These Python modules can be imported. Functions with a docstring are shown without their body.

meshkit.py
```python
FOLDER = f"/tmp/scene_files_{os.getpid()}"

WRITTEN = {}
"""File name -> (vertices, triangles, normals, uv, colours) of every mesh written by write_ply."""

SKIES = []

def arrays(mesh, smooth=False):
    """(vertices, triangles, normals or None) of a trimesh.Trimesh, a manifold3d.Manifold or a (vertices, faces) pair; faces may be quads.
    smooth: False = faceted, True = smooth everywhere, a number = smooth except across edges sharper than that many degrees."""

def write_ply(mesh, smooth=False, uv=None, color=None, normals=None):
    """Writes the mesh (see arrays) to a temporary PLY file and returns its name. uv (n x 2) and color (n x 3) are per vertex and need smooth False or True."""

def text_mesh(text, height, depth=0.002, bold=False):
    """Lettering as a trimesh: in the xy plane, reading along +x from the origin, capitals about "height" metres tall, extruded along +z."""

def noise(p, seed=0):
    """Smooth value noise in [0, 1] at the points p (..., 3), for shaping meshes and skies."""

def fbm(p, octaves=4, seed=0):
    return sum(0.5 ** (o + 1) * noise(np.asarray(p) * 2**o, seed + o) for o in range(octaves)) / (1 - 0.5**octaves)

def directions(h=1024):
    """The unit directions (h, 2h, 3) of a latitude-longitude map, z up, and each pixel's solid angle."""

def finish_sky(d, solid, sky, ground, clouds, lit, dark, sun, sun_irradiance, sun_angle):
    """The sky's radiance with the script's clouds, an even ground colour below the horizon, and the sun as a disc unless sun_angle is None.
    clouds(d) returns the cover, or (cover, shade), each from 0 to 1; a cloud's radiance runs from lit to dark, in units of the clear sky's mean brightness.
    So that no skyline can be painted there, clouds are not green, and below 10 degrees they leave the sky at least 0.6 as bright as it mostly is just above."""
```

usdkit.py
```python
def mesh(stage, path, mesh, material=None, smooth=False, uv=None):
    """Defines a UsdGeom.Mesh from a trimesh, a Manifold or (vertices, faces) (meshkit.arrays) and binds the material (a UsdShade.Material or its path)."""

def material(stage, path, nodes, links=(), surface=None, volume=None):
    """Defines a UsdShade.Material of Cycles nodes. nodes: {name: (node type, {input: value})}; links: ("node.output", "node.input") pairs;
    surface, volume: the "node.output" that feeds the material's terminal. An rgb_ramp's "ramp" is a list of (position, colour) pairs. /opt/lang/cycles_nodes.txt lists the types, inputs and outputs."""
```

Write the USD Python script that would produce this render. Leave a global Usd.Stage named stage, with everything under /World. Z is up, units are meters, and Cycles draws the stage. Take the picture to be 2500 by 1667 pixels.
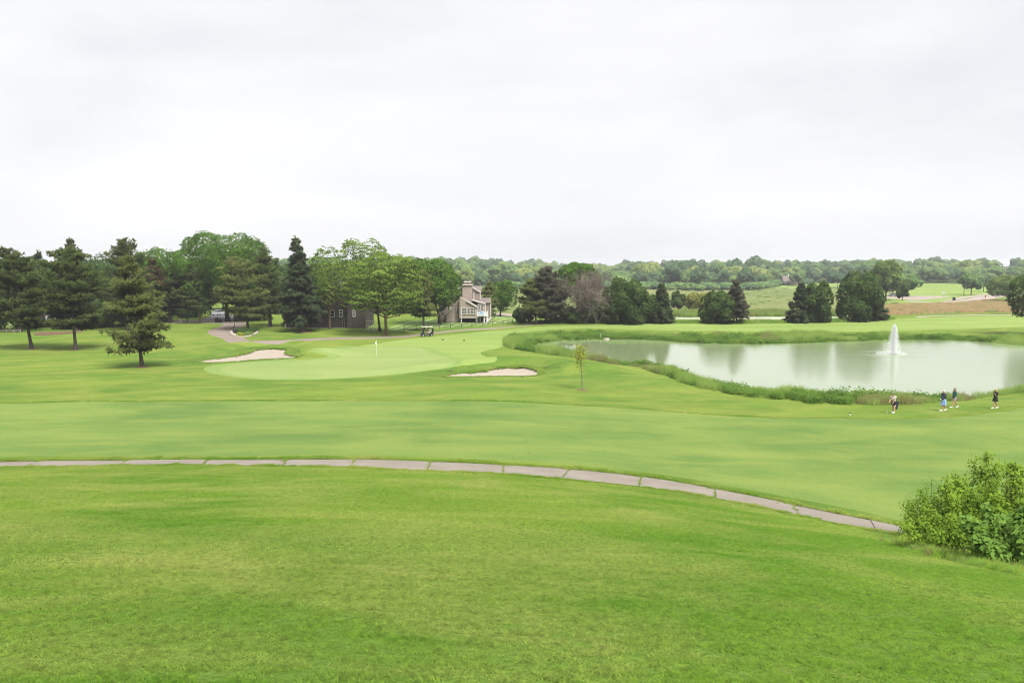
import math, random
import numpy as np, trimesh, shapely, usdkit, meshkit
from scipy.spatial import Delaunay, cKDTree
from scipy import ndimage
from pxr import Usd, UsdGeom, UsdLux, UsdShade, Gf, Sdf, Vt

# ---------------------------------------------------------------- stage, camera, sky, sun
stage = Usd.Stage.CreateInMemory()
UsdGeom.SetStageUpAxis(stage, UsdGeom.Tokens.z)
UsdGeom.SetStageMetersPerUnit(stage, 1.0)
UsdGeom.Xform.Define(stage, '/World')
PW, PH, FPX = 2500.0, 1667.0, 1944.0        # photograph's size and focal length in its pixels
PITCH = math.atan((833.5 - 650.0) / FPX)
HAZE = 0.00021                      # per metre
EXPOSURE = 2.5
cam = UsdGeom.Camera.Define(stage, '/World/camera')
cam.CreateHorizontalApertureAttr(36.0); cam.CreateVerticalApertureAttr(36.0 * 682 / 1024)
cam.CreateFocalLengthAttr(36.0 * FPX / PW)
cam.CreateClippingRangeAttr(Gf.Vec2f(0.1, 20000))
cam.CreateExposureAttr(EXPOSURE)
cam.AddRotateXOp().Set(90.0 - math.degrees(PITCH))

SUN_AZ, SUN_EL = math.radians(150), math.radians(56)      # azimuth from +y towards +x
sun = UsdLux.DistantLight.Define(stage, '/World/sun')
sun.CreateIntensityAttr(0.30); sun.CreateAngleAttr(28.0); sun.CreateNormalizeAttr(True)
sun.CreateColorAttr(Gf.Vec3f(1.0, 0.97, 0.92))
sun.AddRotateXYZOp().Set(Gf.Vec3f(90 - math.degrees(SUN_EL), 0, 180 - math.degrees(SUN_AZ)))

SKY_STRENGTH = 0.15
usdkit.material(stage, '/World/Looks/sky', {
    "tc": ("texture_coordinate", {}),
    "sky": ("sky_texture", {"sky_type": "single_scattering", "sun_disc": False, "sun_elevation": SUN_EL, "sun_rotation": SUN_AZ, "aerosol_density": 3.0}),
    "m": ("mapping", {"scale": (1.0, 1.0, 3.4), "rotation": (0.12, 0.2, 0.0)}),
    "n": ("noise_texture", {"scale": 2.1, "detail": 5.0, "roughness": 0.5, "distortion": 0.3}),
    "r": ("rgb_ramp", {"ramp": [(0.30, (1.03, 1.05, 1.10)), (0.46, (1.17, 1.178, 1.20)), (0.70, (1.29, 1.29, 1.295))]}),
    "dim": ("mix_color", {"blend_type": "multiply", "fac": 1.0, "b": (0.1, 0.1, 0.1), "use_clamp": False}),
    "mx": ("mix_color", {"fac": 0.93, "use_clamp": False}),
    "bg": ("background_shader", {"strength": SKY_STRENGTH}),
}, [("tc.generated", "m.vector"), ("m.vector", "n.vector"), ("n.fac", "r.fac"), ("sky.color", "dim.a"), ("dim.result", "mx.a"), ("r.color", "mx.b"), ("mx.result", "bg.color")], surface="bg.background")
dome = UsdLux.DomeLight.Define(stage, '/World/sky')
dome.CreateIntensityAttr(1.0)
UsdShade.MaterialBindingAPI.Apply(dome.GetPrim()).Bind(UsdShade.Material.Get(stage, '/World/Looks/sky'))

# ---------------------------------------------------------------- naming and mesh helpers
_used = {}
def numbered(base):
    k = _used.get(base, 0); _used[base] = k + 1
    return base if k == 0 else '%s_%03d' % (base, k)
def tag(p, label=None, cat=None, group=None, kind=None):
    p = p.GetPrim() if hasattr(p, 'GetPrim') else p
    for k, v in (('label', label), ('category', cat), ('group', group), ('kind', kind)):
        if v: p.SetCustomDataByKey(k, v)
    return p
def look(name): return UsdShade.Material.Get(stage, '/World/Looks/' + name)
def put(name, v, f, mat, parent='/World', normals=None, smooth=False):
    """one Mesh prim named name (numbered) under parent"""
    path = numbered(str(parent) + '/' + name)
    if normals is None:
        f = np.asarray(f); u, inv = np.unique(f, return_inverse=True); v, f = np.asarray(v, float)[u], inv.reshape(f.shape)
        m = usdkit.mesh(stage, path, (np.asarray(v, float), np.asarray(f)), look(mat), smooth=smooth)
    else:
        m = UsdGeom.Mesh.Define(stage, path)
        f = np.asarray(f, np.int32)
        m.CreatePointsAttr(Vt.Vec3fArray.FromNumpy(np.ascontiguousarray(v, np.float32)))
        m.CreateFaceVertexCountsAttr(Vt.IntArray.FromNumpy(np.full(len(f), f.shape[1], np.int32)))
        m.CreateFaceVertexIndicesAttr(Vt.IntArray.FromNumpy(np.ascontiguousarray(f).ravel()))
        m.CreateSubdivisionSchemeAttr('none')
        m.CreateNormalsAttr(Vt.Vec3fArray.FromNumpy(np.ascontiguousarray(normals, np.float32)))
        m.SetNormalsInterpolation('vertex')
        UsdShade.MaterialBindingAPI.Apply(m.GetPrim()).Bind(look(mat))
    return m
def thing(name, label, cat, loc=(0, 0, 0), rotz=0.0, group=None, scale=None, kind=None):
    x = UsdGeom.Xform.Define(stage, numbered('/World/' + name))
    x.AddTranslateOp().Set(Gf.Vec3d(*map(float, loc)))
    if rotz: x.AddRotateZOp().Set(float(math.degrees(rotz)))
    if scale is not None: x.AddScaleOp().Set(Gf.Vec3f(*map(float, np.broadcast_to(scale, 3))))
    tag(x, label, cat, group, kind)
    return x
def dup(src, label, cat, loc, rotz=0.0, scale=1.0, group=None):
    r = thing(src.GetPrim().GetName().rstrip('0123456789').rstrip('_') if src.GetPrim().GetName()[-1].isdigit() else src.GetPrim().GetName(), label, cat, loc, rotz, group, scale)
    r.GetPrim().GetReferences().AddInternalReference(src.GetPath()); r.GetPrim().SetInstanceable(True)
    return r
class MB:
    """collects shapes into one mesh"""
    def __init__(s): s.v, s.f, s.n = [], [], 0
    def add(s, v, f):
        f = np.asarray(f, int)
        if f.shape[1] == 4: f = np.vstack([f[:, [0, 1, 2]], f[:, [0, 2, 3]]])
        s.v.append(np.asarray(v, float)); s.f.append(f + s.n); s.n += len(v); return s
    def tri(s, m): return s.add(m.vertices, m.faces)
    def box(s, lo, hi, rz=0.0, about=(0, 0), ch=0.0):
        lo, hi = np.minimum(lo, hi).astype(float), np.maximum(lo, hi).astype(float)
        if ch > 0:
            c = min(ch, 0.45 * (hi - lo).min())
            pts = []
            for k in range(3):
                a, b = lo.copy() + c, hi.copy() - c
                a[k], b[k] = lo[k], hi[k]
                pts += [(x, y, z) for x in (a[0], b[0]) for y in (a[1], b[1]) for z in (a[2], b[2])]
            m = trimesh.Trimesh(pts).convex_hull
            v, f = np.array(m.vertices), np.array(m.faces)
        else:
            v = np.array([(x, y, z) for x in (lo[0], hi[0]) for y in (lo[1], hi[1]) for z in (lo[2], hi[2])])
            f = np.array([(0, 1, 3, 2), (4, 6, 7, 5), (0, 4, 5, 1), (2, 3, 7, 6), (0, 2, 6, 4), (1, 5, 7, 3)])
        if rz:
            c_, s_ = math.cos(rz), math.sin(rz); a = np.array(about, float)
            p = v[:, :2] - a
            v[:, 0], v[:, 1] = a[0] + p[:, 0] * c_ - p[:, 1] * s_, a[1] + p[:, 0] * s_ + p[:, 1] * c_
        return s.add(v, f)
    def tube(s, pts, radii, sides=6, cap=True):
        pts = np.asarray(pts, float); n = len(pts); radii = np.broadcast_to(radii, n)
        t = np.gradient(pts, axis=0); t /= np.linalg.norm(t, axis=1, keepdims=True) + 1e-12
        ref = np.array([0.0, 0, 1]) if abs(t[0, 2]) < 0.9 else np.array([1.0, 0, 0])
        a = np.cross(t, ref); a /= np.linalg.norm(a, axis=1, keepdims=True) + 1e-12
        b = np.cross(t, a)
        th = np.arange(sides) * 2 * np.pi / sides
        ring = pts[:, None] + radii[:, None, None] * (np.cos(th)[None, :, None] * a[:, None] + np.sin(th)[None, :, None] * b[:, None])
        v = ring.reshape(-1, 3)
        i, j = np.meshgrid(np.arange(n - 1), np.arange(sides), indexing='ij')
        j2 = (j + 1) % sides
        q = np.stack([i * sides + j, i * sides + j2, (i + 1) * sides + j2, (i + 1) * sides + j], -1).reshape(-1, 4)
        f = np.vstack([q[:, [0, 2, 1]], q[:, [0, 3, 2]]])
        if cap:
            v = np.vstack([v, pts[:1], pts[-1:]]); k = n * sides
            jj = np.arange(sides); j3 = (jj + 1) % sides
            f = np.vstack([f, np.stack([np.full(sides, k), jj, j3], 1), np.stack([np.full(sides, k + 1), (n - 1) * sides + j3, (n - 1) * sides + jj], 1)])
        return s.add(v, f)
    def prism(s, poly, z0, z1):
        m = trimesh.creation.extrude_polygon(shapely.Polygon(poly), z1 - z0, engine='earcut'); m.apply_translation((0, 0, z0)); return s.tri(m)
    def arrays(s): return np.vstack(s.v), np.vstack(s.f)
    def put(s, name, mat, parent='/World', smooth=False):
        v, f = s.arrays(); return put(name, v, f, mat, parent, smooth=smooth)

# ---------------------------------------------------------------- the lie of the land (camera's eye at the origin, +y ahead)
def sstep(a, b, x):
    t = np.clip((x - a) / (b - a), 0, 1); return t * t * (3 - 2 * t)
_dy = [-60, -20, 0, 5, 15, 24, 29, 33, 40, 50, 65, 80, 95, 115, 140, 165, 185, 200, 215, 300, 450, 560, 760, 1000, 1400, 4000]
_dl = [-2, 0.2, 1.7, 2.72, 4.75, 6.6, 7.6, 8.15, 9.0, 9.95, 11.0, 11.65, 12.15, 12.7, 13.1, 13.1, 13.0, 13.0, 13.1, 13.2, 13.4, 13.2, 8, 3.5, 1.0, 1.0]
_dc = [-2, 0.2, 1.7, 2.72, 4.75, 6.6, 7.6, 8.15, 9.0, 9.95, 11.0, 11.65, 12.15, 12.7, 13.1, 13.0, 12.5, 13.3, 14.5, 14.4, 14.4, 14.3, 10, 5.0, 2.0, 2.0]
_dr = [-2, 0.2, 1.7, 2.72, 4.75, 6.6, 7.6, 8.15, 9.0, 9.95, 11.0, 11.65, 12.15, 12.7, 13.1, 12.9, 12.4, 12.3, 12.4, 13.0, 13.2, 12.2, 5.5, 1.5, 0.0, 0.0]
from scipy.interpolate import PchipInterpolator
PL, PC, PR = (PchipInterpolator(_dy, d) for d in (_dl, _dc, _dr))
def H0(x, y):
    x, y = np.broadcast_arrays(np.asarray(x, float), np.asarray(y, float))
    sh = 11.0 * np.tanh(np.log1p(np.exp(np.clip(x / 1.5, -30, 30))) * 1.5 * 0.62 / 11.0)
    ye = np.clip(y + sh * sstep(-5, 20, y) * (1 - sstep(70, 130, y)), -60, 4000)
    r = x / np.maximum(y, 20.0)
    wr, wl = sstep(0.36, 0.46, r), 1 - sstep(-0.06, 0.06, r)
    d = PC(ye) * (1 - wr - wl) + PR(ye) * wr + PL(ye) * wl
    far = sstep(500, 900, np.hypot(x, y))
    if np.any(far > 0):
        p = np.stack([x / 260.0, y / 260.0, x * 0], -1)
        d = d - far * ((meshkit.noise(p, 5) - 0.5) * 6.0 + np.interp(r, [-.6, -.15, -.02, .08, .18, .28, .4, .6], [-2, -1.5, -5, -9, -5.5, -2.5, -3, -3]))
    near = sstep(3, 25, np.abs(y)) * (1 - far)
    p = np.stack([x / 17.0, y / 17.0, x * 0], -1)
    return -(d + near * (meshkit.fbm(p, 3, 11) - 0.5) * 0.5)
def rays(px):
    px = np.atleast_2d(np.asarray(px, float))
    a, b = (px[:, 0] - PW / 2) / FPX, -(px[:, 1] - PH / 2) / FPX
    c, s = math.cos(PITCH), math.sin(PITCH)
    return np.stack([a, b * s + c, b * c - s], 1)
_T = np.geomspace(3, 3500, 2600)
def ground_at(px, hf=None):
    """where the sight line through each pixel of the photograph meets the land"""
    hf = hf or HH
    px = np.atleast_2d(np.asarray(px, float))
    d = rays(px); d = d / d[:, 1:2]
    out = []
    for i in range(0, len(d), 200):
        e = d[i:i + 200]
        P = e[:, None, :] * _T[None, :, None]
        gap = P[..., 2] - hf(P[..., 0], P[..., 1])
        k = np.argmax(gap < 0, axis=1); k = np.where((gap < 0).any(1), k, len(_T) - 1)
        k = np.maximum(k, 1); j = np.arange(len(e))
        g0, g1 = gap[j, k - 1], gap[j, k]
        t = _T[k - 1] + (_T[k] - _T[k - 1]) * np.clip(g0 / (g0 - g1 + 1e-12), 0, 1)
        out.append(e * t[:, None])
    return np.vstack(out)
def plane_at(px, z):
    d = rays(px); return d * (z / d[:, 2:3])
def px_of(P):
    P = np.atleast_2d(P); c, s = math.cos(PITCH), math.sin(PITCH)
    f = P[:, 1] * c - P[:, 2] * s; u = P[:, 1] * s + P[:, 2] * c
    return np.stack([PW / 2 + FPX * P[:, 0] / f, PH / 2 - FPX * u / f], 1)
def resample(xy, closed=True, h=None):
    """smooth curve through the points, spaced by distance from the eye"""
    xy = np.asarray(xy, float)
    p = np.vstack([xy, xy[:1]]) if closed else xy
    t = np.concatenate([[0], np.cumsum(np.sqrt(np.linalg.norm(np.diff(p, axis=0), axis=1)) + 1e-9)])
    from scipy.interpolate import CubicSpline
    cs = CubicSpline(t, p, bc_type='periodic' if closed else 'natural')
    q = cs(np.linspace(0, t[-1], 4000))
    seg = np.linalg.norm(np.diff(q, axis=0), axis=1)
    dist = np.hypot(q[:-1, 0], q[:-1, 1])
    step = np.maximum(0.12, 0.0075 * dist) if h is None else np.full(len(seg), h)
    s = np.concatenate([[0], np.cumsum(seg / step)])
    n = max(8, int(s[-1]))
    u = np.linspace(0, s[-1], n + 1)[: n if closed else n + 1]
    return np.stack([np.interp(u, s, q[:, 0]), np.interp(u, s, q[:, 1])], 1)

WATER, WATER2 = -13.32, -14.72
pond_px = [(1303, 846), (1330, 838), (1371, 832), (1459, 829), (1557, 829), (1688, 837), (1852, 840), (1983, 837), (2098, 833), (2207, 830), (2359, 832), (2500, 843), (2720, 860),
           (2760, 900), (2640, 938), (2500, 950), (2420, 962), (2330, 972), (2200, 978), (2100, 977), (1983, 970), (1846, 957), (1765, 943), (1700, 927), (1668, 912), (1640, 898), (1544, 888), (1466, 877), (1387, 863), (1325, 853)]
pond = resample(plane_at(pond_px, WATER)[:, :2])
pond2_px = [(1630, 776), (1660, 774.5), (1750, 774.5), (1850, 773.5), (1960, 773), (2030, 773), (2060, 776), (2040, 786), (1950, 787), (1750, 788), (1650, 787.5), (1622, 783)]
pond2 = resample(plane_at(pond2_px, WATER2)[:, :2])
bunker1_px = [(489, 882), (563, 872), (578, 867), (606, 861.6), (624, 854.5), (654, 852), (697, 852.3), (705, 854.5), (700, 860), (706, 866), (727, 873), (661, 876), (606, 879.6), (545, 884.3), (502, 885)]
bunker2_px = [(1085, 918), (1141, 910), (1185, 904), (1224, 898), (1257, 896), (1293, 898), (1314, 904), (1319, 910), (1312, 915.6), (1296, 917.6), (1203, 918.5), (1116, 920)]
bunker1, bunker2 = (resample(ground_at(b, H0)[:, :2]) for b in (bunker1_px, bunker2_px))

G0, G1, GS = np.array([-130.0, 40.0]), np.array([230.0, 290.0]), 0.4
_gx, _gy = np.meshgrid(np.arange(G0[0], G1[0], GS), np.arange(G0[1], G1[1], GS), indexing='ij')
def sdf_grid(poly):
    ins = shapely.contains_xy(shapely.Polygon(poly), _gx, _gy)
    return (ndimage.distance_transform_edt(~ins) - ndimage.distance_transform_edt(ins)) * GS
SD_POND, SD_POND2, SD_B1, SD_B2 = (sdf_grid(p) for p in (pond, pond2, bunker1, bunker2))
def grid_at(g, x, y, off=60.0):
    return ndimage.map_coordinates(g, [(np.asarray(x) - G0[0]) / GS, (np.asarray(y) - G0[1]) / GS], order=1, mode='constant', cval=off)
def HH(x, y):
    if np.ndim(x) == 0 and np.ndim(y) == 0: return float(HH(np.array([x]), np.array([y]))[0])
    x, y = np.broadcast_arrays(np.asarray(x, float), np.asarray(y, float))
    h = H0(x, y).copy()
    near = (x > G0[0]) & (x < G1[0]) & (y > G0[1]) & (y < G1[1])
    if not near.any(): return h
    X, Y, hh = x[near], y[near], h[near]
    s = grid_at(SD_POND, X, Y)
    hh = np.where(s < 14, (WATER - 0.05) + (hh - (WATER - 0.05)) * sstep(-0.2, 11, s), hh)
    hh = np.where(s < 0, WATER - 0.05 + np.maximum(s * 0.35, -1.0), hh)
    s = grid_at(SD_POND2, X, Y)
    hh = np.where(s < 10, (WATER2 + 0.05) + (hh - (WATER2 + 0.05)) * sstep(0, 9, s), hh)
    hh = np.where(s < 0, WATER2 - 0.05 + np.maximum(s * 0.35, -0.6), hh)
    for sd, c, amp, bx in ((SD_B1, bunker1.mean(0), 0.85, -0.5), (SD_B2, bunker2.mean(0), 0.9, -0.3)):
        s = grid_at(sd, X, Y)
        back = sstep(-1.5, 2.5, (Y - c[1]) + bx * (X - c[0]) * 0.25)
        hh = hh + amp * back * np.where(s > 0.3, (1 - np.exp(-((s - 0.3) / 2.2) ** 2)) * np.exp(-(s / 9.0) ** 2) * 1.5, 0) * (s < 25)
        hh = hh - (0.16 + 0.10 * back) * sstep(-0.1, 0.6, -s)
    h[near] = hh
    return h
# ---------------------------------------------------------------- materials of the land
def mat(name, nodes, links, surface='p.BSDF', **k): return usdkit.material(stage, '/World/Looks/' + name, nodes, links, surface=surface, **k)
def plain(name, col, rough=0.6, metal=0.0, var=0.0, scale=4.0, spec=0.5, **extra):
    nodes = {"p": ("principled_bsdf", {"roughness": rough, "metallic": metal, "base_color": col, "specular_ior_level": spec, **extra})}
    links = []
    if var > 0:
        nodes["g"] = ("geometry", {})
        nodes["n"] = ("noise_texture", {"scale": scale, "detail": 4.0, "roughness": 0.6})
        lo = tuple(c * (1 - var) for c in col); hi = tuple(min(1, c * (1 + var)) for c in col)
        nodes["r"] = ("rgb_ramp", {"ramp": [(0.3, lo), (0.7, hi)]})
        links += [("g.position", "n.vector"), ("n.fac", "r.fac"), ("r.color", "p.base_color")]
    return mat(name, nodes, links)
def turf_nodes(a, b, c, big=0.05, mid=0.5, streak=(0.22, 1.0, 1.0), rot=0.0, grain=0.25, fine=14.0, cmix=0.45):
    """mown turf: large soft patches of a and b, drawn-out streaks of c, fine grain"""
    nodes = {
        "g": ("geometry", {}),
        "n1": ("noise_texture", {"scale": big, "detail": 3.0, "roughness": 0.55, "distortion": 0.4}),
        "r1": ("rgb_ramp", {"ramp": [(0.36, a), (0.64, b)]}),
        "mp": ("mapping", {"scale": streak, "rotation": (0, 0, rot)}),
        "n2": ("noise_texture", {"scale": mid, "detail": 5.0, "roughness": 0.62, "distortion": 0.6}),
        "r2": ("rgb_ramp", {"ramp": [(0.42, (0, 0, 0)), (0.68, (cmix,) * 3)]}),
        "m2": ("mix_color", {"b": c}),
        "n3": ("noise_texture", {"scale": fine, "detail": 4.0, "roughness": 0.75}),
        "r3": ("rgb_ramp", {"ramp": [(0.28, (1 - grain,) * 3), (0.62, (1.0,) * 3)]}),
        "m3": ("mix_color", {"blend_type": "multiply", "fac": 1.0}),
    }
    links = [("g.position", "n1.vector"), ("n1.fac", "r1.fac"), ("g.position", "mp.vector"), ("mp.vector", "n2.vector"), ("n2.fac", "r2.fac"), ("r2.color", "m2.fac"),
             ("r1.color", "m2.a"), ("g.position", "n3.vector"), ("n3.fac", "r3.fac"), ("m2.result", "m3.a"), ("r3.color", "m3.b")]
    return nodes, links, "m3.result"
def turf(name, *a, bumpd=0.03, bscale=9.0, stripes=None, **k):
    nodes, links, out = turf_nodes(*a, **k)
    if stripes:
        ang, freq, amount = stripes
        nodes["ms"] = ("mapping", {"rotation": (0, 0, ang)})
        nodes["w"] = ("wave_texture", {"wave_type": "bands", "bands_direction": "x", "profile": "sine", "scale": freq, "distortion": 0.6, "detail": 2.0, "detail_scale": 0.15})
        nodes["wr"] = ("rgb_ramp", {"ramp": [(0.35, (1 - amount,) * 3), (0.62, (1.0,) * 3)]})
        nodes["m4"] = ("mix_color", {"blend_type": "multiply", "fac": 1.0})
        links += [("g.position", "ms.vector"), ("ms.vector", "w.vector"), ("w.fac", "wr.fac"), (out, "m4.a"), ("wr.color", "m4.b")]
        out = "m4.result"
    nodes["nb"] = ("noise_texture", {"scale": bscale, "detail": 5.0, "roughness": 0.7})
    nodes["bp"] = ("bump", {"strength": 0.7, "distance": bumpd})
    nodes["p"] = ("principled_bsdf", {"roughness": 0.85, "specular_ior_level": 0.04})
    links += [("g.position", "nb.vector"), ("nb.fac", "bp.height"), ("bp.normal", "p.normal"), (out, "p.base_color")]
    return mat(name, nodes, links)
ROUGH = ((0.108, 0.198, 0.030), (0.175, 0.258, 0.042), (0.275, 0.305, 0.066))
turf('rough_grass', *ROUGH, big=0.055, mid=0.22, streak=(0.7, 1, 1), grain=0.55, fine=16.0, cmix=0.6, stripes=(0.9, 0.06, 0.06), bumpd=0.05, bscale=18.0)
turf('fairway_grass', (0.105, 0.180, 0.042), (0.158, 0.230, 0.054), (0.222, 0.268, 0.064), big=0.10, mid=0.28, streak=(0.6, 1, 1), grain=0.26, fine=9.0, bumpd=0.012, cmix=0.5)
turf('green_grass', (0.190, 0.262, 0.082), (0.222, 0.284, 0.096), (0.245, 0.296, 0.102), big=0.08, mid=0.5, streak=(0.1, 1, 1), grain=0.14, fine=6.0, bumpd=0.004)
turf('fringe_grass', (0.160, 0.242, 0.064), (0.186, 0.262, 0.074), (0.215, 0.276, 0.080), big=0.08, mid=0.5, grain=0.14, fine=12.0, bumpd=0.01)
turf('far_fairway_grass', (0.185, 0.265, 0.066), (0.215, 0.29, 0.076), (0.24, 0.302, 0.082), big=0.03, mid=0.25, streak=(0.12, 1, 1), grain=0.10, fine=6.0, bumpd=0.012, stripes=(1.45, 0.035, 0.05))
turf('bank_grass', (0.082, 0.150, 0.024), (0.118, 0.19, 0.032), (0.165, 0.222, 0.045), big=0.2, mid=0.9, grain=0.4, fine=6.0, bumpd=0.06)
turf('meadow_grass', (0.13, 0.19, 0.055), (0.185, 0.225, 0.075), (0.24, 0.225, 0.095), big=0.012, mid=0.06, streak=(0.25, 1, 1), grain=0.4, fine=1.6, bumpd=0.3, bscale=1.2, cmix=0.8)
turf('prairie_grass', (0.26, 0.205, 0.085), (0.28, 0.20, 0.10), (0.19, 0.205, 0.065), big=0.03, mid=0.09, streak=(0.3, 1, 1), grain=0.35, fine=1.8, bumpd=0.25, bscale=1.5, cmix=0.9)
turf('forest_floor', (0.05, 0.085, 0.025), (0.075, 0.11, 0.03), (0.09, 0.11, 0.04), big=0.03, mid=0.1, grain=0.4, fine=1.5, bumpd=0.2)
# striped garden lawn: broad mowing bands with a light line between
nodes, links, out = turf_nodes((0.13, 0.225, 0.05), (0.165, 0.25, 0.06), (0.20, 0.27, 0.075), big=0.1, mid=0.5, grain=0.2, fine=6.0)
nodes.update({"ms": ("mapping", {"rotation": (0, 0, 0.147)}), "w": ("wave_texture", {"wave_type": "bands", "bands_direction": "x", "profile": "sine", "scale": 0.127, "distortion": 0.25, "detail": 1.0, "detail_scale": 0.1}),
              "wr": ("rgb_ramp", {"ramp": [(0.0, (0.86,) * 3), (0.6, (1.0,) * 3), (0.86, (1.05,) * 3), (0.93, (1.75, 1.55, 1.9)), (1.0, (1.85, 1.6, 2.0))]}), "m4": ("mix_color", {"blend_type": "multiply", "fac": 1.0, "use_clamp": False}),
              "p": ("principled_bsdf", {"roughness": 0.85, "specular_ior_level": 0.15})})
links += [("g.position", "ms.vector"), ("ms.vector", "w.vector"), ("w.fac", "wr.fac"), (out, "m4.a"), ("wr.color", "m4.b"), ("m4.result", "p.base_color")]
mat('striped_grass', nodes, links)
def mineral(name, a, b, scale, bumpd, fine=60.0, streak=(1, 1, 1)):
    mat(name, {"g": ("geometry", {}), "mp": ("mapping", {"scale": streak}), "n1": ("noise_texture", {"scale": scale, "detail": 6.0, "roughness": 0.6}), "r1": ("rgb_ramp", {"ramp": [(0.32, a), (0.68, b)]}),
               "n2": ("noise_texture", {"scale": fine, "detail": 3.0, "roughness": 0.7}), "r2": ("rgb_ramp", {"ramp": [(0.3, (0.86,) * 3), (0.7, (1.0,) * 3)]}), "m": ("mix_color", {"blend_type": "multiply", "fac": 1.0}),
               "b": ("bump", {"strength": 0.6, "distance": bumpd}), "p": ("principled_bsdf", {"roughness": 0.85, "specular_ior_level": 0.25})},
        [("g.position", "mp.vector"), ("mp.vector", "n1.vector"), ("n1.fac", "r1.fac"), ("g.position", "n2.vector"), ("n2.fac", "r2.fac"), ("r1.color", "m.a"), ("r2.color", "m.b"), ("m.result", "p.base_color"), ("n2.fac", "b.height"), ("b.normal", "p.normal")])
mineral('bunker_sand', (0.335, 0.282, 0.226), (0.375, 0.322, 0.262), 0.7, 0.02, 14.0)
mineral('path_concrete', (0.205, 0.177, 0.146), (0.258, 0.227, 0.190), 0.8, 0.004, 55.0)
mineral('path_asphalt', (0.22, 0.175, 0.145), (0.26, 0.21, 0.175), 0.25, 0.004, 18.0)
mineral('road_concrete', (0.30, 0.245, 0.21), (0.36, 0.30, 0.265), 0.1, 0.004, 8.0, (0.3, 1, 1))
mineral('drive_asphalt', (0.13, 0.12, 0.125), (0.17, 0.16, 0.165), 0.4, 0.004, 12.0)
mineral('bare_soil', (0.09, 0.075, 0.05), (0.15, 0.125, 0.085), 2.5, 0.02, 20.0)
mineral('mulch', (0.12, 0.065, 0.04), (0.20, 0.12, 0.08), 6.0, 0.03, 25.0)
FOUNT = plane_at([(2181, 864)], WATER)[0]
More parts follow.
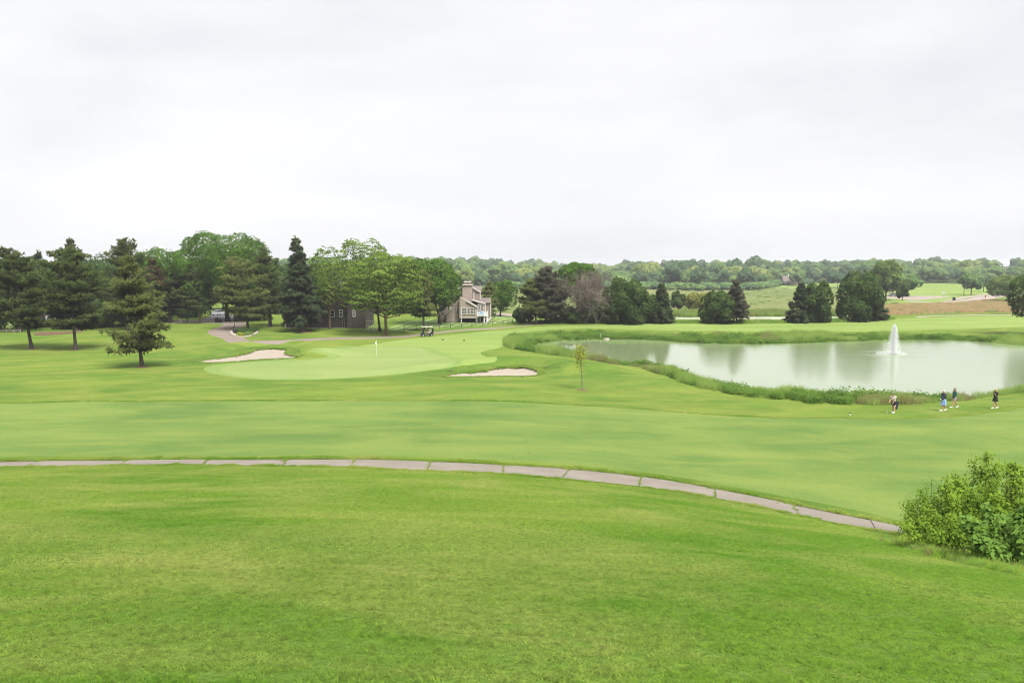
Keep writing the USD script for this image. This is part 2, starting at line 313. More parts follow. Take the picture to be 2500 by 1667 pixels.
# wind and the fountain ruffle the open water; the far left arm lies calm
mat('pond_water', {"g": ("geometry", {}), "mp": ("mapping", {"scale": (0.55, 1.0, 1.0)}), "n": ("noise_texture", {"scale": 2.6, "detail": 4.0, "roughness": 0.62, "distortion": 0.3}),
                  "ds": ("vector_math", {"math_type": "distance", "vector2": tuple(FOUNT)}), "n2": ("noise_texture", {"scale": 0.07, "detail": 2.0}), "sc": ("math", {"math_type": "multiply_add", "value2": 22.0, "value3": -11.0}), "ad": ("math", {"math_type": "add"}),
                  "st": ("map_range", {"from_min": 16.0, "from_max": 44.0, "to_min": 1.0, "to_max": 0.08, "clamp": True}), "ro": ("map_range", {"from_min": 16.0, "from_max": 44.0, "to_min": 0.09, "to_max": 0.012, "clamp": True}),
                  "b": ("bump", {"distance": 0.022}), "fr": ("fresnel", {"IOR": 1.75}), "d": ("diffuse_bsdf", {"color": (0.20, 0.255, 0.125)}), "gl": ("glossy_bsdf", {"color": (1.0, 1.0, 1.0)}), "mx": ("mix_closure", {})},
    [("g.position", "mp.vector"), ("mp.vector", "n.vector"), ("g.position", "n2.vector"), ("g.position", "ds.vector1"), ("n2.fac", "sc.value1"), ("ds.value", "ad.value1"), ("sc.value", "ad.value2"), ("ad.value", "st.value"), ("ad.value", "ro.value"), ("st.result", "b.strength"), ("ro.result", "gl.roughness"),
     ("n.fac", "b.height"), ("b.normal", "gl.normal"), ("fr.fac", "mx.fac"), ("d.BSDF", "mx.closure1"), ("gl.BSDF", "mx.closure2")], surface="mx.closure")
mat('weed_water', {"g": ("geometry", {}), "n": ("noise_texture", {"scale": 0.25, "detail": 4.0}), "r": ("rgb_ramp", {"ramp": [(0.35, (0.40, 0.42, 0.30)), (0.6, (0.47, 0.48, 0.37))]}), "p": ("principled_bsdf", {"roughness": 0.25, "ior": 1.33})},
    [("g.position", "n.vector"), ("n.fac", "r.fac"), ("r.color", "p.base_color")])

# ---------------------------------------------------------------- outlines of the mown areas, paths and roads, laid on the land
def on_land(px, closed=True): return resample(ground_at(px)[:, :2], closed)
def line_on_land(px): return resample(ground_at(px)[:, :2], False)
path_far_edge_px = [(-420, 1139), (-190, 1132), (0, 1126), (268, 1123), (497, 1122), (727, 1120.5), (900, 1121), (1000, 1124), (1110, 1128), (1219, 1134), (1330, 1140), (1434, 1148), (1587, 1166), (1765, 1196), (1944, 1232), (2122, 1268), (2200, 1284), (2320, 1312), (2450, 1348)]
path_near_edge_px = [(-420, 1154), (-190, 1147), (0, 1141.5), (268, 1136), (497, 1134.5), (727, 1137.5), (900, 1142), (1000, 1147.5), (1110, 1151), (1230, 1157), (1330, 1165), (1408, 1172), (1587, 1191), (1765, 1219), (1969, 1262), (2097, 1288), (2194, 1304), (2310, 1334), (2440, 1370)]
pa, pb = line_on_land(path_far_edge_px), line_on_land(path_near_edge_px)
near_path = np.vstack([pa, pb[::-1]])
fairway = on_land([(-300, 990), (0, 985), (351, 981), (744, 979), (999, 979), (1250, 981.5), (1409, 990), (1622, 1004), (1835, 1018), (2047, 1022), (2207, 1023), (2340, 1017), (2419, 1007), (2500, 995), (2750, 965), (2900, 1000), (2700, 1200),
                   (2450, 1300), (2320, 1295), (2122, 1252), (1944, 1217), (1765, 1182), (1587, 1154), (1434, 1137), (1219, 1123), (1000, 1113), (727, 1110), (268, 1112), (0, 1115), (-300, 1122), (-500, 1050)])
green = on_land([(540, 903), (552, 893), (588, 887), (682, 881), (769, 879.6), (816, 876), (832, 870.6), (820, 863), (787, 858), (784, 854), (823, 850.5), (877, 848), (950, 847), (1004, 848), (1040, 854), (1058, 863), (1094, 874), (1111, 883), (1102, 890.5), (1073, 898), (1004, 907), (896, 917.6), (787, 923.5), (679, 924), (606, 920), (560, 913)])
fringe = on_land([(498, 903), (520, 891), (588, 884.2), (682, 878), (750, 876.5), (790, 873), (800, 868), (775, 862), (752, 857), (770, 851), (823, 847), (877, 845), (950, 844), (1010, 845), (1060, 852), (1085, 863), (1114, 874), (1128, 883), (1118, 892.5), (1085, 900), (1008, 909.5), (896, 919.8), (787, 926), (679, 927), (600, 923.5), (530, 914)])
far_fairway = on_land([(1120, 815), (1185, 809), (1260, 803), (1330, 797), (1500, 792), (1700, 791), (1900, 790), (2050, 787), (2146, 782.5), (2241, 776), (2350, 773), (2500, 771), (2800, 768), (2900, 785), (2700, 793), (2500, 798), (2337, 804), (2193, 807.5), (2050, 809), (1900, 809), (1720, 808), (1600, 805.5), (1440, 802), (1330, 806), (1255, 815), (1237, 824), (1234, 836), (1224, 847), (1190, 855), (1174, 861), (1188, 871), (1212, 880), (1200, 885), (1160, 889), (1120, 895), (1060, 900), (1000, 904), (960, 890), (900, 862), (870, 851), (890, 842.5), (935, 836), (990, 828), (1050, 822)])
far_path = on_land([(552, 790), (532, 799), (510, 807), (507, 811), (516, 818), (543, 827), (587, 834.6), (634, 837.5), (699, 836), (755, 832.5), (850, 828), (934, 826), (1001, 822.5), (1057, 815.5), (1135, 807.5), (1230, 801), (1290, 795), (1340, 790.5),
                    (1335, 789.3), (1288, 792.6), (1230, 798.3), (1135, 803.5), (1068, 810), (1001, 817.8), (934, 821.5), (850, 823), (800, 824), (744, 827), (688, 831), (643, 831.5), (599, 827), (581, 821), (565, 818), (562, 812), (574, 806), (590, 800), (598, 794), (597, 788.5), (575, 787.5)])
striped = on_land([(958, 811), (985, 807), (1045, 802.5), (1130, 797.5), (1215, 791), (1252, 786.5), (1296, 781), (1300, 776), (1255, 773), (1170, 772), (1060, 778), (990, 786), (955, 797)])
lane = on_land([(405, 783.5), (527, 781.5), (560, 785), (600, 787.5), (597, 790), (540, 790), (492, 788), (405, 788.5)])
drive = on_land([(495, 780.5), (510, 774), (524, 767), (556, 767), (590, 776), (590, 785), (560, 784), (527, 781)])
west_road = on_land([(1150, 764), (1290, 768.5), (1310, 769), (1308, 770.8), (1290, 770.6), (1150, 770)])
strand = on_land([(1800, 758.8), (1860, 760), (1930, 758.5), (1980, 758.5), (1980, 760), (1925, 761), (1860, 762.3), (1800, 762)])
lot = on_land([(2160, 722.5), (2222, 722.4), (2314, 723.4), (2289, 728), (2241, 732), (2207, 730.5), (2160, 727)])
walk = on_land([(2207, 734), (2257, 738.6), (2270, 737.8), (2330, 732), (2413, 718.8), (2412, 717.2), (2320, 730), (2260, 736.6), (2214, 733)])
east_road = on_land([(2268, 742.5), (2337, 733), (2413, 720.5), (2470, 712), (2520, 706), (2560, 712), (2470, 722), (2410, 731.5), (2366, 737.5), (2310, 742)])
far_lawn = on_land([(2150, 736), (2160, 715), (2205, 700), (2215, 693), (2330, 693), (2400, 699), (2470, 702), (2462, 712), (2413, 717), (2330, 729), (2290, 740), (2230, 741)])
cabin_lawn = on_land([(1870, 701), (1895, 697), (1960, 692), (2060, 690), (2160, 690), (2160, 700), (2050, 701), (1950, 705)])
hill_field = on_land([(2380, 661), (2440, 648), (2620, 646), (2620, 662), (2500, 664)])
pale_line = on_land([(2235, 773.5), (2290, 769.8), (2340, 769.2), (2480, 767.6), (2480, 768.6), (2340, 770.8), (2292, 771.4), (2240, 775)])
prairie = on_land([(2160, 749), (2241, 742.5), (2289, 742), (2337, 741), (2404, 735), (2433, 734), (2500, 736), (2650, 736), (2650, 763), (2500, 763.6), (2299, 764.5), (2222, 768), (2175, 768.5)])
meadow = on_land([(1110, 764), (1210, 773), (1300, 774), (1640, 773.6), (2040, 772), (2165, 767), (2158, 750), (2190, 742), (2172, 722), (2150, 706), (1960, 703), (1880, 702), (1500, 700), (1150, 700), (900, 701), (900, 735)])
hill_strip = on_land([(1100, 709), (1190, 702), (1300, 701), (1300, 706), (1190, 715)])
bank_right = on_land([(985, 908), (1060, 899), (1150, 892), (1260, 889), (1330, 895), (1372, 905), (1330, 914), (1250, 919), (1100, 922), (1030, 917)])
bank_left = on_land([(440, 886), (500, 868), (560, 857), (620, 846), (700, 845), (732, 852), (735, 868), (680, 880), (600, 884), (490, 888)])
areas = [('pond_bed', pond, 'bare_soil'), ('marsh_bed', pond2, 'bare_soil'), ('sand_bunker', bunker1, 'bunker_sand'), ('sand_bunker', bunker2, 'bunker_sand'), ('path_bed', near_path, 'bare_soil'),
         ('cart_path', far_path, 'path_asphalt'), ('putting_green', green, 'green_grass'), ('green_fringe', fringe, 'fringe_grass'), ('fairway', fairway, 'fairway_grass'), ('far_fairway', far_fairway, 'far_fairway_grass'),
         ('lane', lane, 'road_concrete'), ('driveway', drive, 'drive_asphalt'), ('striped_lawn', striped, 'striped_grass'), ('far_lane', west_road, 'road_concrete'), ('sand_strip', strand, 'road_concrete'), ('parking_lot', lot, 'road_concrete'),
         ('footpath', walk, 'road_concrete'), ('far_road', east_road, 'road_concrete'), ('far_lawn', far_lawn, 'far_fairway_grass'), ('cabin_lawn', cabin_lawn, 'far_fairway_grass'), ('sandy_track', pale_line, 'road_concrete'), ('grassy_bank', bank_right, 'bank_grass'), ('grassy_bank', bank_left, 'bank_grass'), ('prairie', prairie, 'prairie_grass'), ('meadow', meadow, 'meadow_grass')]
area_label = {'grassy_bank': 'darker longer grass on the bank around a bunker', 'pond_bed': 'muddy bed and rim of the fountain pond', 'marsh_bed': 'muddy bed of the weed covered pond', 'path_bed': 'bare soil under the concrete slab path', 'cart_path': 'narrow smooth cart path curving from the stone edged bed past the golf cart',
              'putting_green': 'pale closely mown putting green around the flagstick', 'green_fringe': 'slightly darker mown collar around the putting green', 'fairway': 'broad mown fairway just beyond the slab path', 'far_fairway': 'pale mown fairway sweeping from the green to beyond the pond',
              'lane': 'pale concrete lane behind the pines on the left', 'driveway': 'dark asphalt driveway running under the big maple', 'striped_lawn': 'garden lawn with diagonal mowing stripes behind the rail fence', 'far_lane': 'pale lane behind the maple right of the terraced house',
              'sand_strip': 'pale sandy strip behind the weed covered pond', 'parking_lot': 'pinkish parking lot beyond the prairie on the right', 'footpath': 'thin footpath between parking lot and far road', 'far_road': 'wide pale road running off behind the round tree on the right',
              'far_lawn': 'bright lawn with lone trees beyond the far road', 'cabin_lawn': 'strip of lawn around the brown cabin', 'sandy_track': 'thin pale track along the back of the far fairway', 'prairie': 'strip of tall orange brown prairie grass', 'meadow': 'open green marsh meadow in front of the wooded hills'}
# ground as one conforming net: every outline is an edge of it, so areas butt against each other
rng = np.random.default_rng(7)
ang_in = np.linspace(-0.72, 0.72, 150); ang_out = np.linspace(0.72, 2 * np.pi - 0.72, 40)[1:-1]
rad = np.concatenate([np.geomspace(1.2, 60, 250), np.geomspace(60.5, 330, 260), np.geomspace(333, 3400, 130)])
A, R = np.meshgrid(ang_in, rad, indexing='ij'); g1 = np.stack([R * np.sin(A), R * np.cos(A)], -1).reshape(-1, 2)
g1 *= 1 + (rng.random((len(g1), 1)) - 0.5) * 0.006
A, R = np.meshgrid(ang_out, np.geomspace(1.2, 3400, 60), indexing='ij'); g2 = np.stack([R * np.sin(A), R * np.cos(A)], -1).reshape(-1, 2)
grid = np.vstack([g1, g2, [[0, 0]]])
edge = []
for name, poly, m in areas:
    edge.append(poly)
    if name == 'sand_bunker':
        edge.append(resample(np.array(shapely.Polygon(poly).buffer(-0.3).exterior.coords)[:-1][::2], True))
edge = np.vstack(edge)
edge = edge[np.unique(np.round(edge / 0.04).astype(int), axis=0, return_index=True)[1]]
dist, idx = cKDTree(edge).query(grid)
keep = dist > np.minimum(0.6 * np.maximum(0.12, 0.0075 * np.hypot(grid[:, 0], grid[:, 1])), 3.0)
pts = np.vstack([edge, grid[keep]])
tris = Delaunay(pts).simplices
e1, e2 = pts[tris[:, 1]] - pts[tris[:, 0]], pts[tris[:, 2]] - pts[tris[:, 0]]
cr = e1[:, 0] * e2[:, 1] - e1[:, 1] * e2[:, 0]
tris[cr < 0] = tris[cr < 0][:, [0, 2, 1]]; tris = tris[np.abs(cr) > 1e-7]
gz = HH(pts[:, 0], pts[:, 1])
near_path_poly = shapely.Polygon(near_path).buffer(0)
inpath = shapely.contains_xy(shapely.Polygon(near_path).buffer(-0.03), pts[:, 0], pts[:, 1])
gz = np.where(inpath, gz - 0.03, gz)
gv = np.column_stack([pts, gz])
fn = np.cross(gv[tris[:, 1]] - gv[tris[:, 0]], gv[tris[:, 2]] - gv[tris[:, 0]])
gn = np.zeros_like(gv)
for k in range(3): np.add.at(gn, tris[:, k], fn)
gn /= np.linalg.norm(gn, axis=1, keepdims=True) + 1e-12
cen = gv[tris].mean(1)[:, :2]
owner = np.full(len(tris), -1)
for i, (name, poly, m) in enumerate(areas):
    p = shapely.Polygon(poly).buffer(0)
    free = np.flatnonzero(owner < 0)
    x0, y0, x1, y1 = p.bounds; c = cen[free]
    free = free[(c[:, 0] > x0) & (c[:, 0] < x1) & (c[:, 1] > y0) & (c[:, 1] < y1)]
    owner[free[shapely.contains_xy(p, cen[free, 0], cen[free, 1])]] = i
fr_ = np.hypot(cen[:, 0], cen[:, 1]); rr_ = cen[:, 0] / np.maximum(cen[:, 1], 1)
owner[(owner < 0) & (fr_ > 480)] = -2
bank = (owner == -1)
def put_faces(name, sel, m, label, cat):
    t = tris[sel]
    if not len(t): return None
    u, inv = np.unique(t, return_inverse=True)
    p = put(name, gv[u], inv.reshape(-1, 3), m, normals=gn[u]); tag(p, label, cat, kind='structure'); return p
put_faces('ground', owner == -1, 'rough_grass', 'mown rough grass covering the slope and the course between fairways', 'ground')
put_faces('hills', owner == -2, 'forest_floor', 'wooded hills on the horizon beyond the meadow', 'hills')
bl = iter(['sand bunker left of the putting green, below the pines', 'sand bunker right of the putting green, nearer the sapling'])
for i, (name, poly, m) in enumerate(areas):
    put_faces(name, owner == i, m, next(bl) if name == 'sand_bunker' else area_label[name], name.replace('_', ' '))
def flat_sheet(name, poly, z, m, label, cat):
    p = trimesh.creation.triangulate_polygon(shapely.Polygon(poly).buffer(0.25), engine='earcut')
    v = np.column_stack([p[0], np.full(len(p[0]), z)])
    tag(put(name, v, p[1], m, normals=np.tile([0, 0, 1.0], (len(v), 1))), label, cat, kind='structure')
flat_sheet('water', pond, WATER, 'pond_water', 'grey green pond with a fountain, reflecting sky and trees', 'pond')
flat_sheet('weed_pond', pond2, WATER2, 'weed_water', 'pale weed covered pond behind the row of trees', 'pond')
# ---------------------------------------------------------------- foliage
# a leaf is thin and lit through: its shading leans to the open sky, on the face by reflection and through the blade by transmission
def LEAN_NODES(lift): return {"ls": ("vector_math", {"math_type": "scale", "scale": 0.45}), "la": ("vector_math", {"math_type": "add", "vector2": (0, 0, lift)}), "ln": ("vector_math", {"math_type": "normalize"}), "lb": ("vector_math", {"math_type": "add", "vector2": (0, 0, -lift)}), "lm": ("vector_math", {"math_type": "normalize"})}
LEAN_LINKS = [("g.normal", "ls.vector1"), ("ls.vector", "la.vector1"), ("la.vector", "ln.vector1"), ("ls.vector", "lb.vector1"), ("lb.vector", "lm.vector1"), ("ln.vector", "p.normal"), ("lm.vector", "t.normal")]
def leaf_mat(name, a, b, c, trans=0.4, var=0.10, scale=0.5, spec=0.08, lift=0.75):
    """broken foliage tone: every leaf differs a little, boughs differ more"""
    mat(name, {"g": ("geometry", {}), "n": ("noise_texture", {"scale": scale, "detail": 3.0, "roughness": 0.6}), "r": ("rgb_ramp", {"ramp": [(0.3, a), (0.55, b), (0.75, c)]}),
               "rr": ("rgb_ramp", {"ramp": [(0.0, (1 - var * 2.6,) * 3), (0.6, (1.0,) * 3), (1.0, (1 + var * 3, 1 + var * 2.4, 1 + var))]}), "m": ("mix_color", {"blend_type": "multiply", "fac": 1.0, "use_clamp": False}),
               "p": ("principled_bsdf", {"roughness": 0.6, "specular_ior_level": spec}), "t": ("translucent_bsdf", {}), "x": ("mix_closure", {"fac": trans}), **LEAN_NODES(lift)},
        LEAN_LINKS + [("g.position", "n.vector"), ("n.fac", "r.fac"), ("g.random_per_island", "rr.fac"), ("r.color", "m.a"), ("rr.color", "m.b"), ("m.result", "p.base_color"), ("m.result", "t.color"), ("p.BSDF", "x.closure1"), ("t.BSDF", "x.closure2")], surface="x.closure")
leaf_mat('pine_needles', (0.055, 0.084, 0.024), (0.102, 0.143, 0.037), (0.185, 0.235, 0.064), 0.4)
leaf_mat('olive_needles', (0.094, 0.125, 0.033), (0.162, 0.202, 0.055), (0.275, 0.305, 0.091), 0.4)
leaf_mat('spruce_needles', (0.055, 0.085, 0.038), (0.098, 0.140, 0.061), (0.180, 0.229, 0.102), 0.4)
leaf_mat('grey_needles', (0.064, 0.071, 0.041), (0.125, 0.124, 0.075), (0.218, 0.198, 0.134), 0.4)
leaf_mat('brown_needles', (0.130, 0.085, 0.046), (0.169, 0.111, 0.058), (0.130, 0.117, 0.058), 0.4)
leaf_mat('maple_leaves', (0.053, 0.118, 0.013), (0.098, 0.201, 0.021), (0.185, 0.340, 0.036), 0.3)
leaf_mat('dark_leaves', (0.044, 0.084, 0.020), (0.080, 0.141, 0.032), (0.151, 0.230, 0.052), 0.28)
leaf_mat('locust_leaves', (0.111, 0.188, 0.028), (0.200, 0.311, 0.048), (0.365, 0.490, 0.087), 0.4)
leaf_mat('fresh_leaves', (0.117, 0.187, 0.048), (0.200, 0.298, 0.074), (0.359, 0.467, 0.124), 0.35)
leaf_mat('yellow_leaves', (0.187, 0.234, 0.046), (0.312, 0.320, 0.062), (0.422, 0.363, 0.092), 0.35)
leaf_mat('sapling_leaves', (0.331, 0.392, 0.039), (0.430, 0.480, 0.058), (0.547, 0.570, 0.091), 0.4)
leaf_mat('hill_leaves', (0.122, 0.219, 0.081), (0.197, 0.317, 0.103), (0.363, 0.454, 0.142), 0.3, var=0.045, scale=0.055)
leaf_mat('hill_dark_leaves', (0.087, 0.158, 0.081), (0.122, 0.204, 0.094), (0.177, 0.261, 0.112), 0.25, var=0.045, scale=0.06)
leaf_mat('hill_yellow_leaves', (0.212, 0.303, 0.090), (0.297, 0.371, 0.113), (0.402, 0.427, 0.157), 0.3, var=0.045, scale=0.06)
leaf_mat('bush_leaves', (0.194, 0.337, 0.037), (0.261, 0.426, 0.044), (0.348, 0.515, 0.061), 0.4, scale=1.2)
leaf_mat('bush_dark_leaves', (0.151, 0.282, 0.048), (0.202, 0.359, 0.061), (0.277, 0.436, 0.081), 0.35, scale=1.2)
leaf_mat('reed_leaves', (0.152, 0.259, 0.046), (0.209, 0.321, 0.061), (0.285, 0.368, 0.097), 0.35, scale=0.25)
leaf_mat('reed_dark_leaves', (0.099, 0.203, 0.032), (0.158, 0.285, 0.042), (0.232, 0.350, 0.058), 0.35, scale=0.3)
leaf_mat('reed_brown_leaves', (0.163, 0.193, 0.050), (0.204, 0.205, 0.072), (0.245, 0.218, 0.094), 0.3, scale=0.3)
leaf_mat('prairie_stems', (0.372, 0.304, 0.128), (0.465, 0.328, 0.165), (0.341, 0.336, 0.120), 0.3, scale=0.08)
def bark(name, a, b, scale=3.0):
    mat(name, {"g": ("geometry", {}), "mp": ("mapping", {"scale": (1, 1, 0.25)}), "n": ("noise_texture", {"scale": scale, "detail": 5.0, "roughness": 0.7}), "r": ("rgb_ramp", {"ramp": [(0.3, a), (0.7, b)]}), "b": ("bump", {"strength": 0.8, "distance": 0.04}), "p": ("principled_bsdf", {"roughness": 0.9, "specular_ior_level": 0.1})},
        [("g.position", "mp.vector"), ("mp.vector", "n.vector"), ("n.fac", "r.fac"), ("r.color", "p.base_color"), ("n.fac", "b.height"), ("b.normal", "p.normal")])
bark('pine_bark', (0.062, 0.052, 0.048), (0.12, 0.098, 0.088))
bark('brown_bark', (0.075, 0.05, 0.035), (0.145, 0.095, 0.065))
bark('dark_bark', (0.028, 0.024, 0.022), (0.06, 0.05, 0.045))
bark('grey_bark', (0.12, 0.105, 0.095), (0.20, 0.175, 0.155))
bark('dead_twigs', (0.13, 0.105, 0.09), (0.21, 0.17, 0.145), 1.0)

def unit(v): return v / (np.linalg.norm(v, axis=-1, keepdims=True) + 1e-9)
def cards(c, n, size, rg, ratio=0.62, flat=0.0, mix=0.55):
    """leaf-sized kites at c, facing roughly along n; shading normal leans to n. flat turns them level"""
    k = len(c)
    d = unit(n * (1 - flat) + np.array([0, 0, 1.0]) * flat + rg.normal(0, 0.55, (k, 3)))
    a = unit(np.cross(d, rg.normal(0, 1, (k, 3)))); b = np.cross(d, a)
    s = (np.broadcast_to(size, k) * (0.65 + 0.7 * rg.random(k)))[:, None]
    v = np.stack([c - a * s * 0.5, c + b * s * ratio * 0.5 + a * s * (rg.random((k, 1)) - 0.5) * 0.3, c + a * s * 0.5, c - b * s * ratio * 0.5 + d * s * 0.15], 1)
    sn = unit(d * (1 - mix) + unit(n) * mix)
    flip = (sn * d).sum(1, keepdims=True) < 0
    sn = np.where(flip, unit(sn - 2 * (sn * d).sum(1, keepdims=True) * d), sn)
    f = np.arange(4 * k).reshape(k, 4)
    return wound(v.reshape(-1, 3), np.vstack([f[:, [0, 1, 2]], f[:, [0, 2, 3]]]), np.repeat(sn, 4, 0))
def spikes(c, axis, n_each, length, width, rg, spread=0.9, up=0.0):
    """tufts of needles: thin kites fanning out from c around axis"""
    k = len(c); c = np.repeat(c, n_each, 0); ax = np.repeat(axis, n_each, 0)
    d = unit(unit(ax) + rg.normal(0, spread, (k * n_each, 3)) + np.array([0, 0, up]))
    l = (np.repeat(np.broadcast_to(length, k), n_each) * (0.6 + 0.7 * rg.random(k * n_each)))[:, None]
    w = np.cross(d, rg.normal(0, 1, d.shape)); w = unit(w) * np.repeat(np.broadcast_to(width, k), n_each)[:, None] * 0.5
    m = c + d * l * 0.55
    v = np.stack([c, m + w, c + d * l, m - w], 1)
    sn = unit(d * 0.6 + unit(ax) * 0.3 + np.array([0, 0, 0.35]))
    f = np.arange(4 * len(c)).reshape(-1, 4)
    return wound(v.reshape(-1, 3), np.vstack([f[:, [0, 1, 2]], f[:, [0, 2, 3]]]), np.repeat(sn, 4, 0))
def wound(v, f, n):
    """turns each face to the side its shading normal points to"""
    g = np.cross(v[f[:, 1]] - v[f[:, 0]], v[f[:, 2]] - v[f[:, 0]]); bad = (g * n[f[:, 0]]).sum(1) < 0
    f = f.copy(); f[bad] = f[bad][:, [0, 2, 1]]; return v, f, n
def merge(ms):
    vs, fs, ns, n = [], [], [], 0
    for v, f, nn in ms: vs.append(v); fs.append(f + n); ns.append(nn); n += len(v)
    return np.vstack(vs), np.vstack(fs), np.vstack(ns)
def bent(h, lean, rg, n=9, wob=0.012, z0=-0.3):
    t = np.linspace(0, 1, n); z = z0 + (h - z0) * t
    w = np.cumsum(rg.normal(0, wob * h, (n, 2)), 0) * 0.35
    return np.column_stack([lean[0] * t ** 1.2 + w[:, 0] * t, lean[1] * t ** 1.2 + w[:, 1] * t, z])
def at_h(path, z): return np.column_stack([np.interp(z, path[:, 2], path[:, 0]), np.interp(z, path[:, 2], path[:, 1]), z])

def pine_parts(h, rw, z0, seed, lean=(0, 0), shape='pine', density=1.0, tr=0.02, bare=0.0, cx=0.0, top=1.0, tuft=1.0, taper=1.8):
    """long-needled pine: whorls of upswept limbs with needle tufts near their ends. rw crown half width, z0 height of lowest boughs"""
    rg = np.random.default_rng(seed); tk = bent(h, lean, rg, 10)
    trunk = MB(); rt = h * tr * (1 - np.linspace(0, 0.93, 10)) ; rt[0] *= 1.35; trunk.tube(tk, rt, 8)
    nb = int(density * (58 if shape == 'pine' else 100)); C, A, L = [], [], []
    zz = z0 + (h * 0.985 - z0) * np.sort(rg.random(nb)) ** 0.9
    for i, z in enumerate(zz):
        u = (z - z0) / (h - z0)
        if shape == 'pine':
            prof = (0.82 + 0.75 * u) if u < 0.24 else (1.0 - 0.90 * ((u - 0.24) / 0.76) ** taper)
            ln = rw * prof * (0.62 + 0.66 * rg.random()); rise = 0.10 + 0.65 * u; droop = 0.12
        else:
            prof = (0.8 + 0.5 * u) if u < 0.12 else (1.0 - 0.97 * ((u - 0.12) / 0.88) ** 0.92)
            ln = rw * prof * (0.78 + 0.34 * rg.random()); rise = -0.05 + 0.5 * u ** 2; droop = 0.30 * (1 - u)
        ln = max(ln, 0.25)
        th = rg.random() * 2 * np.pi; dr = np.array([math.cos(th) + cx, math.sin(th), 0.0])
        n = 6; t = np.linspace(0, 1, n)
        base = at_h(tk, np.array([z]))[0]
        p = base + dr * (ln * t)[:, None]; p[:, 2] += ln * (rise * t - droop * t ** 2 + (0.12 * t ** 3)); p[1:] += rg.normal(0, 0.03 * ln, (n - 1, 3))
        trunk.tube(p, np.linspace(max(0.012, 0.016 * ln + 0.012), 0.008, n), 4, cap=False)
        if shape == 'pine':
            nt = max(4, int(ln * 7.0 * tuft))
            s = 1 - (1 - 0.22) * rg.random(nt) ** 1.15 if u < 0.85 else rg.random(nt)
            q = np.stack([np.interp(s, t, p[:, k]) for k in range(3)], 1)
            side = np.array([-dr[1], dr[0], 0]); off = rg.normal(0, 1, (nt, 1)) * side * ln * 0.20 * np.minimum(1, s * 1.4)[:, None] + rg.normal(0, 0.10, (nt, 3)) * [1, 1, 0.8]
            q = q + off; ax = unit(dr * 0.6 + off * 0.5 + np.array([0, 0, 0.75]))
            keep = rg.random(nt) > bare
        else:
            nt = max(5, int(ln * 9 * tuft)); s = 0.12 + 0.9 * rg.random(nt)
            q = np.stack([np.interp(s, t, p[:, k]) for k in range(3)], 1)
            side = np.array([-dr[1], dr[0], 0]); w = rg.normal(0, 1, (nt, 1)) * ln * 0.17 * (1.15 - s)[:, None]
            q = q + side * w + np.array([0, 0, -0.12]) * np.abs(w) * 1.2 + rg.normal(0, 0.05, (nt, 3))
            ax = unit(dr * 0.9 + side * np.sign(w) * 0.6 + np.array([0, 0, 0.05])); keep = rg.random(nt) > bare
        C.append(q[keep]); A.append(ax[keep])
    C, A = np.vstack(C), np.vstack(A)
    # leader
    tip = at_h(tk, np.linspace(h * 0.9, h, 6)); C = np.vstack([C, tip]); A = np.vstack([A, np.tile([0, 0, 1.0], (6, 1))])
    if shape == 'pine': m = spikes(C, A, 12, 0.50 * top, 0.13, rg, 0.8)
    else: m = spikes(C, A, 8, 0.55 * top, 0.17, rg, 0.6, -0.05)
    return trunk, m
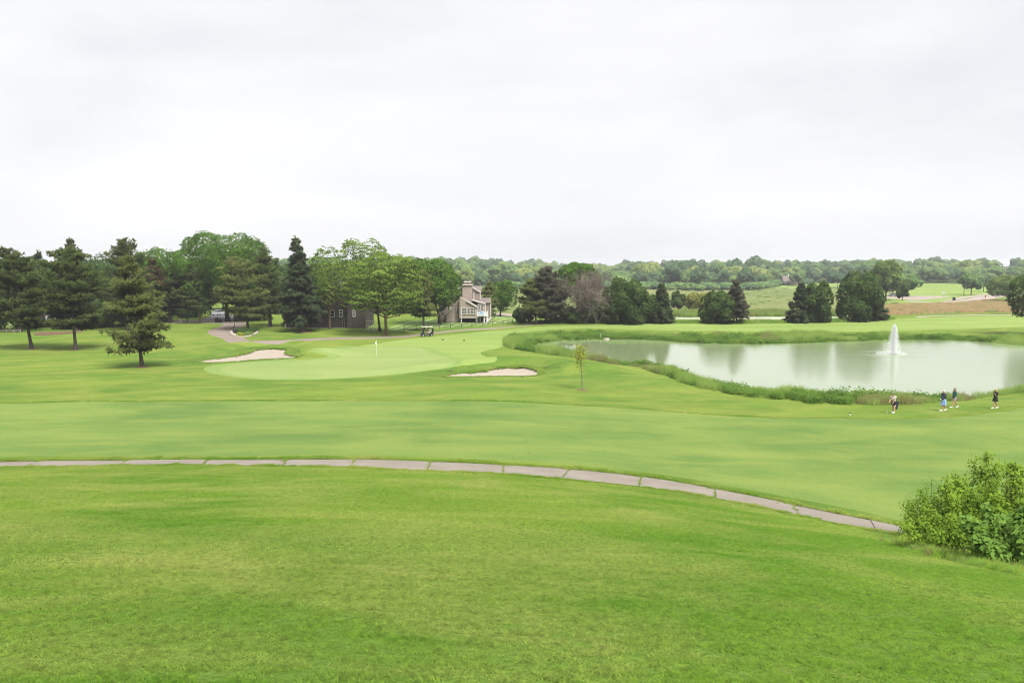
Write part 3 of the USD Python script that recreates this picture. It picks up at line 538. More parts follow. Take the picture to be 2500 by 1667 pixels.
def broad_parts(h, rx, z0, seed, lean=(0, 0), ry=None, lobes=16, n=5200, leaf=0.44, lobe_r=0.40, flat=0.0, trunk_r=0.022, limbs=9, gap=0.0, shape=2.4, fill=0.25, stems=1):
    """round-headed tree: boughs as uneven cushions over the crown's outline, leaves on their shells"""
    rg = np.random.default_rng(seed); ry = ry or rx; n = int(n * 1.5); hz = (h - z0) / 2; cz = z0 + hz
    tk = bent(cz + 0.3 * hz, (lean[0] * 0.7, lean[1] * 0.7), rg, 8); trunk = MB()
    r = np.linspace(1, 0.3, 8) * h * trunk_r; r[0] *= 1.4; trunk.tube(tk, r, 8)
    off = np.array([lean[0] * 0.8, lean[1] * 0.8, 0])
    g = (np.arange(lobes) + 0.5) / lobes; ph = np.arccos(1 - 1.75 * g); th = np.arange(lobes) * 2.39996 + rg.random() * 6
    d = np.stack([np.sin(ph) * np.cos(th), np.sin(ph) * np.sin(th), np.cos(ph)], 1); d = unit(d + rg.normal(0, 0.16, d.shape))
    rl = lobe_r * (0.75 + 0.5 * rg.random(lobes))
    sgn = np.sign(d) * np.abs(d) ** (2.0 / shape) if shape != 2.0 else d
    lc = sgn * (1 - rl * 0.85)[:, None]
    sc = np.array([rx, ry, hz])
    cen = lc * sc + np.array([0, 0, cz]) + off
    for i in rg.permutation(lobes)[:limbs]:
        s0 = at_h(tk, np.array([z0 * 0.8 + (cen[i, 2] - z0 * 0.8) * 0.25]).clip(0.2 * z0, cz))[0]
        mid = (s0 + cen[i]) / 2 + np.array([0, 0, -0.06 * h]) * rg.random()
        trunk.tube([s0, mid, cen[i]], [r[2] * 0.55, r[2] * 0.35, 0.03], 5, cap=False)
    out = []
    m1 = int(n * (1 - fill)); pick = rg.choice(lobes, m1, p=rl ** 2 / (rl ** 2).sum())
    dd = unit(rg.normal(0, 1, (m1, 3)) + d[pick] * 0.75 + np.array([0, 0, 0.25]))
    fr = 4.2; bump = meshkit.noise(dd * fr + pick[:, None] * 7.3, seed % 97)
    rad = rl[pick] * (0.76 + 0.46 * bump + rg.normal(0, 0.05, m1))
    q = lc[pick] + dd * rad[:, None]
    pos = q * sc + np.array([0, 0, cz]) + off
    if flat:      # foliage gathers in level sprays
        wv = meshkit.noise(np.column_stack([pos[:, 0] / (0.45 * rx), pos[:, 1] / (0.45 * rx), pick * 3.1]), 3) * 2.2
        lv = (pos[:, 2] - cz) / (hz * 0.20) + wv; pos[:, 2] += (np.round(lv) - lv) * hz * 0.20 * flat * 0.8
    keep = (bump > gap)
    out.append(cards(pos[keep], (dd * sc / sc.max())[keep] + 0.0, leaf, rg, flat=flat * 0.7))
    m2 = n - m1; di = unit(rg.normal(0, 1, (m2, 3))); qi = di * (0.35 + 0.42 * rg.random((m2, 1)))
    out.append(cards(qi * sc + np.array([0, 0, cz]) + off, di, leaf * 1.25, rg))
    return trunk, merge(out)
def plant_tree(name, label, cat, base, parts, leafm, barkm, group=None, rotz=0.0, crown='crown'):
    t = thing(name, label, cat, base, rotz, group)
    tr, (v, f, n) = parts
    tr.put('trunk', barkm, t.GetPath(), smooth=True)
    put(crown, v, f, leafm, t.GetPath(), normals=n)
    return t
def scale_at(P): return FPX / (P[1] * math.cos(PITCH) - P[2] * math.sin(PITCH))
_seed = [100]
def tree(name, label, cat, base_px, top_px, half_w_px, crown_bottom_v, kind, leafm, barkm, group=None, depth_v=None, **k):
    """tree read off the photograph: foot, tip, half width and lowest foliage in its pixels. depth_v: row at which its foot would show when hidden"""
    _seed[0] += 1
    P = ground_at([base_px])[0]; s = scale_at(P)
    h = (base_px[1] - top_px[1]) / s * 1.01; rw = half_w_px / s; z0 = max(-0.2 * h, (base_px[1] - crown_bottom_v) / s * (0.92 if kind in ('pine', 'spruce') else 0.80))
    nat = (base_px[0] - PW / 2) * 0.0 / s
    lean = ((top_px[0] - base_px[0]) / s + nat, 0.0)
    # verticals splay outwards towards the top of the picture because the camera looks down
    lean = (lean[0] - (P[0] / P[1]) * h * math.sin(PITCH) * 0.0, 0)
    seed = k.pop('seed', _seed[0])
    if kind in ('pine', 'spruce'): parts = pine_parts(h, rw, z0, seed, lean, kind, **k)
    else: parts = broad_parts(h, rw, z0, seed, lean, **k)
    return plant_tree(name, label, cat, P, parts, leafm, barkm, group)
# ---------------------------------------------------------------- the trees one can tell apart
PB, BB, DB, GB = 'pine_bark', 'brown_bark', 'dark_bark', 'grey_bark'
tree('pine_tree', 'olive green pine standing nearest on the left lawn, full crown down low', 'pine', (347, 896), (324, 634), 66, 864, 'pine', 'olive_needles', PB, density=1.9, tr=0.019, tuft=1.1, bare=0.05, taper=1.15)
tree('pine_tree', 'tall dark pine leaning left, second trunk from the left on the lawn', 'pine', (185, 854), (172, 612), 76, 806, 'pine', 'pine_needles', PB, density=1.8, tr=0.017, tuft=1.3)
tree('pine_tree', 'tall dark pine leaning left at the left edge of the picture', 'pine', (78, 852), (34, 616), 76, 800, 'pine', 'pine_needles', PB, density=1.8, tr=0.018, tuft=1.3)
tree('pine_tree', 'dark pine with thick short trunk beside the white railing', 'pine', (48, 810), (12, 640), 58, 782, 'pine', 'pine_needles', DB, density=1.4, tr=0.034)
tree('pine_tree', 'ragged topped tall pine behind the nearest olive pine', 'pine', (312, 806), (312, 590), 58, 770, 'pine', 'pine_needles', PB, density=1.7, tr=0.016, tuft=1.2)
tree('spruce_tree', 'pointed dark spruce rising highest among the left pines', 'spruce', (184, 806), (182, 588), 56, 740, 'spruce', 'spruce_needles', PB, density=1.2)
tree('spruce_tree', 'slim spruce top between the two leftmost tall pines', 'spruce', (103, 800), (103, 618), 34, 700, 'spruce', 'spruce_needles', PB, density=0.9)
tree('spruce_tree', 'browning half dead spruce behind the nearest olive pine', 'spruce', (379, 792), (375, 634), 34, 690, 'spruce', 'brown_needles', PB, density=0.7, bare=0.3)
tree('maple_tree', 'round green tree filling the gap right of the browning spruce', 'tree', (398, 786), (392, 611), 62, 735, 'broad', 'maple_leaves', DB, n=5200, lobes=18)
tree('maple_tree', 'green tree behind the ragged pine and the browning spruce', 'tree', (352, 784), (352, 628), 52, 730, 'broad', 'maple_leaves', DB, n=4200)
tree('broad_tree', 'dark tree between the pointed spruce and the ragged pine', 'tree', (252, 782), (246, 630), 48, 735, 'broad', 'dark_leaves', DB, n=4200)
tree('broad_tree', 'dark green tree behind the slim spruce', 'tree', (120, 782), (138, 640), 60, 735, 'broad', 'dark_leaves', DB, n=4200)
tree('broad_tree', 'green tree behind the leftmost pine', 'tree', (20, 782), (30, 640), 74, 730, 'broad', 'maple_leaves', DB, n=4600)
tree('shrub', 'dark dense shrub at the lawn edge behind the second pine', 'shrub', (236, 800), (238, 735), 44, 798, 'broad', 'dark_leaves', DB, n=2600, lobes=10, leaf=0.4)
tree('shrub', 'dark dense shrub at the lawn edge behind the nearest olive pine', 'shrub', (300, 796), (302, 732), 46, 794, 'broad', 'dark_leaves', DB, n=2600, lobes=10, leaf=0.4)
tree('shrub', 'dark shrub left of the dark trunk by the lane', 'shrub', (398, 786), (392, 742), 34, 785, 'broad', 'dark_leaves', DB, n=1800, lobes=9, leaf=0.4)
tree('maple_tree', 'huge spreading maple with lit crown above the driveway', 'maple', (556, 785), (545, 575), 112, 735, 'broad', 'maple_leaves', DB, n=15500, lobes=34, lobe_r=0.30, limbs=14, trunk_r=0.026, shape=2.6, leaf=0.46)
tree('maple_tree', 'second dark trunked maple under the huge spreading maple', 'maple', (577, 785), (600, 612), 62, 730, 'broad', 'maple_leaves', DB, n=5200, trunk_r=0.03)
tree('pine_tree', 'dark pine with a straight trunk by the lane, left of the driveway', 'pine', (490, 789), (468, 650), 45, 755, 'pine', 'pine_needles', BB, density=1.4, tr=0.02)
tree('pine_tree', 'shorter pine at the dark gap left of the lane', 'pine', (415, 788), (420, 655), 46, 752, 'pine', 'pine_needles', DB, density=1.3, tr=0.035)
tree('pine_tree', 'leaning pine rooted in the stone edged flower bed', 'pine', (607, 806), (576, 634), 58, 772, 'pine', 'olive_needles', PB, density=1.7, tr=0.02, tuft=1.2)
tree('pine_tree', 'dark pine between flower bed pine and twin topped spruce', 'pine', (660, 798), (655, 610), 42, 770, 'pine', 'pine_needles', DB, density=1.6, tr=0.022, tuft=1.2)
tree('spruce_tree', 'large twin topped spruce left of the brown house', 'spruce', (741, 810), (722, 584), 60, 782, 'spruce', 'spruce_needles', PB, density=1.9, tr=0.026, tuft=1.15)
tree('spruce_tree', 'second top growing beside the large spruce', 'spruce', (745, 806), (736, 590), 50, 770, 'spruce', 'spruce_needles', PB, density=1.1, tr=0.012)
tree('locust_tree', 'feathery locust with twin stems before the brown house windows', 'locust', (805, 803), (812, 610), 52, 748, 'broad', 'locust_leaves', BB, n=4300, lobes=20, lobe_r=0.34, leaf=0.38, flat=0.6, gap=0.34, fill=0.1, trunk_r=0.017)
tree('locust_tree', 'airy light green locust crown rising behind the brown house', 'locust', (893, 796), (886, 589), 62, 668, 'broad', 'locust_leaves', DB, n=4300, lobes=22, lobe_r=0.32, leaf=0.36, flat=0.6, gap=0.40, fill=0.08, trunk_r=0.015)
tree('locust_tree', 'broad layered locust hiding the right end of the brown house', 'locust', (943, 818), (938, 626), 98, 772, 'broad', 'locust_leaves', BB, n=12500, lobes=34, lobe_r=0.28, leaf=0.40, flat=0.62, gap=0.26, fill=0.12, trunk_r=0.02, limbs=16, shape=2.4)
tree('locust_tree', 'dark slender trunk tree behind the broad layered locust', 'locust', (928, 809), (905, 655), 52, 745, 'broad', 'locust_leaves', DB, n=3200, lobes=16, leaf=0.38, flat=0.5, gap=0.3, trunk_r=0.02)
tree('pine_tree', 'narrow olive pine just behind the golf cart', 'pine', (1035, 808), (1030, 664), 31, 778, 'pine', 'olive_needles', GB, density=1.6, tr=0.022, tuft=1.2)
tree('maple_tree', 'dark round maple standing left of the terraced house', 'maple', (1074, 792), (1047, 634), 74, 757, 'broad', 'maple_leaves', DB, n=9000, lobes=24, lobe_r=0.32, limbs=12, leaf=0.44)
tree('pine_tree', 'small brownish pine touching the right wall of the terraced house', 'pine', (1194, 780), (1193, 690), 21, 772, 'pine', 'olive_needles', BB, density=1.5)
tree('maple_tree', 'small round maple beside the pale lane', 'maple', (1221, 772), (1231, 685), 33, 757, 'broad', 'maple_leaves', DB, n=3600, lobes=14)
tree('pine_tree', 'olive pine with leaning pale trunk, left end of the middle row', 'pine', (1310, 791), (1292, 686), 33, 778, 'pine', 'olive_needles', GB, density=1.8, tr=0.022, tuft=1.4)
tree('pine_tree', 'tall dark greying pine with forked black stem', 'pine', (1348, 789), (1337, 658), 42, 780, 'pine', 'grey_needles', DB, density=2.4, tr=0.03, tuft=1.6)
tree('pine_tree', 'dark pine half behind the greying pine', 'pine', (1333, 786), (1330, 668), 34, 770, 'pine', 'pine_needles', DB, density=1.7, tuft=1.5)
tree('broad_tree', 'green tree crown showing above the bare dead tree', 'tree', (1408, 783), (1412, 645), 52, 705, 'broad', 'maple_leaves', DB, n=3600, lobes=16, lobe_r=0.36, leaf=0.5)
tree('broad_tree', 'dark bushy tree right of the bare dead tree', 'tree', (1526, 789), (1524, 680), 50, 806, 'broad', 'dark_leaves', DB, n=6000, lobes=20, lobe_r=0.34, leaf=0.48, shape=2.8)
tree('shrub', 'dark ivy covered shrub around the foot of the dead tree', 'shrub', (1458, 788), (1450, 722), 42, 800, 'broad', 'dark_leaves', DB, n=3000, lobes=12, leaf=0.42)
tree('shrub', 'dark narrow shrub between bushy tree and dense spruce', 'shrub', (1580, 789), (1578, 715), 26, 800, 'broad', 'dark_leaves', DB, n=2200, lobes=10, leaf=0.42)
tree('spruce_tree', 'dense dark cone shaped spruce left of the weed covered pond', 'spruce', (1614, 789), (1615, 695), 34, 786, 'spruce', 'spruce_needles', DB, density=2.0, tr=0.02, tuft=1.3)
tree('shrub', 'dark green shrub left of the yellowing shrub behind the pond', 'shrub', (1656, 758), (1655, 711), 17, 757, 'broad', 'dark_leaves', DB, n=1500, lobes=8, leaf=0.6)
tree('shrub', 'yellowing rounded shrub at the meadow edge', 'shrub', (1696, 758), (1700, 716), 29, 757, 'broad', 'yellow_leaves', DB, n=2000, lobes=10, leaf=0.6)
tree('shrub', 'large dark shrub leaning against the open branched spruce', 'shrub', (1745, 789), (1752, 712), 42, 803, 'broad', 'dark_leaves', DB, n=4200, lobes=16, leaf=0.46)
tree('spruce_tree', 'open branched grey spruce with bare lower trunk', 'spruce', (1799, 789), (1794, 687), 37, 772, 'spruce', 'grey_needles', DB, density=1.1, tr=0.022, tuft=1.1)
tree('spruce_tree', 'wide dark spruce, left one of the pair beyond the pond', 'spruce', (1952, 787), (1955, 692), 40, 790, 'spruce', 'spruce_needles', DB, density=2.0, tuft=1.3)
tree('broad_tree', 'dark round tree merging with the wide spruce', 'tree', (1994, 787), (1993, 690), 35, 806, 'broad', 'dark_leaves', DB, n=4600, lobes=16, leaf=0.48)
tree('broad_tree', 'big dark tree above the fountain, left half of its clump', 'tree', (2092, 784), (2098, 668), 49, 808, 'broad', 'dark_leaves', DB, n=6500, lobes=20, lobe_r=0.36, leaf=0.5, shape=2.6)
tree('spruce_tree', 'dark spruce at the front of the clump above the fountain', 'spruce', (2134, 782), (2133, 691), 33, 782, 'spruce', 'spruce_needles', DB, density=1.9, tuft=1.3)
tree('poplar_tree', 'tall light green poplar behind the clump above the fountain', 'poplar', (2162, 735), (2163, 636), 33, 715, 'broad', 'fresh_leaves', DB, n=3600, lobes=16, leaf=0.75)
tree('broad_tree', 'broad crowned tree by the left end of the parking lot', 'tree', (2210, 724), (2211, 668), 33, 710, 'broad', 'hill_leaves', DB, n=2400, lobes=14, leaf=0.8)
tree('broad_tree', 'small dark tree in front of the parking lot', 'tree', (2203, 733), (2202, 690), 15, 728, 'broad', 'dark_leaves', DB, n=1300, lobes=8, leaf=0.6)
tree('broad_tree', 'small round tree shading the brown cabin', 'tree', (1949, 698), (1946, 664), 18, 688, 'broad', 'hill_leaves', DB, n=1400, lobes=9, leaf=1.1)
tree('broad_tree', 'spreading low tree on the lawn right of the cabin', 'tree', (2045, 701), (2046, 668), 26, 691, 'broad', 'hill_dark_leaves', DB, n=1700, lobes=10, leaf=1.1, flat=0.3)
tree('broad_tree', 'lawn tree with forked trunk beside the lamp post', 'tree', (2371, 720), (2368, 667), 27, 705, 'broad', 'hill_leaves', DB, n=2200, lobes=12, leaf=0.8)
tree('broad_tree', 'darker lawn tree just right of the forked one', 'tree', (2401, 712), (2399, 671), 18, 700, 'broad', 'hill_dark_leaves', DB, n=1600, lobes=9, leaf=0.8)
tree('broad_tree', 'rounded olive tree at the bend of the far road', 'tree', (2462, 737), (2461, 674), 45, 728, 'broad', 'fresh_leaves', DB, n=4200, lobes=16, leaf=0.62, flat=0.2)
tree('broad_tree', 'tree leaning in at the right edge by the pond', 'tree', (2560, 822), (2556, 655), 82, 780, 'broad', 'dark_leaves', DB, n=7000, lobes=22, leaf=0.45, lobe_r=0.32)
tree('shrub', 'lowest dark hedge shrub behind the white railing', 'shrub', (-15, 806), (-13, 740), 47, 818, 'broad', 'dark_leaves', DB, n=1500, lobes=10, leaf=0.42)
tree('shrub', 'dark shrub between railing and the low house', 'shrub', (62, 801), (64, 761), 28, 813, 'broad', 'dark_leaves', DB, n=1500, lobes=10, leaf=0.42)
tree('shrub', 'dark shrub right of the low house windows', 'shrub', (162, 803), (164, 755), 34, 815, 'broad', 'dark_leaves', DB, n=1500, lobes=10, leaf=0.42)
tree('shrub', 'dark shrub left of the second pine crown gap', 'shrub', (205, 799), (207, 747), 37, 811, 'broad', 'dark_leaves', DB, n=1500, lobes=10, leaf=0.42)
tree('shrub', 'dark shrub behind the ragged pine trunk', 'shrub', (268, 797), (270, 737), 43, 809, 'broad', 'dark_leaves', DB, n=1500, lobes=10, leaf=0.42)
tree('shrub', 'dark shrub behind the browning spruce foot', 'shrub', (336, 793), (338, 735), 41, 805, 'broad', 'dark_leaves', DB, n=1500, lobes=10, leaf=0.42)
tree('shrub', 'dark shrub left of the black trunk by the lane', 'shrub', (366, 790), (368, 738), 37, 802, 'broad', 'dark_leaves', DB, n=1500, lobes=10, leaf=0.42)
tree('shrub', 'dark shrub beyond the lane, left of the driveway', 'shrub', (447, 776), (449, 732), 31, 788, 'broad', 'dark_leaves', DB, n=1500, lobes=10, leaf=0.42)
tree('shrub', 'dark shrub beyond the lane beside the driveway', 'shrub', (478, 774), (480, 728), 33, 786, 'broad', 'dark_leaves', DB, n=1500, lobes=10, leaf=0.42)
tree('shrub', 'dark shrub right of the driveway mouth', 'shrub', (603, 780), (605, 736), 31, 792, 'broad', 'dark_leaves', DB, n=1500, lobes=10, leaf=0.42)
tree('shrub', 'dark shrub behind the flower bed pine', 'shrub', (632, 783), (634, 737), 33, 795, 'broad', 'dark_leaves', DB, n=1500, lobes=10, leaf=0.42)
tree('shrub', 'dark low growth between greying pine and dead tree', 'shrub', (1392, 789), (1394, 749), 28, 801, 'broad', 'dark_leaves', DB, n=1500, lobes=10, leaf=0.42)
tree('shrub', 'dark growth at the right foot of the bushy tree', 'shrub', (1550, 790), (1552, 734), 40, 802, 'broad', 'dark_leaves', DB, n=1500, lobes=10, leaf=0.42)
tree('shrub', 'low dark shrub left of the leaning pale trunk', 'shrub', (1274, 787), (1276, 753), 24, 799, 'broad', 'dark_leaves', DB, n=1500, lobes=10, leaf=0.42)
# the grove behind the houses and the pines: dark trees one behind the other
_gsrc = {}
_grg = np.random.default_rng(55)
for i, (u, v_) in enumerate([(-60, 771), (-10, 765), (25, 772), (70, 764), (105, 770), (150, 765), (190, 771), (228, 764), (270, 770), (310, 765), (350, 770), (392, 764), (430, 771), (455, 762), (480, 758), (515, 755), (545, 755), (585, 757), (620, 764), (650, 757), (690, 764), (720, 757), (765, 764), (805, 757), (850, 764), (890, 757), (930, 764), (970, 757), (1000, 764), (1030, 757)]):
    P = ground_at([(u, v_)])[0]; k = i % 3; hh = (v_ - (668 if 440 < u < 600 else 655) + _grg.uniform(-8, 14)) / scale_at(P)
    lb = ['dark green tree in the grove behind houses and pines', 'mid green tree in the grove behind houses and pines', 'blackish round tree in the grove behind houses and pines'][k]
    t = thing('grove_tree', lb, 'tree', P, _grg.uniform(0, 6.28), lb.split(' tree')[0] + ' trees of the grove behind the pines', hh / 12.0)
    if k not in _gsrc:
        _gsrc[k] = t; tr, (v, f, n) = broad_parts(12, 6.2, 1.0, 600 + k, n=3200, lobes=16, leaf=0.65, lobe_r=0.36)
        put('crown', v, f, ['dark_leaves', 'maple_leaves', 'dark_leaves'][k], t.GetPath(), normals=n); tr.put('trunk', DB, t.GetPath(), smooth=True)
    else: t.GetPrim().GetReferences().AddInternalReference(_gsrc[k].GetPath()); t.GetPrim().SetInstanceable(True)
# dead tree: limbs that fork down to fine twigs
def dead_tree(name, label, base_px, top_px, half_px):
    P = ground_at([base_px])[0]; s = scale_at(P); h = (base_px[1] - top_px[1]) / s; rw = half_px / s
    rg = np.random.default_rng(41); t = thing(name, label, 'dead tree', P)
    trunk = MB(); tk = np.array([[0, 0, -0.3], [0.05, 0, h * .12], [0.1, 0, h * .22]]); trunk.tube(tk, [0.34, 0.26, 0.22], 8); trunk.put('trunk', BB, t.GetPath(), smooth=True)
    tw = MB(); lv = [(tk[-1], unit(np.array([math.cos(a) * sp, math.sin(a) * sp, 1.0])), h * 0.30 * (0.8 + .4 * rg.random()), 0.12) for a, sp in [(0.2, .75), (1.5, .5), (2.6, .9), (3.6, .6), (4.7, .8), (5.5, .95), (0.9, .25)]]
    for level in range(5):
        nx = []
        for p, d, l, r in lv:
            n = 4; q = [p]
            for i in range(n - 1):
                d = unit(d + rg.normal(0, 0.14, 3)); q.append(q[-1] + d * l / (n - 1))
            tw.tube(q, np.linspace(r, r * 0.6, n), 4 if level < 2 else 3, cap=False)
            for c in range(5):
                k = rg.integers(1, n); nd = unit(d + rg.normal(0, 0.62, 3) + np.array([0, 0, 0.12])); ll = l * (0.62 + 0.28 * rg.random())
                e = q[k] + nd * ll
                if level < 4 and np.hypot(e[0], e[1]) < rw * 1.05 and 0 < e[2] < h * 1.05: nx.append((q[k], nd, ll, max(r * 0.5, 0.026)))
        lv = nx
    tw.put('branches', 'dead_twigs', t.GetPath())
    print('dead twigs', sum(map(len, tw.f)))
dead_tree('dead_tree', 'bare grey brown dead tree with a haze of fine twigs', (1432, 789), (1448, 662), 72)
# sapling with its ring of mulch
def sapling():
    P = ground_at([(1422, 952)])[0]; s = scale_at(P); h = 100 / s; rg = np.random.default_rng(9)
    t = thing('sapling', 'young staked looking sapling with thin yellow green leaves on the open grass', 'sapling', P)
    tag(t, 'slender young tree with sparse yellow green leaves on the open grass')
    tr = MB(); tk = bent(h, (-0.22, 0), rg, 8, 0.006); tr.tube(tk, np.linspace(0.055, 0.012, 8), 7); C, N = [], []
    for i in range(26):
        z = h * (0.38 + 0.6 * rg.random()); u = z / h; b = at_h(tk, np.array([z]))[0]; a = rg.random() * 6.28; l = (1.0 if u > 0.6 else 0.7) * (1.30 - u) * 1.45
        p = b + np.outer(np.linspace(0, 1, 4), np.array([math.cos(a) * .85, math.sin(a) * .85, 0.8]) * l); tr.tube(p, np.linspace(0.014, 0.004, 4), 4, cap=False)
        n = 17 if u > 0.62 else 6; w = 0.25 + 0.75 * rg.random(n); C.append(b + (p[-1] - b) * w[:, None] + rg.normal(0, 0.17, (n, 3))); N.append(np.tile(unit(p[-1] - b + [0, 0, .4]), (n, 1)))
    tr.put('trunk', GB, t.GetPath(), smooth=True)
    v, f, n = cards(np.vstack(C), np.vstack(N), 0.20, rg); put('leaves', v, f, 'sapling_leaves', t.GetPath(), normals=n)
sapling()
def mulch_ring(px, r, label):
    P = ground_at([px])[0]; rg = np.random.default_rng(int(px[0])); a = np.linspace(0, 2 * np.pi, 25)[:-1]; rr = r * (0.85 + 0.3 * rg.random(24))
    x, y = P[0] + np.cos(a) * rr, P[1] + np.sin(a) * rr
    v = np.vstack([np.column_stack([x, y, HH(x, y) + 0.012]), np.column_stack([P[0] + np.cos(a) * rr * .5, P[1] + np.sin(a) * rr * .5, HH(P[0] + np.cos(a) * rr * .5, P[1] + np.sin(a) * rr * .5) + 0.05]), [[P[0], P[1], P[2] + 0.07]]])
    i = np.arange(24); j = (i + 1) % 24
    f = np.vstack([np.column_stack([i, j, 24 + j]), np.column_stack([i, 24 + j, 24 + i]), np.column_stack([24 + i, 24 + j, np.full(24, 48)])])
    tag(put('mulch_ring', v, f, 'mulch', smooth=True), label, 'mulch ring', 'bare rings around tree feet')
for px, r, lb in [((1422, 952), 0.55, 'brown mulch ring at the foot of the slender young tree'), ((347, 896), 0.85, 'thin brown ring at the foot of the nearest olive pine'), ((185, 854), 1.0, 'brown ring at the foot of the second leaning pine'), ((78, 852), 1.0, 'brown ring at the foot of the leftmost leaning pine'),
                  ((741, 811), 1.9, 'wide brown patch under the twin topped spruce'), ((943, 818), 1.1, 'brown ring at the foot of the broad layered locust'), ((660, 798), 0.9, 'bare brown patch under the dark pine by the flower bed')]:
    mulch_ring(px, r, lb)

# ---------------------------------------------------------------- wooded hills
def instancer(name, protos, P, S, rot, idx, label, cat, tilt=None):
    pi = UsdGeom.PointInstancer.Define(stage, numbered('/World/' + name)); tag(pi, label, cat, kind='stuff')
    rel = pi.CreatePrototypesRel()
    for k, parts in enumerate(protos):
        x = UsdGeom.Xform.Define(stage, str(pi.GetPath()) + '/kinds/kind_%03d' % k)
        for j, (v, f, m, n) in enumerate(parts): put('piece', v, f, m, x.GetPath(), normals=n)
        rel.AddTarget(x.GetPath())
    pi.CreateProtoIndicesAttr(Vt.IntArray.FromNumpy(np.asarray(idx, np.int32)))
    pi.CreatePositionsAttr(Vt.Vec3fArray.FromNumpy(np.asarray(P, np.float32)))
    S = np.asarray(S, np.float32); S = np.repeat(S[:, None], 3, 1) if S.ndim == 1 else S
    pi.CreateScalesAttr(Vt.Vec3fArray.FromNumpy(np.ascontiguousarray(S)))
    c, s = np.cos(rot / 2), np.sin(rot / 2)
    q = np.column_stack([c, 0 * c, 0 * c, s])
    if tilt is not None:       # turn about z first, then lean onto the slope's normal
        n = tilt; ax = np.column_stack([-n[:, 1], n[:, 0], 0 * n[:, 0]]); sn = np.linalg.norm(ax, axis=1); h = np.arctan2(sn, n[:, 2]) / 2
        ax = ax / (sn[:, None] + 1e-9); w2, v2 = np.cos(h), ax * np.sin(h)[:, None]
        w1, z1 = q[:, 0], q[:, 3]
        q = np.column_stack([w2 * w1 - v2[:, 2] * z1, v2[:, 0] * w1 + v2[:, 1] * z1, v2[:, 1] * w1 - v2[:, 0] * z1, w2 * z1 + v2[:, 2] * w1])
    pi.CreateOrientationsAttr(Vt.QuathArray([Gf.Quath(float(a), float(b), float(c_), float(d)) for a, b, c_, d in q]))
    return pi
def hill_proto(seed, h, r, leafm, flat=0.0, n=1500, leaf=1.25):
    tr, (v, f, nn) = broad_parts(h, r, h * 0.10, seed, n=n, lobes=13, leaf=leaf, lobe_r=0.42, limbs=3, flat=flat)
    tv, tf = tr.arrays(); a, b, c = meshkit.arrays((tv, tf), True)
    return [(v, f, leafm, nn), (a, b, DB, c)]
hill_kinds = [hill_proto(301, 13, 6.5, 'hill_leaves'), hill_proto(302, 15, 7.0, 'hill_leaves'), hill_proto(303, 12, 6.0, 'hill_dark_leaves'), hill_proto(304, 14, 7.5, 'hill_yellow_leaves', n=1300),
              hill_proto(305, 16, 6.0, 'hill_dark_leaves'), hill_proto(306, 10, 6.5, 'hill_leaves')]
rg = np.random.default_rng(77)
front_px = np.array([(-200, 702), (600, 702), (960, 702), (1100, 703), (1250, 701), (1330, 703), (1600, 703), (1700, 706), (1850, 705), (1895, 695), (1960, 690), (2060, 687), (2150, 686), (2215, 691), (2330, 690), (2420, 694), (2520, 696), (2750, 700)])
fp = ground_at(front_px); fa, fd = np.arctan2(fp[:, 0], fp[:, 1]), np.hypot(fp[:, 0], fp[:, 1])
cand = []
while len(cand) < 2100:
    a = rg.uniform(-0.66, 0.70); d = math.sqrt(rg.uniform(480 ** 2, 1500 ** 2)) if rg.random() < 0.7 else rg.uniform(480, 800)
    if d < np.interp(a, fa, fd) + 4: continue
    cand.append((a, d))
cand = np.array(cand); hx, hy = cand[:, 1] * np.sin(cand[:, 0]), cand[:, 1] * np.cos(cand[:, 0])
infield = shapely.contains_xy(shapely.Polygon(hill_field).buffer(6), hx, hy)
hx, hy, cand = hx[~infield], hy[~infield], cand[~infield]
o = np.argsort(cand[:, 1] - np.interp(cand[:, 0], fa, fd)); hx, hy, cand = hx[o], hy[o], cand[o]
kind_noise = meshkit.noise(np.column_stack([hx / 90, hy / 90, hx * 0]), 3)
idx = np.where(rg.random(len(hx)) < 0.35, rg.integers(0, 6, len(hx)), np.clip((kind_noise * 7).astype(int), 0, 5)); idx = np.where((idx == 3) & (rg.random(len(hx)) < 0.55), 0, idx)
sc = (0.48 + 0.42 * rg.random(len(hx)) ** 1.6 + 0.45 * meshkit.noise(np.column_stack([hx / 55, hy / 55, hx * 0 + 4]), 9))
NI = 150
instancer('woodland', hill_kinds, np.column_stack([hx, hy, HH(hx, hy) - 0.4])[NI:], (sc[:, None] * np.column_stack([rg.uniform(.9, 1.15, len(hx))] * 2 + [rg.uniform(.85, 1.1, len(hx))]))[NI:], rg.uniform(0, 6.28, len(hx))[NI:], idx[NI:], 'dense hazy woodland covering the hills along the horizon', 'woodland')
src = {}
kind_word = ['rounded green', 'tall green', 'dark green', 'yellowish', 'dark tall', 'low green']
for i in range(NI):
    k = int(idx[i]); P = (hx[i], hy[i], float(HH(hx[i], hy[i])) - 0.4)
    lb, gr = kind_word[k] + ' tree along the front edge of the hazy hill woods', kind_word[k] + ' trees at the woods edge'
    if k not in src:
        t = thing('woods_tree', lb, 'tree', P, rg.uniform(0, 6.28), gr, sc[i] * 0.92); src[k] = t
        for j, (v, f, m, n) in enumerate(hill_kinds[k]): put(['crown', 'trunk'][j], v, f, m, t.GetPath(), normals=n)
    else:
        r = thing('woods_tree', lb, 'tree', P, rg.uniform(0, 6.28), gr, sc[i] * 0.92)
        r.GetPrim().GetReferences().AddInternalReference(src[k].GetPath()); r.GetPrim().SetInstanceable(True)
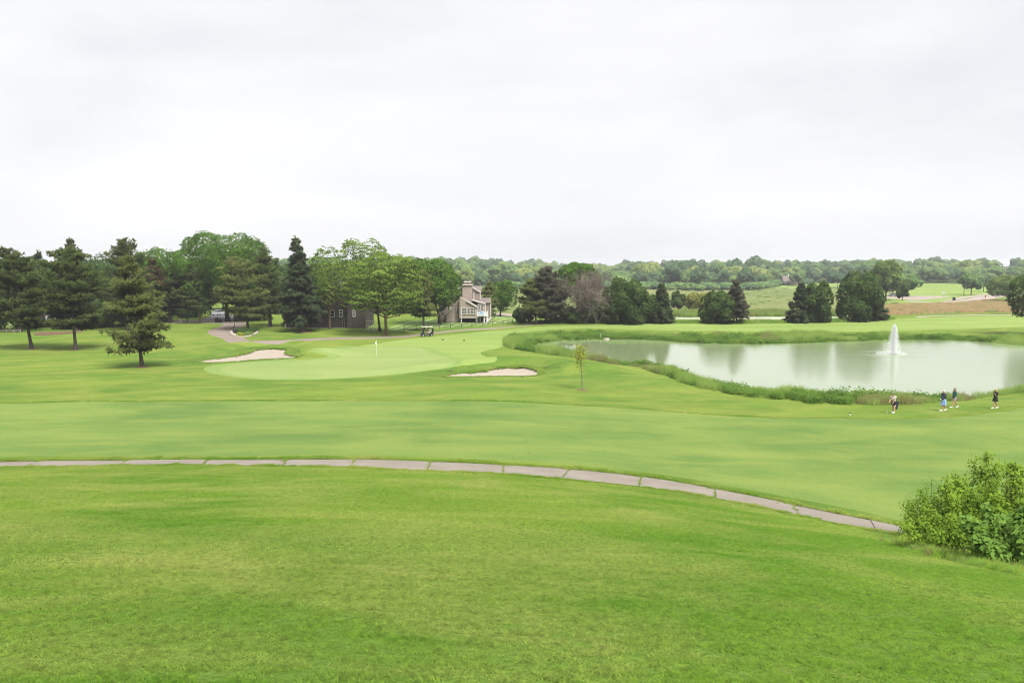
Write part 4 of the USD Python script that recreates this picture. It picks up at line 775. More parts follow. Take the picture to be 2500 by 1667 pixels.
# low brush in front of the woods
bk = [[hill_proto(320 + i, 3.0, 3.2, m, n=420, leaf=0.8)[0]] for i, m in enumerate(('hill_leaves', 'hill_dark_leaves', 'hill_leaves'))]
aa = rg.uniform(0.0, 0.36, 420); dd = np.interp(aa, fa, fd) + rg.normal(-10, 12, 420); bx, by = dd * np.sin(aa), dd * np.cos(aa)
instancer('brush', bk, np.column_stack([bx, by, HH(bx, by) - 0.2]), rg.uniform(0.6, 1.5, 420), rg.uniform(0, 6.28, 420), rg.integers(0, 3, 420), 'low grey green brush between meadow and hill woods', 'brush')
# ---------------------------------------------------------------- the air
mat('haze', {"v": ("principled_volume", {"color": (0.93, 0.96, 1.0), "density": HAZE, "anisotropy": 0.2})}, [], surface=None, volume="v.volume")
hz = MB().box((-3600, -3600, -45), (3600, 3600, 32)); tag(hz.put('haze', 'haze'), 'thin summer haze over the whole landscape', 'haze', kind='stuff')

# ---------------------------------------------------------------- growth on the pond banks
def clump_blades(seed, n, h, w, spread, lean=0.35, heads=None):
    """tuft of reed blades, each two bent kites; heads: share carrying a seed head"""
    g = np.random.default_rng(seed); a = g.random(n) * 6.28; r = spread * np.sqrt(g.random(n)); b = np.column_stack([np.cos(a) * r, np.sin(a) * r, np.zeros(n) - 0.05])
    hh = h * (0.55 + 0.6 * g.random(n)); la = g.random(n) * 6.28; ld = np.column_stack([np.cos(la), np.sin(la), 0 * la]) * (lean * hh * g.random(n))[:, None]
    s = np.column_stack([-np.sin(la + 1.0), np.cos(la + 1.0), 0 * la]) * (w * (0.6 + .8 * g.random(n)))[:, None] / 2
    m = b + ld * 0.35 + np.column_stack([0 * hh, 0 * hh, hh * 0.6]); t = b + ld + np.column_stack([0 * hh, 0 * hh, hh])
    v = np.stack([b - s * .7, b + s * .7, m + s, t, m - s], 1).reshape(-1, 3); k = np.arange(n)[:, None] * 5
    f = np.vstack([k + [0, 1, 2], k + [0, 2, 4], k + [4, 2, 3]]); nn = np.repeat(unit(ld * 0.5 + [0, 0, 0.8] + b * 0.8), 5, 0)
    return wound(v, f, nn)
def clump_leafy(seed, n, h, r, leaf):
    g = np.random.default_rng(seed); d = unit(g.normal(0, 1, (n, 3))); d[:, 2] = np.abs(d[:, 2]); rad = (0.55 + 0.5 * g.random(n))[:, None]
    p = d * rad * [r, r, h]; return cards(p, d + [0, 0, .4], leaf, g)
def scatter_in(poly, n, seed, dens=None):
    g = np.random.default_rng(seed); p = shapely.Polygon(poly).buffer(0) if not hasattr(poly, 'bounds') else poly; x0, y0, x1, y1 = p.bounds; out = np.zeros((0, 2))
    while len(out) < n:
        q = g.uniform((x0, y0), (x1, y1), (n * 6, 2)); q = q[shapely.contains_xy(p, q[:, 0], q[:, 1])]
        if dens is not None: q = q[g.random(len(q)) < dens(q)]
        out = np.vstack([out, q])
    return out[:n]
bank_px = [(1232, 836), (1237, 845), (1252, 852), (1345, 866), (1404, 874), (1459, 881), (1544, 894), (1607, 912), (1656, 926), (1688, 941), (1737, 955), (1787, 963), (1885, 973), (2000, 987), (2184, 988), (2280, 984), (2347, 979), (2394, 970), (2500, 958), (2640, 944), (2790, 900),
           (2740, 850), (2500, 831), (2337, 822), (2200, 821), (2098, 820), (1983, 820), (1850, 821), (1721, 820), (1557, 817), (1440, 812), (1328, 817), (1255, 823), (1240, 829)]
band = shapely.Polygon(ground_at(bank_px)[:, :2]).buffer(0).difference(shapely.Polygon(pond).buffer(0.35))
bx = scatter_in(band, 5200, 5)
bs = grid_at(SD_POND, bx[:, 0], bx[:, 1]); fary = bx[:, 1] > 118
pz = meshkit.noise(np.column_stack([bx / 5.5, bx[:, :1] * 0]), 21); pz2 = meshkit.noise(np.column_stack([bx / 11.0, bx[:, :1] * 0 + 3]), 22)
leafy = (pz > np.where(fary & (bs < 4.2), 0.22, 0.54)); brown = ~leafy & (pz2 > 0.68)
green_r = ~leafy & ~brown
def veg(name, sel, protos, smin, smax, label, cat, seed):
    g = np.random.default_rng(seed); q = bx[sel]; k = len(q)
    edge = np.where(q[:, 1] < 112, 0.62, 0.72) + 0.5 * sstep(0.1, 2.0, grid_at(SD_POND, q[:, 0], q[:, 1]))
    S = (g.uniform(smin, smax, k) * edge * (0.25 + 1.25 * meshkit.fbm(np.column_stack([q / 3.0, q[:, :1] * 0]), 2, 31)))[:, None] * np.column_stack([np.ones(k) * 1.15, np.ones(k) * 1.15, g.uniform(.8, 1.15, k)])
    instancer(name, protos, np.column_stack([q, HH(q[:, 0], q[:, 1]) - 0.03]), S, g.uniform(0, 6.28, k), g.integers(0, len(protos), k), label, cat)
P1 = lambda t, m: [(t[0], t[1], m, t[2])]
veg('bank_reeds', green_r, [P1(clump_blades(i, 120, 0.92, 0.026, 0.5, 0.5), 'reed_leaves') for i in range(3)], 0.7, 1.15, 'tall yellow green grasses along the pond bank', 'reeds', 1)
veg('bank_weeds', leafy, [P1(clump_leafy(10 + i, 110, 0.72, 0.5, 0.13), 'reed_dark_leaves') for i in range(3)], 0.7, 1.2, 'low leafy dark green weeds along the pond bank', 'weeds', 2)
veg('bank_grasses', brown, [P1(clump_blades(20 + i, 110, 0.85, 0.026, 0.5, 0.45), 'reed_brown_leaves') for i in range(2)] + [P1(clump_blades(25, 110, 0.85, 0.028, 0.45, 0.5), 'reed_leaves')], 0.7, 1.1, 'brownish seed headed grasses along the pond bank', 'grasses', 3)
# prairie strip, marsh fringe and meadow tussocks
pq = scatter_in(prairie, 3600, 8); g = np.random.default_rng(12)
instancer('prairie_tufts', [P1(clump_blades(30 + i, 40, 0.8, 0.10, 0.9, 0.5), 'prairie_stems') for i in range(2)] + [P1(clump_blades(33, 40, 0.65, 0.12, 0.9, 0.5), 'reed_leaves')], np.column_stack([pq, HH(pq[:, 0], pq[:, 1])]), g.uniform(.6, 1.15, 3600), g.uniform(0, 6.28, 3600), g.choice(3, 3600, p=[.42, .4, .18]), 'tall rusty orange prairie grass standing in a strip', 'prairie grass')
marsh = on_land([(1640, 773.2), (1760, 773), (1930, 772), (2030, 772), (2060, 770), (2050, 763.5), (1930, 763), (1800, 764), (1640, 765)])
mq = scatter_in(marsh, 1500, 9)
instancer('marsh_reeds', [P1(clump_blades(40 + i, 40, 1.4, 0.12, 1.0, 0.3), m) for i, m in enumerate(('reed_brown_leaves', 'reed_leaves', 'reed_dark_leaves'))], np.column_stack([mq, HH(mq[:, 0], mq[:, 1])]), g.uniform(.6, 1.1, 1500), g.uniform(0, 6.28, 1500), g.choice(3, 1500, p=[.4, .45, .15]), 'brown and green reeds behind the weed covered pond', 'reeds')
crest = on_land([(1310, 790), (1500, 788.5), (1640, 789), (1760, 789), (1900, 788.5), (2080, 786), (2140, 783), (2180, 780), (2180, 777), (2120, 781), (1900, 785.5), (1640, 786), (1500, 785.5), (1310, 787)])
cq = scatter_in(crest, 700, 10)
instancer('crest_weeds', [P1(clump_blades(50 + i, 40, 0.8, 0.08, 0.7, 0.3), m) for i, m in enumerate(('reed_leaves', 'reed_dark_leaves'))], np.column_stack([cq, HH(cq[:, 0], cq[:, 1])]), g.uniform(.4, 1.1, 700), g.uniform(0, 6.28, 700), g.integers(0, 2, 700), 'rough weeds in the row of trees behind the far fairway', 'weeds')
mm = scatter_in(shapely.Polygon(meadow).buffer(0), 900, 14)
mm = mm[mm[:, 1] > 232]
k = len(mm); instancer('meadow_tussocks', [P1(clump_leafy(60 + i, 60, 0.8, 1.6, 0.6), m) for i, m in enumerate(('hill_leaves', 'reed_leaves', 'hill_yellow_leaves'))], np.column_stack([mm, HH(mm[:, 0], mm[:, 1]) - 0.1]), g.uniform(.25, 1.0, k) ** 1.6, g.uniform(0, 6.28, k), g.choice(3, k, p=[.3, .5, .2]), 'tussocks and small bushes dotted over the meadow', 'tussocks')
# ---------------------------------------------------------------- things people built
plain('white_paint', (0.62, 0.61, 0.59), 0.5, var=0.05, scale=3.0)
plain('trim_white', (0.52, 0.49, 0.455), 0.55, var=0.05, scale=2.0)
plain('tan_siding', (0.24, 0.19, 0.162), 0.8, var=0.09, scale=1.2)
plain('brown_siding', (0.050, 0.038, 0.033), 0.8, var=0.12, scale=1.2)
plain('roof_shingle', (0.165, 0.135, 0.125), 0.9, var=0.16, scale=5.0)
plain('red_brick', (0.22, 0.10, 0.07), 0.9, var=0.2, scale=6.0)
plain('tan_wall', (0.30, 0.25, 0.19), 0.8, var=0.08, scale=1.0)
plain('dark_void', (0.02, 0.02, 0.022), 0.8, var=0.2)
plain('grey_wood', (0.115, 0.10, 0.085), 0.9, var=0.25, scale=5.0)
plain('navy_paint', (0.016, 0.02, 0.045), 0.22, var=0.1, coat_weight=0.5)
plain('black_plastic', (0.014, 0.014, 0.015), 0.5, var=0.2, scale=8)
plain('tyre_rubber', (0.02, 0.02, 0.02), 0.85, var=0.2, scale=10)
plain('rim_metal', (0.62, 0.62, 0.62), 0.3, 0.4, var=0.05)
plain('cream_roof', (0.58, 0.54, 0.42), 0.4, var=0.05)
plain('steel', (0.45, 0.45, 0.46), 0.3, 0.9, var=0.08)
plain('green_paint', (0.012, 0.04, 0.025), 0.5, var=0.1)
plain('orange_paint', (0.65, 0.17, 0.05), 0.6, var=0.08)
plain('silver_paint', (0.5, 0.52, 0.55), 0.25, 0.3, var=0.05)
plain('grey_stone', (0.30, 0.262, 0.225), 0.9, var=0.25, scale=3.0)
plain('skin', (0.42, 0.235, 0.165), 0.55, var=0.06, scale=10)
plain('white_cloth', (0.66, 0.65, 0.66), 0.85, var=0.06, scale=9)
plain('pink_white_cloth', (0.68, 0.60, 0.62), 0.85, var=0.06, scale=9)
plain('navy_cloth', (0.014, 0.02, 0.042), 0.9, var=0.2, scale=9)
plain('black_cloth', (0.012, 0.012, 0.014), 0.9, var=0.2, scale=9)
plain('teal_cloth', (0.03, 0.085, 0.075), 0.85, var=0.2, scale=9)
plain('grey_cloth', (0.33, 0.29, 0.29), 0.85, var=0.15, scale=9)
plain('dark_hair', (0.025, 0.018, 0.014), 0.6, var=0.2, scale=20)
plain('white_hair', (0.62, 0.56, 0.50), 0.6, var=0.08, scale=20)
plain('blonde_hair', (0.50, 0.37, 0.22), 0.6, var=0.12, scale=20)
plain('brown_hair', (0.13, 0.075, 0.05), 0.6, var=0.2, scale=20)
plain('orange_leaf', (0.60, 0.30, 0.045), 0.6, var=0.2, scale=20)
plain('pale_leaf', (0.50, 0.42, 0.22), 0.7, var=0.15, scale=20)
plain('dark_leaf', (0.05, 0.028, 0.018), 0.7, var=0.3, scale=20)
mat('patterned_cloth', {"g": ("geometry", {}), "v": ("voronoi_texture", {"scale": 22.0}), "r": ("rgb_ramp", {"ramp": [(0.0, (0.6, 0.66, 0.75)), (0.35, (0.45, 0.55, 0.70)), (0.5, (0.10, 0.19, 0.46)), (1.0, (0.06, 0.12, 0.38))]}), "p": ("principled_bsdf", {"roughness": 0.85})}, [("g.position", "v.vector"), ("v.distance", "r.fac"), ("r.color", "p.base_color")])
mat('towel_cloth', {"g": ("geometry", {}), "v": ("voronoi_texture", {"scale": 3.0}), "r": ("rgb_ramp", {"ramp": [(0.0, (0.5, 0.58, 0.68)), (0.4, (0.55, 0.55, 0.6)), (0.6, (0.2, 0.42, 0.5)), (0.8, (0.3, 0.4, 0.6)), (1.0, (0.5, 0.4, 0.45))]}), "p": ("principled_bsdf", {"roughness": 0.85})}, [("g.position", "v.vector"), ("v.color", "r.fac"), ("r.color", "p.base_color")])
mat('window_glass', {"fr": ("fresnel", {"IOR": 1.5}), "d": ("principled_bsdf", {"base_color": (0.03, 0.034, 0.042), "roughness": 0.15}), "gl": ("glossy_bsdf", {"color": (0.9, 0.9, 0.9), "roughness": 0.02}), "x": ("mix_closure", {})}, [("fr.fac", "x.fac"), ("d.BSDF", "x.closure1"), ("gl.BSDF", "x.closure2")], surface="x.closure")
mat('clear_shield', {"t": ("transparent_bsdf", {"color": (0.9, 0.92, 0.92)}), "gl": ("glossy_bsdf", {"color": (0.9, 0.9, 0.9), "roughness": 0.02}), "fr": ("fresnel", {"IOR": 1.45}), "x": ("mix_closure", {})}, [("fr.fac", "x.fac"), ("t.BSDF", "x.closure1"), ("gl.BSDF", "x.closure2")], surface="x.closure")
mat('siding_boards', {"g": ("geometry", {}), "sx": ("separate_xyz", {}), "n": ("noise_texture", {"scale": 1.0, "detail": 3.0}), "r": ("rgb_ramp", {"ramp": [(0.3, (0.27, 0.215, 0.185)), (0.7, (0.32, 0.258, 0.222))]}), "p": ("principled_bsdf", {"roughness": 0.8})}, [("g.position", "n.vector"), ("n.fac", "r.fac"), ("r.color", "p.base_color")])

def window(parent, x0, z0, x1, z1, y, panes=1, bars=1, frame='trim_white', t=0.10):
    """framed window on a wall facing the camera at depth y: panes side by side, each with glazing bars"""
    fr = MB(); fr.box((x0 - t, y - 0.10, z1), (x1 + t, y + 0.02, z1 + t)).box((x0 - t, y - 0.14, z0 - t * 1.2), (x1 + t, y + 0.02, z0)).box((x0 - t, y - 0.10, z0), (x0, y + 0.02, z1)).box((x1, y - 0.10, z0), (x1 + t, y + 0.02, z1))
    w = (x1 - x0 - t * (panes - 1)) / panes
    for k in range(1, panes): fr.box((x0 + k * w + (k - 1) * t, y - 0.085, z0), (x0 + k * (w + t), y + 0.02, z1))
    f = fr.put('window', frame, parent)
    for k in range(panes):
        a = x0 + k * (w + t)
        MB().box((a, y - 0.03, z0), (a + w, y - 0.01, z1)).put('pane', 'window_glass', f.GetPath())
        b = MB(); b.box((a, y - 0.055, (z0 + z1) / 2 - 0.025), (a + w, y - 0.031, (z0 + z1) / 2 + 0.025))
        if bars > 1: b.box((a + w / 2 - 0.02, y - 0.056, z0), (a + w / 2 + 0.02, y - 0.0315, z1))
        b.put('glazing_bar', frame, f.GetPath())
    return f
def slab(p0, p1, y0, y1, t):
    """sloping plank in x-z from p0 to p1, depth y0..y1, thickness t upward"""
    (x0, z0), (x1, z1) = p0, p1
    v = [(x0, y0, z0), (x1, y0, z1), (x1, y1, z1), (x0, y1, z0), (x0, y0, z0 + t), (x1, y0, z1 + t), (x1, y1, z1 + t), (x0, y1, z0 + t)]
    return np.array(v, float), np.array([(0, 3, 2, 1), (4, 5, 6, 7), (0, 1, 5, 4), (1, 2, 6, 5), (2, 3, 7, 6), (3, 0, 4, 7)])
def wallpoly(xz, y0, y1):
    """solid with an outline in x-z, from depth y0 to y1"""
    m = trimesh.creation.extrude_polygon(shapely.Polygon(xz), y1 - y0, engine='earcut'); v = np.array(m.vertices)
    return np.column_stack([v[:, 0], y1 - v[:, 2], v[:, 1]]), np.array(m.faces)
def terraced_house():
    P = ground_at([(1125, 788)])[0]; s = scale_at(P); X = lambda u: (u - 1125) / s; Z = lambda v: (788 - v) / s
    t = thing('terraced_house', 'tan stepped house with white deck and sunroom behind the rail fence', 'house', P); T = t.GetPath()
    w = lambda pts: [(X(a), Z(b)) for a, b in pts]
    m = MB(); m.add(*wallpoly(w([(1122, 776), (1165, 776), (1165, 750), (1141, 736), (1122, 725)]), 0, 9)); m.put('sunroom_wall', 'siding_boards', T)
    m = MB(); m.add(*wallpoly(w([(1109, 788), (1122, 788), (1122, 735), (1109, 742)]), 1.6, 9)); m.put('wall', 'tan_siding', T)
    m = MB(); m.add(*wallpoly(w([(1089, 787), (1109, 787), (1109, 749), (1103, 753), (1089, 767)]), 0.8, 8)); m.put('wall', 'siding_boards', T)
    m = MB(); m.add(*wallpoly(w([(1070, 786), (1089, 786), (1089, 735), (1070, 735)]), 3, 10)); m.put('wall', 'tan_siding', T)
    m = MB(); m.add(*wallpoly(w([(1127, 770), (1151, 770), (1151, 697.5), (1127, 697.5)]), 3.5, 8)); tw = m.put('tower_wall', 'siding_boards', T)
    m = MB(); m.add(*wallpoly(w([(1151, 745), (1171, 745), (1171, 716), (1151, 704)]), 6, 11)); m.put('wall', 'tan_siding', T)
    m = MB(); m.add(*wallpoly(w([(1165, 776), (1184, 776), (1184, 744), (1165, 738)]), 2.6, 10)); m.put('wall', 'siding_boards', T)
    m = MB(); m.add(*wallpoly(w([(1184, 786), (1196.5, 786), (1196.5, 741.5), (1184, 741.5)]), 4, 10)); m.put('wall', 'tan_siding', T)
    m = MB(); m.add(*wallpoly(w([(1095, 770), (1127, 770), (1127, 700), (1108, 712), (1095, 722)]), 6, 12)); m.put('wall', 'tan_siding', T)
    # roofs with white edges
    for i, (p, q, y0, y1) in enumerate([((1139, 734.5), (1166.5, 750.3), -0.35, 9), ((1151, 733.5), (1184.5, 743), 2.3, 10), ((1184, 741), (1198, 741), 3.7, 6), ((1149, 703), (1172.5, 716.5), 5.7, 11), ((1094, 721), (1128, 699), 5.7, 12), ((1087.5, 767.5), (1104, 752), 0.6, 8)]):
        a, b = (X(p[0]), Z(p[1])), (X(q[0]), Z(q[1]))
        r = MB(); r.add(*slab(a, b, y0 + 0.12, y1, 0.16)); ro = r.put('roof', 'roof_shingle', T)
        e = MB(); e.add(*slab((a[0], a[1] - 0.12), (b[0], b[1] - 0.12), y0, y0 + 0.118, 0.34)); e.put('fascia', 'trim_white', ro.GetPath())
    v = np.array([(X(1151), 5.8, Z(714.5)), (X(1172.5), 5.8, Z(716)), (X(1172.5), 10, Z(702.5)), (X(1151), 10, Z(702.5))]); v = np.vstack([v, v + [0, 0, .15]])
    box6 = np.array([(0, 3, 2, 1), (4, 5, 6, 7), (0, 1, 5, 4), (1, 2, 6, 5), (2, 3, 7, 6), (3, 0, 4, 7)])
    MB().add(v, box6).put('roof', 'roof_shingle', T)
    v = np.array([(X(1170), 3.6, Z(741)), (X(1198), 3.6, Z(741)), (X(1196), 9, Z(732)), (X(1172), 9, Z(732))]); v = np.vstack([v, v + [0, 0, .15]])
    MB().add(v, box6).put('roof', 'roof_shingle', T)
    v = np.array([(X(1140), -0.2, Z(735)), (X(1166), -0.2, Z(750)), (X(1184), 5.0, Z(742)), (X(1152), 5.0, Z(733))]); 
    cp = MB(); cp.box((X(1126), 3.2, Z(697.5)), (X(1152), 8.2, Z(696))); cp.put('coping', 'trim_white', T)
    ch = MB(); ch.box((X(1131), 4, Z(696)), (X(1147), 7, Z(690.6))); c = ch.put('chimney', 'siding_boards', T)
    ck = MB(); ck.box((X(1130), 3.8, Z(690.6)), (X(1148), 7.2, Z(689.4))).box((X(1132), 4.4, Z(689.4)), (X(1136), 5.2, Z(687.6))).box((X(1142), 4.4, Z(689.4)), (X(1146), 5.2, Z(687.6))); ck.put('cap', 'trim_white', c.GetPath())
    # corner trim
    for u, v0, v1, y in [(1126, 776, 750, -0.06), (1165, 776, 750, -0.06), (1154, 735, 715.5, 5.9), (1170, 735, 715.5, 5.9), (1197, 780, 741.5, 3.85), (1184, 776, 743, 2.5)]:
        MB().box((X(u) - 0.11, y - 0.06, Z(v0)), (X(u) + 0.11, y + 0.058, Z(v1))).put('corner_board', 'trim_white', T)
    # dark space under the sunroom, posts, beam
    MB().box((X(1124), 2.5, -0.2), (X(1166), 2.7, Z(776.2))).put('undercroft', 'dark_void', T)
    for u, y in [(1126.5, 0.1), (1163, 0.1), (1166, 0.4)]: MB().box((X(u) - 0.13, y, -0.6), (X(u) + 0.13, y + 0.26, Z(776))).put('post', 'trim_white', T)
    MB().box((X(1122), -0.05, Z(776.4)), (X(1166), 0.15, Z(775.2))).put('beam', 'trim_white', T)
    for u0, u1, n in [(1128.5, 1138, 2), (1142, 1146.8, 1), (1150.5, 1160.5, 2)]: window(T, X(u0), Z(766), X(u1), Z(752.8), -0.02, n, 2)
    window(T, X(1167), Z(757), X(1172), Z(745.5), 2.58, 1, 2); window(T, X(1174), Z(760), X(1179.5), Z(745.5), 2.58, 1, 2)
    window(T, X(1078), Z(763.5), X(1081.5), Z(753.5), 2.98, 1, 2); window(T, X(1113.5), Z(758), X(1117.5), Z(752), 1.58, 1, 1)
    # deck
    d = MB(); d.box((X(1166.3), -2.2, Z(771)), (X(1191), 2.5, Z(769.6))); dk = d.put('deck', 'white_paint', T)
    for (a, b, y0, y1) in [(1166.5, 1182, -2.15, -2.1)]:
        r = MB(); r.box((X(a), y0 - .04, Z(760) ), (X(1190.5), y1 + .04, Z(759.2))).box((X(a), y0 - .03, Z(769.2)), (X(1190.5), y1 + .03, Z(768.6))); r.put('rail', 'white_paint', dk.GetPath())
        bl = MB()
        for k in range(28):
            x = X(a) + (X(1190.5) - X(a)) * k / 27; bl.box((x - .03, y0, Z(768.6)), (x + .03, y1, Z(760)))
        bl.put('balusters', 'white_paint', dk.GetPath())
    sr = MB(); sr.box((X(1190.4), -2.1, Z(760)), (X(1191), 2.4, Z(759.2)))
    for k in range(14): y = -2.1 + 4.5 * k / 13; sr.box((X(1190.5), y, Z(769.6)), (X(1190.9), y + .06, Z(760)))
    sr.put('side_rail', 'white_paint', dk.GetPath())
    for u, y in [(1183, -2.0), (1190, -2.0), (1190, 2.2), (1172, 0.6)]: MB().box((X(u) - .12, y, -0.7), (X(u) + .12, y + .24, Z(771))).put('post', 'white_paint', T)
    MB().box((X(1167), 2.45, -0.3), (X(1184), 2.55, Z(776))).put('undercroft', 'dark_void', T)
    st = MB()
    for k in range(5): st.box((X(1184) + .30 * k, -3.6 + 0.3 * 0, 0.35 * k - 0.3), (X(1184) + .30 * k + .3, -2.3, 0.35 * k))
    st.put('steps', 'white_paint', T)
    tw = thing('towel', 'blue white and pink patterned towels hung over the deck rail', 'towel', P)
    n = 14; xs = np.linspace(X(1170), X(1184), n); v = []
    for i, x in enumerate(xs):
        for z in (Z(768.5), Z(764), Z(759)): v.append((x, -2.26 - 0.05 * math.sin(i * 1.7) - 0.02 * (z - Z(759)), z))
    q = [(i * 3 + k, i * 3 + 3 + k, i * 3 + 4 + k, i * 3 + 1 + k) for i in range(n - 1) for k in range(2)]; v = np.array(v); nb = len(v)
    MB().add(np.vstack([v, v + [0, 0.02, 0]]), np.vstack([np.array(q), np.array(q)[:, ::-1] + nb])).put('cloth', 'towel_cloth', tw.GetPath())
terraced_house()
def brown_house():
    P = ground_at([(840, 801)])[0]; s = scale_at(P); X = lambda u: (u - 840) / s; Z = lambda v: (801 - v) / s
    t = thing('brown_house', 'dark brown clad house with small white windows half hidden by locusts', 'house', P); T = t.GetPath()
    w = lambda pts: [(X(a), Z(b)) for a, b in pts]
    MB().add(*wallpoly(w([(694, 806), (849, 806), (849, 722), (820, 690), (790, 715), (694, 745)]), 0.6, 12)).put('wall', 'brown_siding', T)
    MB().add(*wallpoly(w([(849, 806), (893, 806), (893, 700), (870, 682), (849, 700)]), -0.6, 10)).put('wall', 'brown_siding', T)
    for p, q, y0, y1 in [((788, 716), (821, 688), 0.2, 12.3), ((819, 688), (850, 723), 0.2, 12.3), ((847, 701), (871, 680), -1, 10.4), ((869, 680), (895, 701), -1, 10.4), ((692, 746), (791, 714), 0.2, 12.3)]:
        a, b = (X(p[0]), Z(p[1])), (X(q[0]), Z(q[1])); MB().add(*slab(a, b, y0, y1, 0.2)).put('roof', 'roof_shingle', T)
    ch = MB().box((X(862), 3, Z(690)), (X(870), 5, Z(668))).put('chimney', 'brown_siding', T)
    MB().box((X(861), 2.8, Z(668)), (X(871), 5.2, Z(666.6))).put('cap', 'trim_white', ch.GetPath())
    MB().box((X(829), 1, Z(693)), (X(838), 2, Z(690))).put('roof_vent', 'trim_white', T)
    for u0, u1, v0, v1, y in [(807, 815.4, 773, 758.5, .58), (828.4, 834.4, 772.8, 757.5, .58), (864.5, 868.5, 771.5, 757.5, -.62), (760, 767, 776, 763, .58), (722, 730, 779, 766, .58)]: window(T, X(u0), Z(v0), X(u1), Z(v1), y, 1, 1)
    MB().add(*slab((X(837), Z(781)), (X(848), Z(774)), -0.2, -0.1, 0.12)).put('handrail', 'grey_wood', T)
    for u in (837, 842, 848): MB().box((X(u) - .05, -0.2, -0.3), (X(u) + .05, -0.1, Z(781) + (u - 837) / 11 * .62)).put('rail_post', 'grey_wood', T)
    f = MB().box((X(694), 0.4, Z(805)), (X(849), 0.6, Z(800))).put('foundation', 'grey_stone', T)
    MB().box((X(697), -0.05, -0.2), (X(698.4), 0.1, Z(776))).put('downpipe', 'white_paint', T)
    a = thing('air_conditioner', 'grey air conditioner unit against the brown house wall', 'air conditioner', ground_at([(829, 797)])[0])
    MB().box((-.5, -.4, 0), (.5, .4, .85), ch=.05).put('casing', 'grey_wood', a.GetPath()); MB().tube([(0, 0, .85), (0, 0, .9)], .34, 14).put('fan_grille', 'black_plastic', a.GetPath())
    pp = thing('porch_screen', 'sunlit white lattice screen and step right of the brown house', 'screen', ground_at([(905, 806)])[0]); Q = pp.GetPath()
    fr = MB()
    for k in range(5): fr.box((-.95 + .42 * k, -.04, 0), (-.88 + .42 * k, .04, 2.0))
    fr.box((-.95, -.03, 1.9), (.85, .03, 2.0)).box((-.95, -.03, .9), (.85, .03, 1.0)); fr.put('frame', 'white_paint', Q)
    MB().box((-.6, -.9, -.3), (1.6, -.1, .18)).put('step', 'grey_stone', Q)
brown_house()
def left_house():
    P = ground_at([(110, 801)])[0]; s = scale_at(P); X = lambda u: (u - 110) / s; Z = lambda v: (801 - v) / s
    t = thing('lawn_house', 'low house with white framed windows glimpsed behind the left pines', 'house', P); T = t.GetPath()
    MB().add(*wallpoly([(X(60), -.8), (X(175), -.8), (X(175), Z(745)), (X(118), Z(712)), (X(60), Z(745))], 2, 12)).put('wall', 'brown_siding', T)
    for p, q in [((58, 746), (118, 710)), ((118, 710), (177, 746))]: MB().add(*slab((X(p[0]), Z(p[1])), (X(q[0]), Z(q[1])), 1.5, 12.5, .2)).put('roof', 'roof_shingle', T)
    window(T, X(102), Z(791), X(123), Z(774.5), 1.98, 3, 2, 'white_paint', .16); window(T, X(130.5), Z(786), X(144.5), Z(770), 1.98, 2, 2, 'white_paint', .16)
    MB().add(*wallpoly([(X(84), -.6), (X(98), -.6), (X(96), Z(793)), (X(86), Z(791))], 1.2, 2)).put('brick_pier', 'red_brick', T)
    d = MB().box((X(20), 0, Z(797.5)), (X(70), 2, Z(796))).put('deck', 'grey_wood', T)
    for u in (24, 40, 56, 68): MB().box((X(u) - .07, 0.05, -.5), (X(u) + .07, .2, Z(790))).put('post', 'white_paint', T)
    MB().box((X(20), 0.06, Z(791)), (X(70), .16, Z(790))).put('rail', 'white_paint', T)
    r = thing('white_railing', 'white two rail fence at the far left edge of the lawn', 'railing', ground_at([(20, 812)])[0]); s2 = scale_at(ground_at([(20, 812)])[0])
    for u in (-22, -4, 14, 30): MB().box((u / s2 - .05, -.05, -.3), (u / s2 + .05, .05, .62)).put('post', 'grey_stone', r.GetPath())
    for z in (.28, .52): MB().box((-24 / s2, -.07, z), (32 / s2, -.051, z + .06)).put('rail', 'grey_stone', r.GetPath())
left_house()
bed = on_land([(82, 817), (105, 811), (150, 810), (200, 807), (203, 808), (190, 812), (150, 816), (110, 819)])
def land_sheet(name, poly, m, label, cat, lift=0.02):
    v, f = trimesh.creation.triangulate_polygon(shapely.Polygon(poly), engine='earcut'); v3 = np.column_stack([v, HH(v[:, 0], v[:, 1]) + lift])
    p = put(name, v3, f, m, smooth=True); tag(p, label, cat, kind='structure')
land_sheet('planting_bed', bed, 'mulch', 'long dark brown planting bed on the left lawn', 'planting bed', 0.05)
def far_house(name, label, u0, u1, v_eave, v_ridge, v_base, wallm, roofm, chim=None, win=()):
    P = ground_at([((u0 + u1) / 2, v_base)])[0]; s = scale_at(P); X = lambda u: (u - (u0 + u1) / 2) / s; Z = lambda v: (v_base - v) / s
    t = thing(name, label, 'house', P); T = t.GetPath(); D = 7.0
    MB().box((X(u0), 0, -1), (X(u1), D, Z(v_eave))).put('wall', wallm, T)
    e = 0.5; v = np.array([(X(u0) - e, -e, Z(v_eave) - .15), (X(u1) + e, -e, Z(v_eave) - .15), (X(u1) + e, D / 2, Z(v_ridge)), (X(u0) - e, D / 2, Z(v_ridge)), (X(u0) - e, D + e, Z(v_eave) - .15), (X(u1) + e, D + e, Z(v_eave) - .15)])
    MB().add(v, [(0, 1, 2), (0, 2, 3), (3, 2, 5), (3, 5, 4), (0, 3, 4), (1, 5, 2), (0, 4, 5), (0, 5, 1)]).put('roof', roofm, T)
    if chim: MB().box((X(chim[0]), D / 2 - .4, Z(v_ridge) - .8), (X(chim[1]), D / 2 + .4, Z(chim[2]))).put('chimney', 'white_paint', T)
    for a, b, c, d in win: window(T, X(a), Z(b), X(c), Z(d), -.01, 1, 1, t=.18)
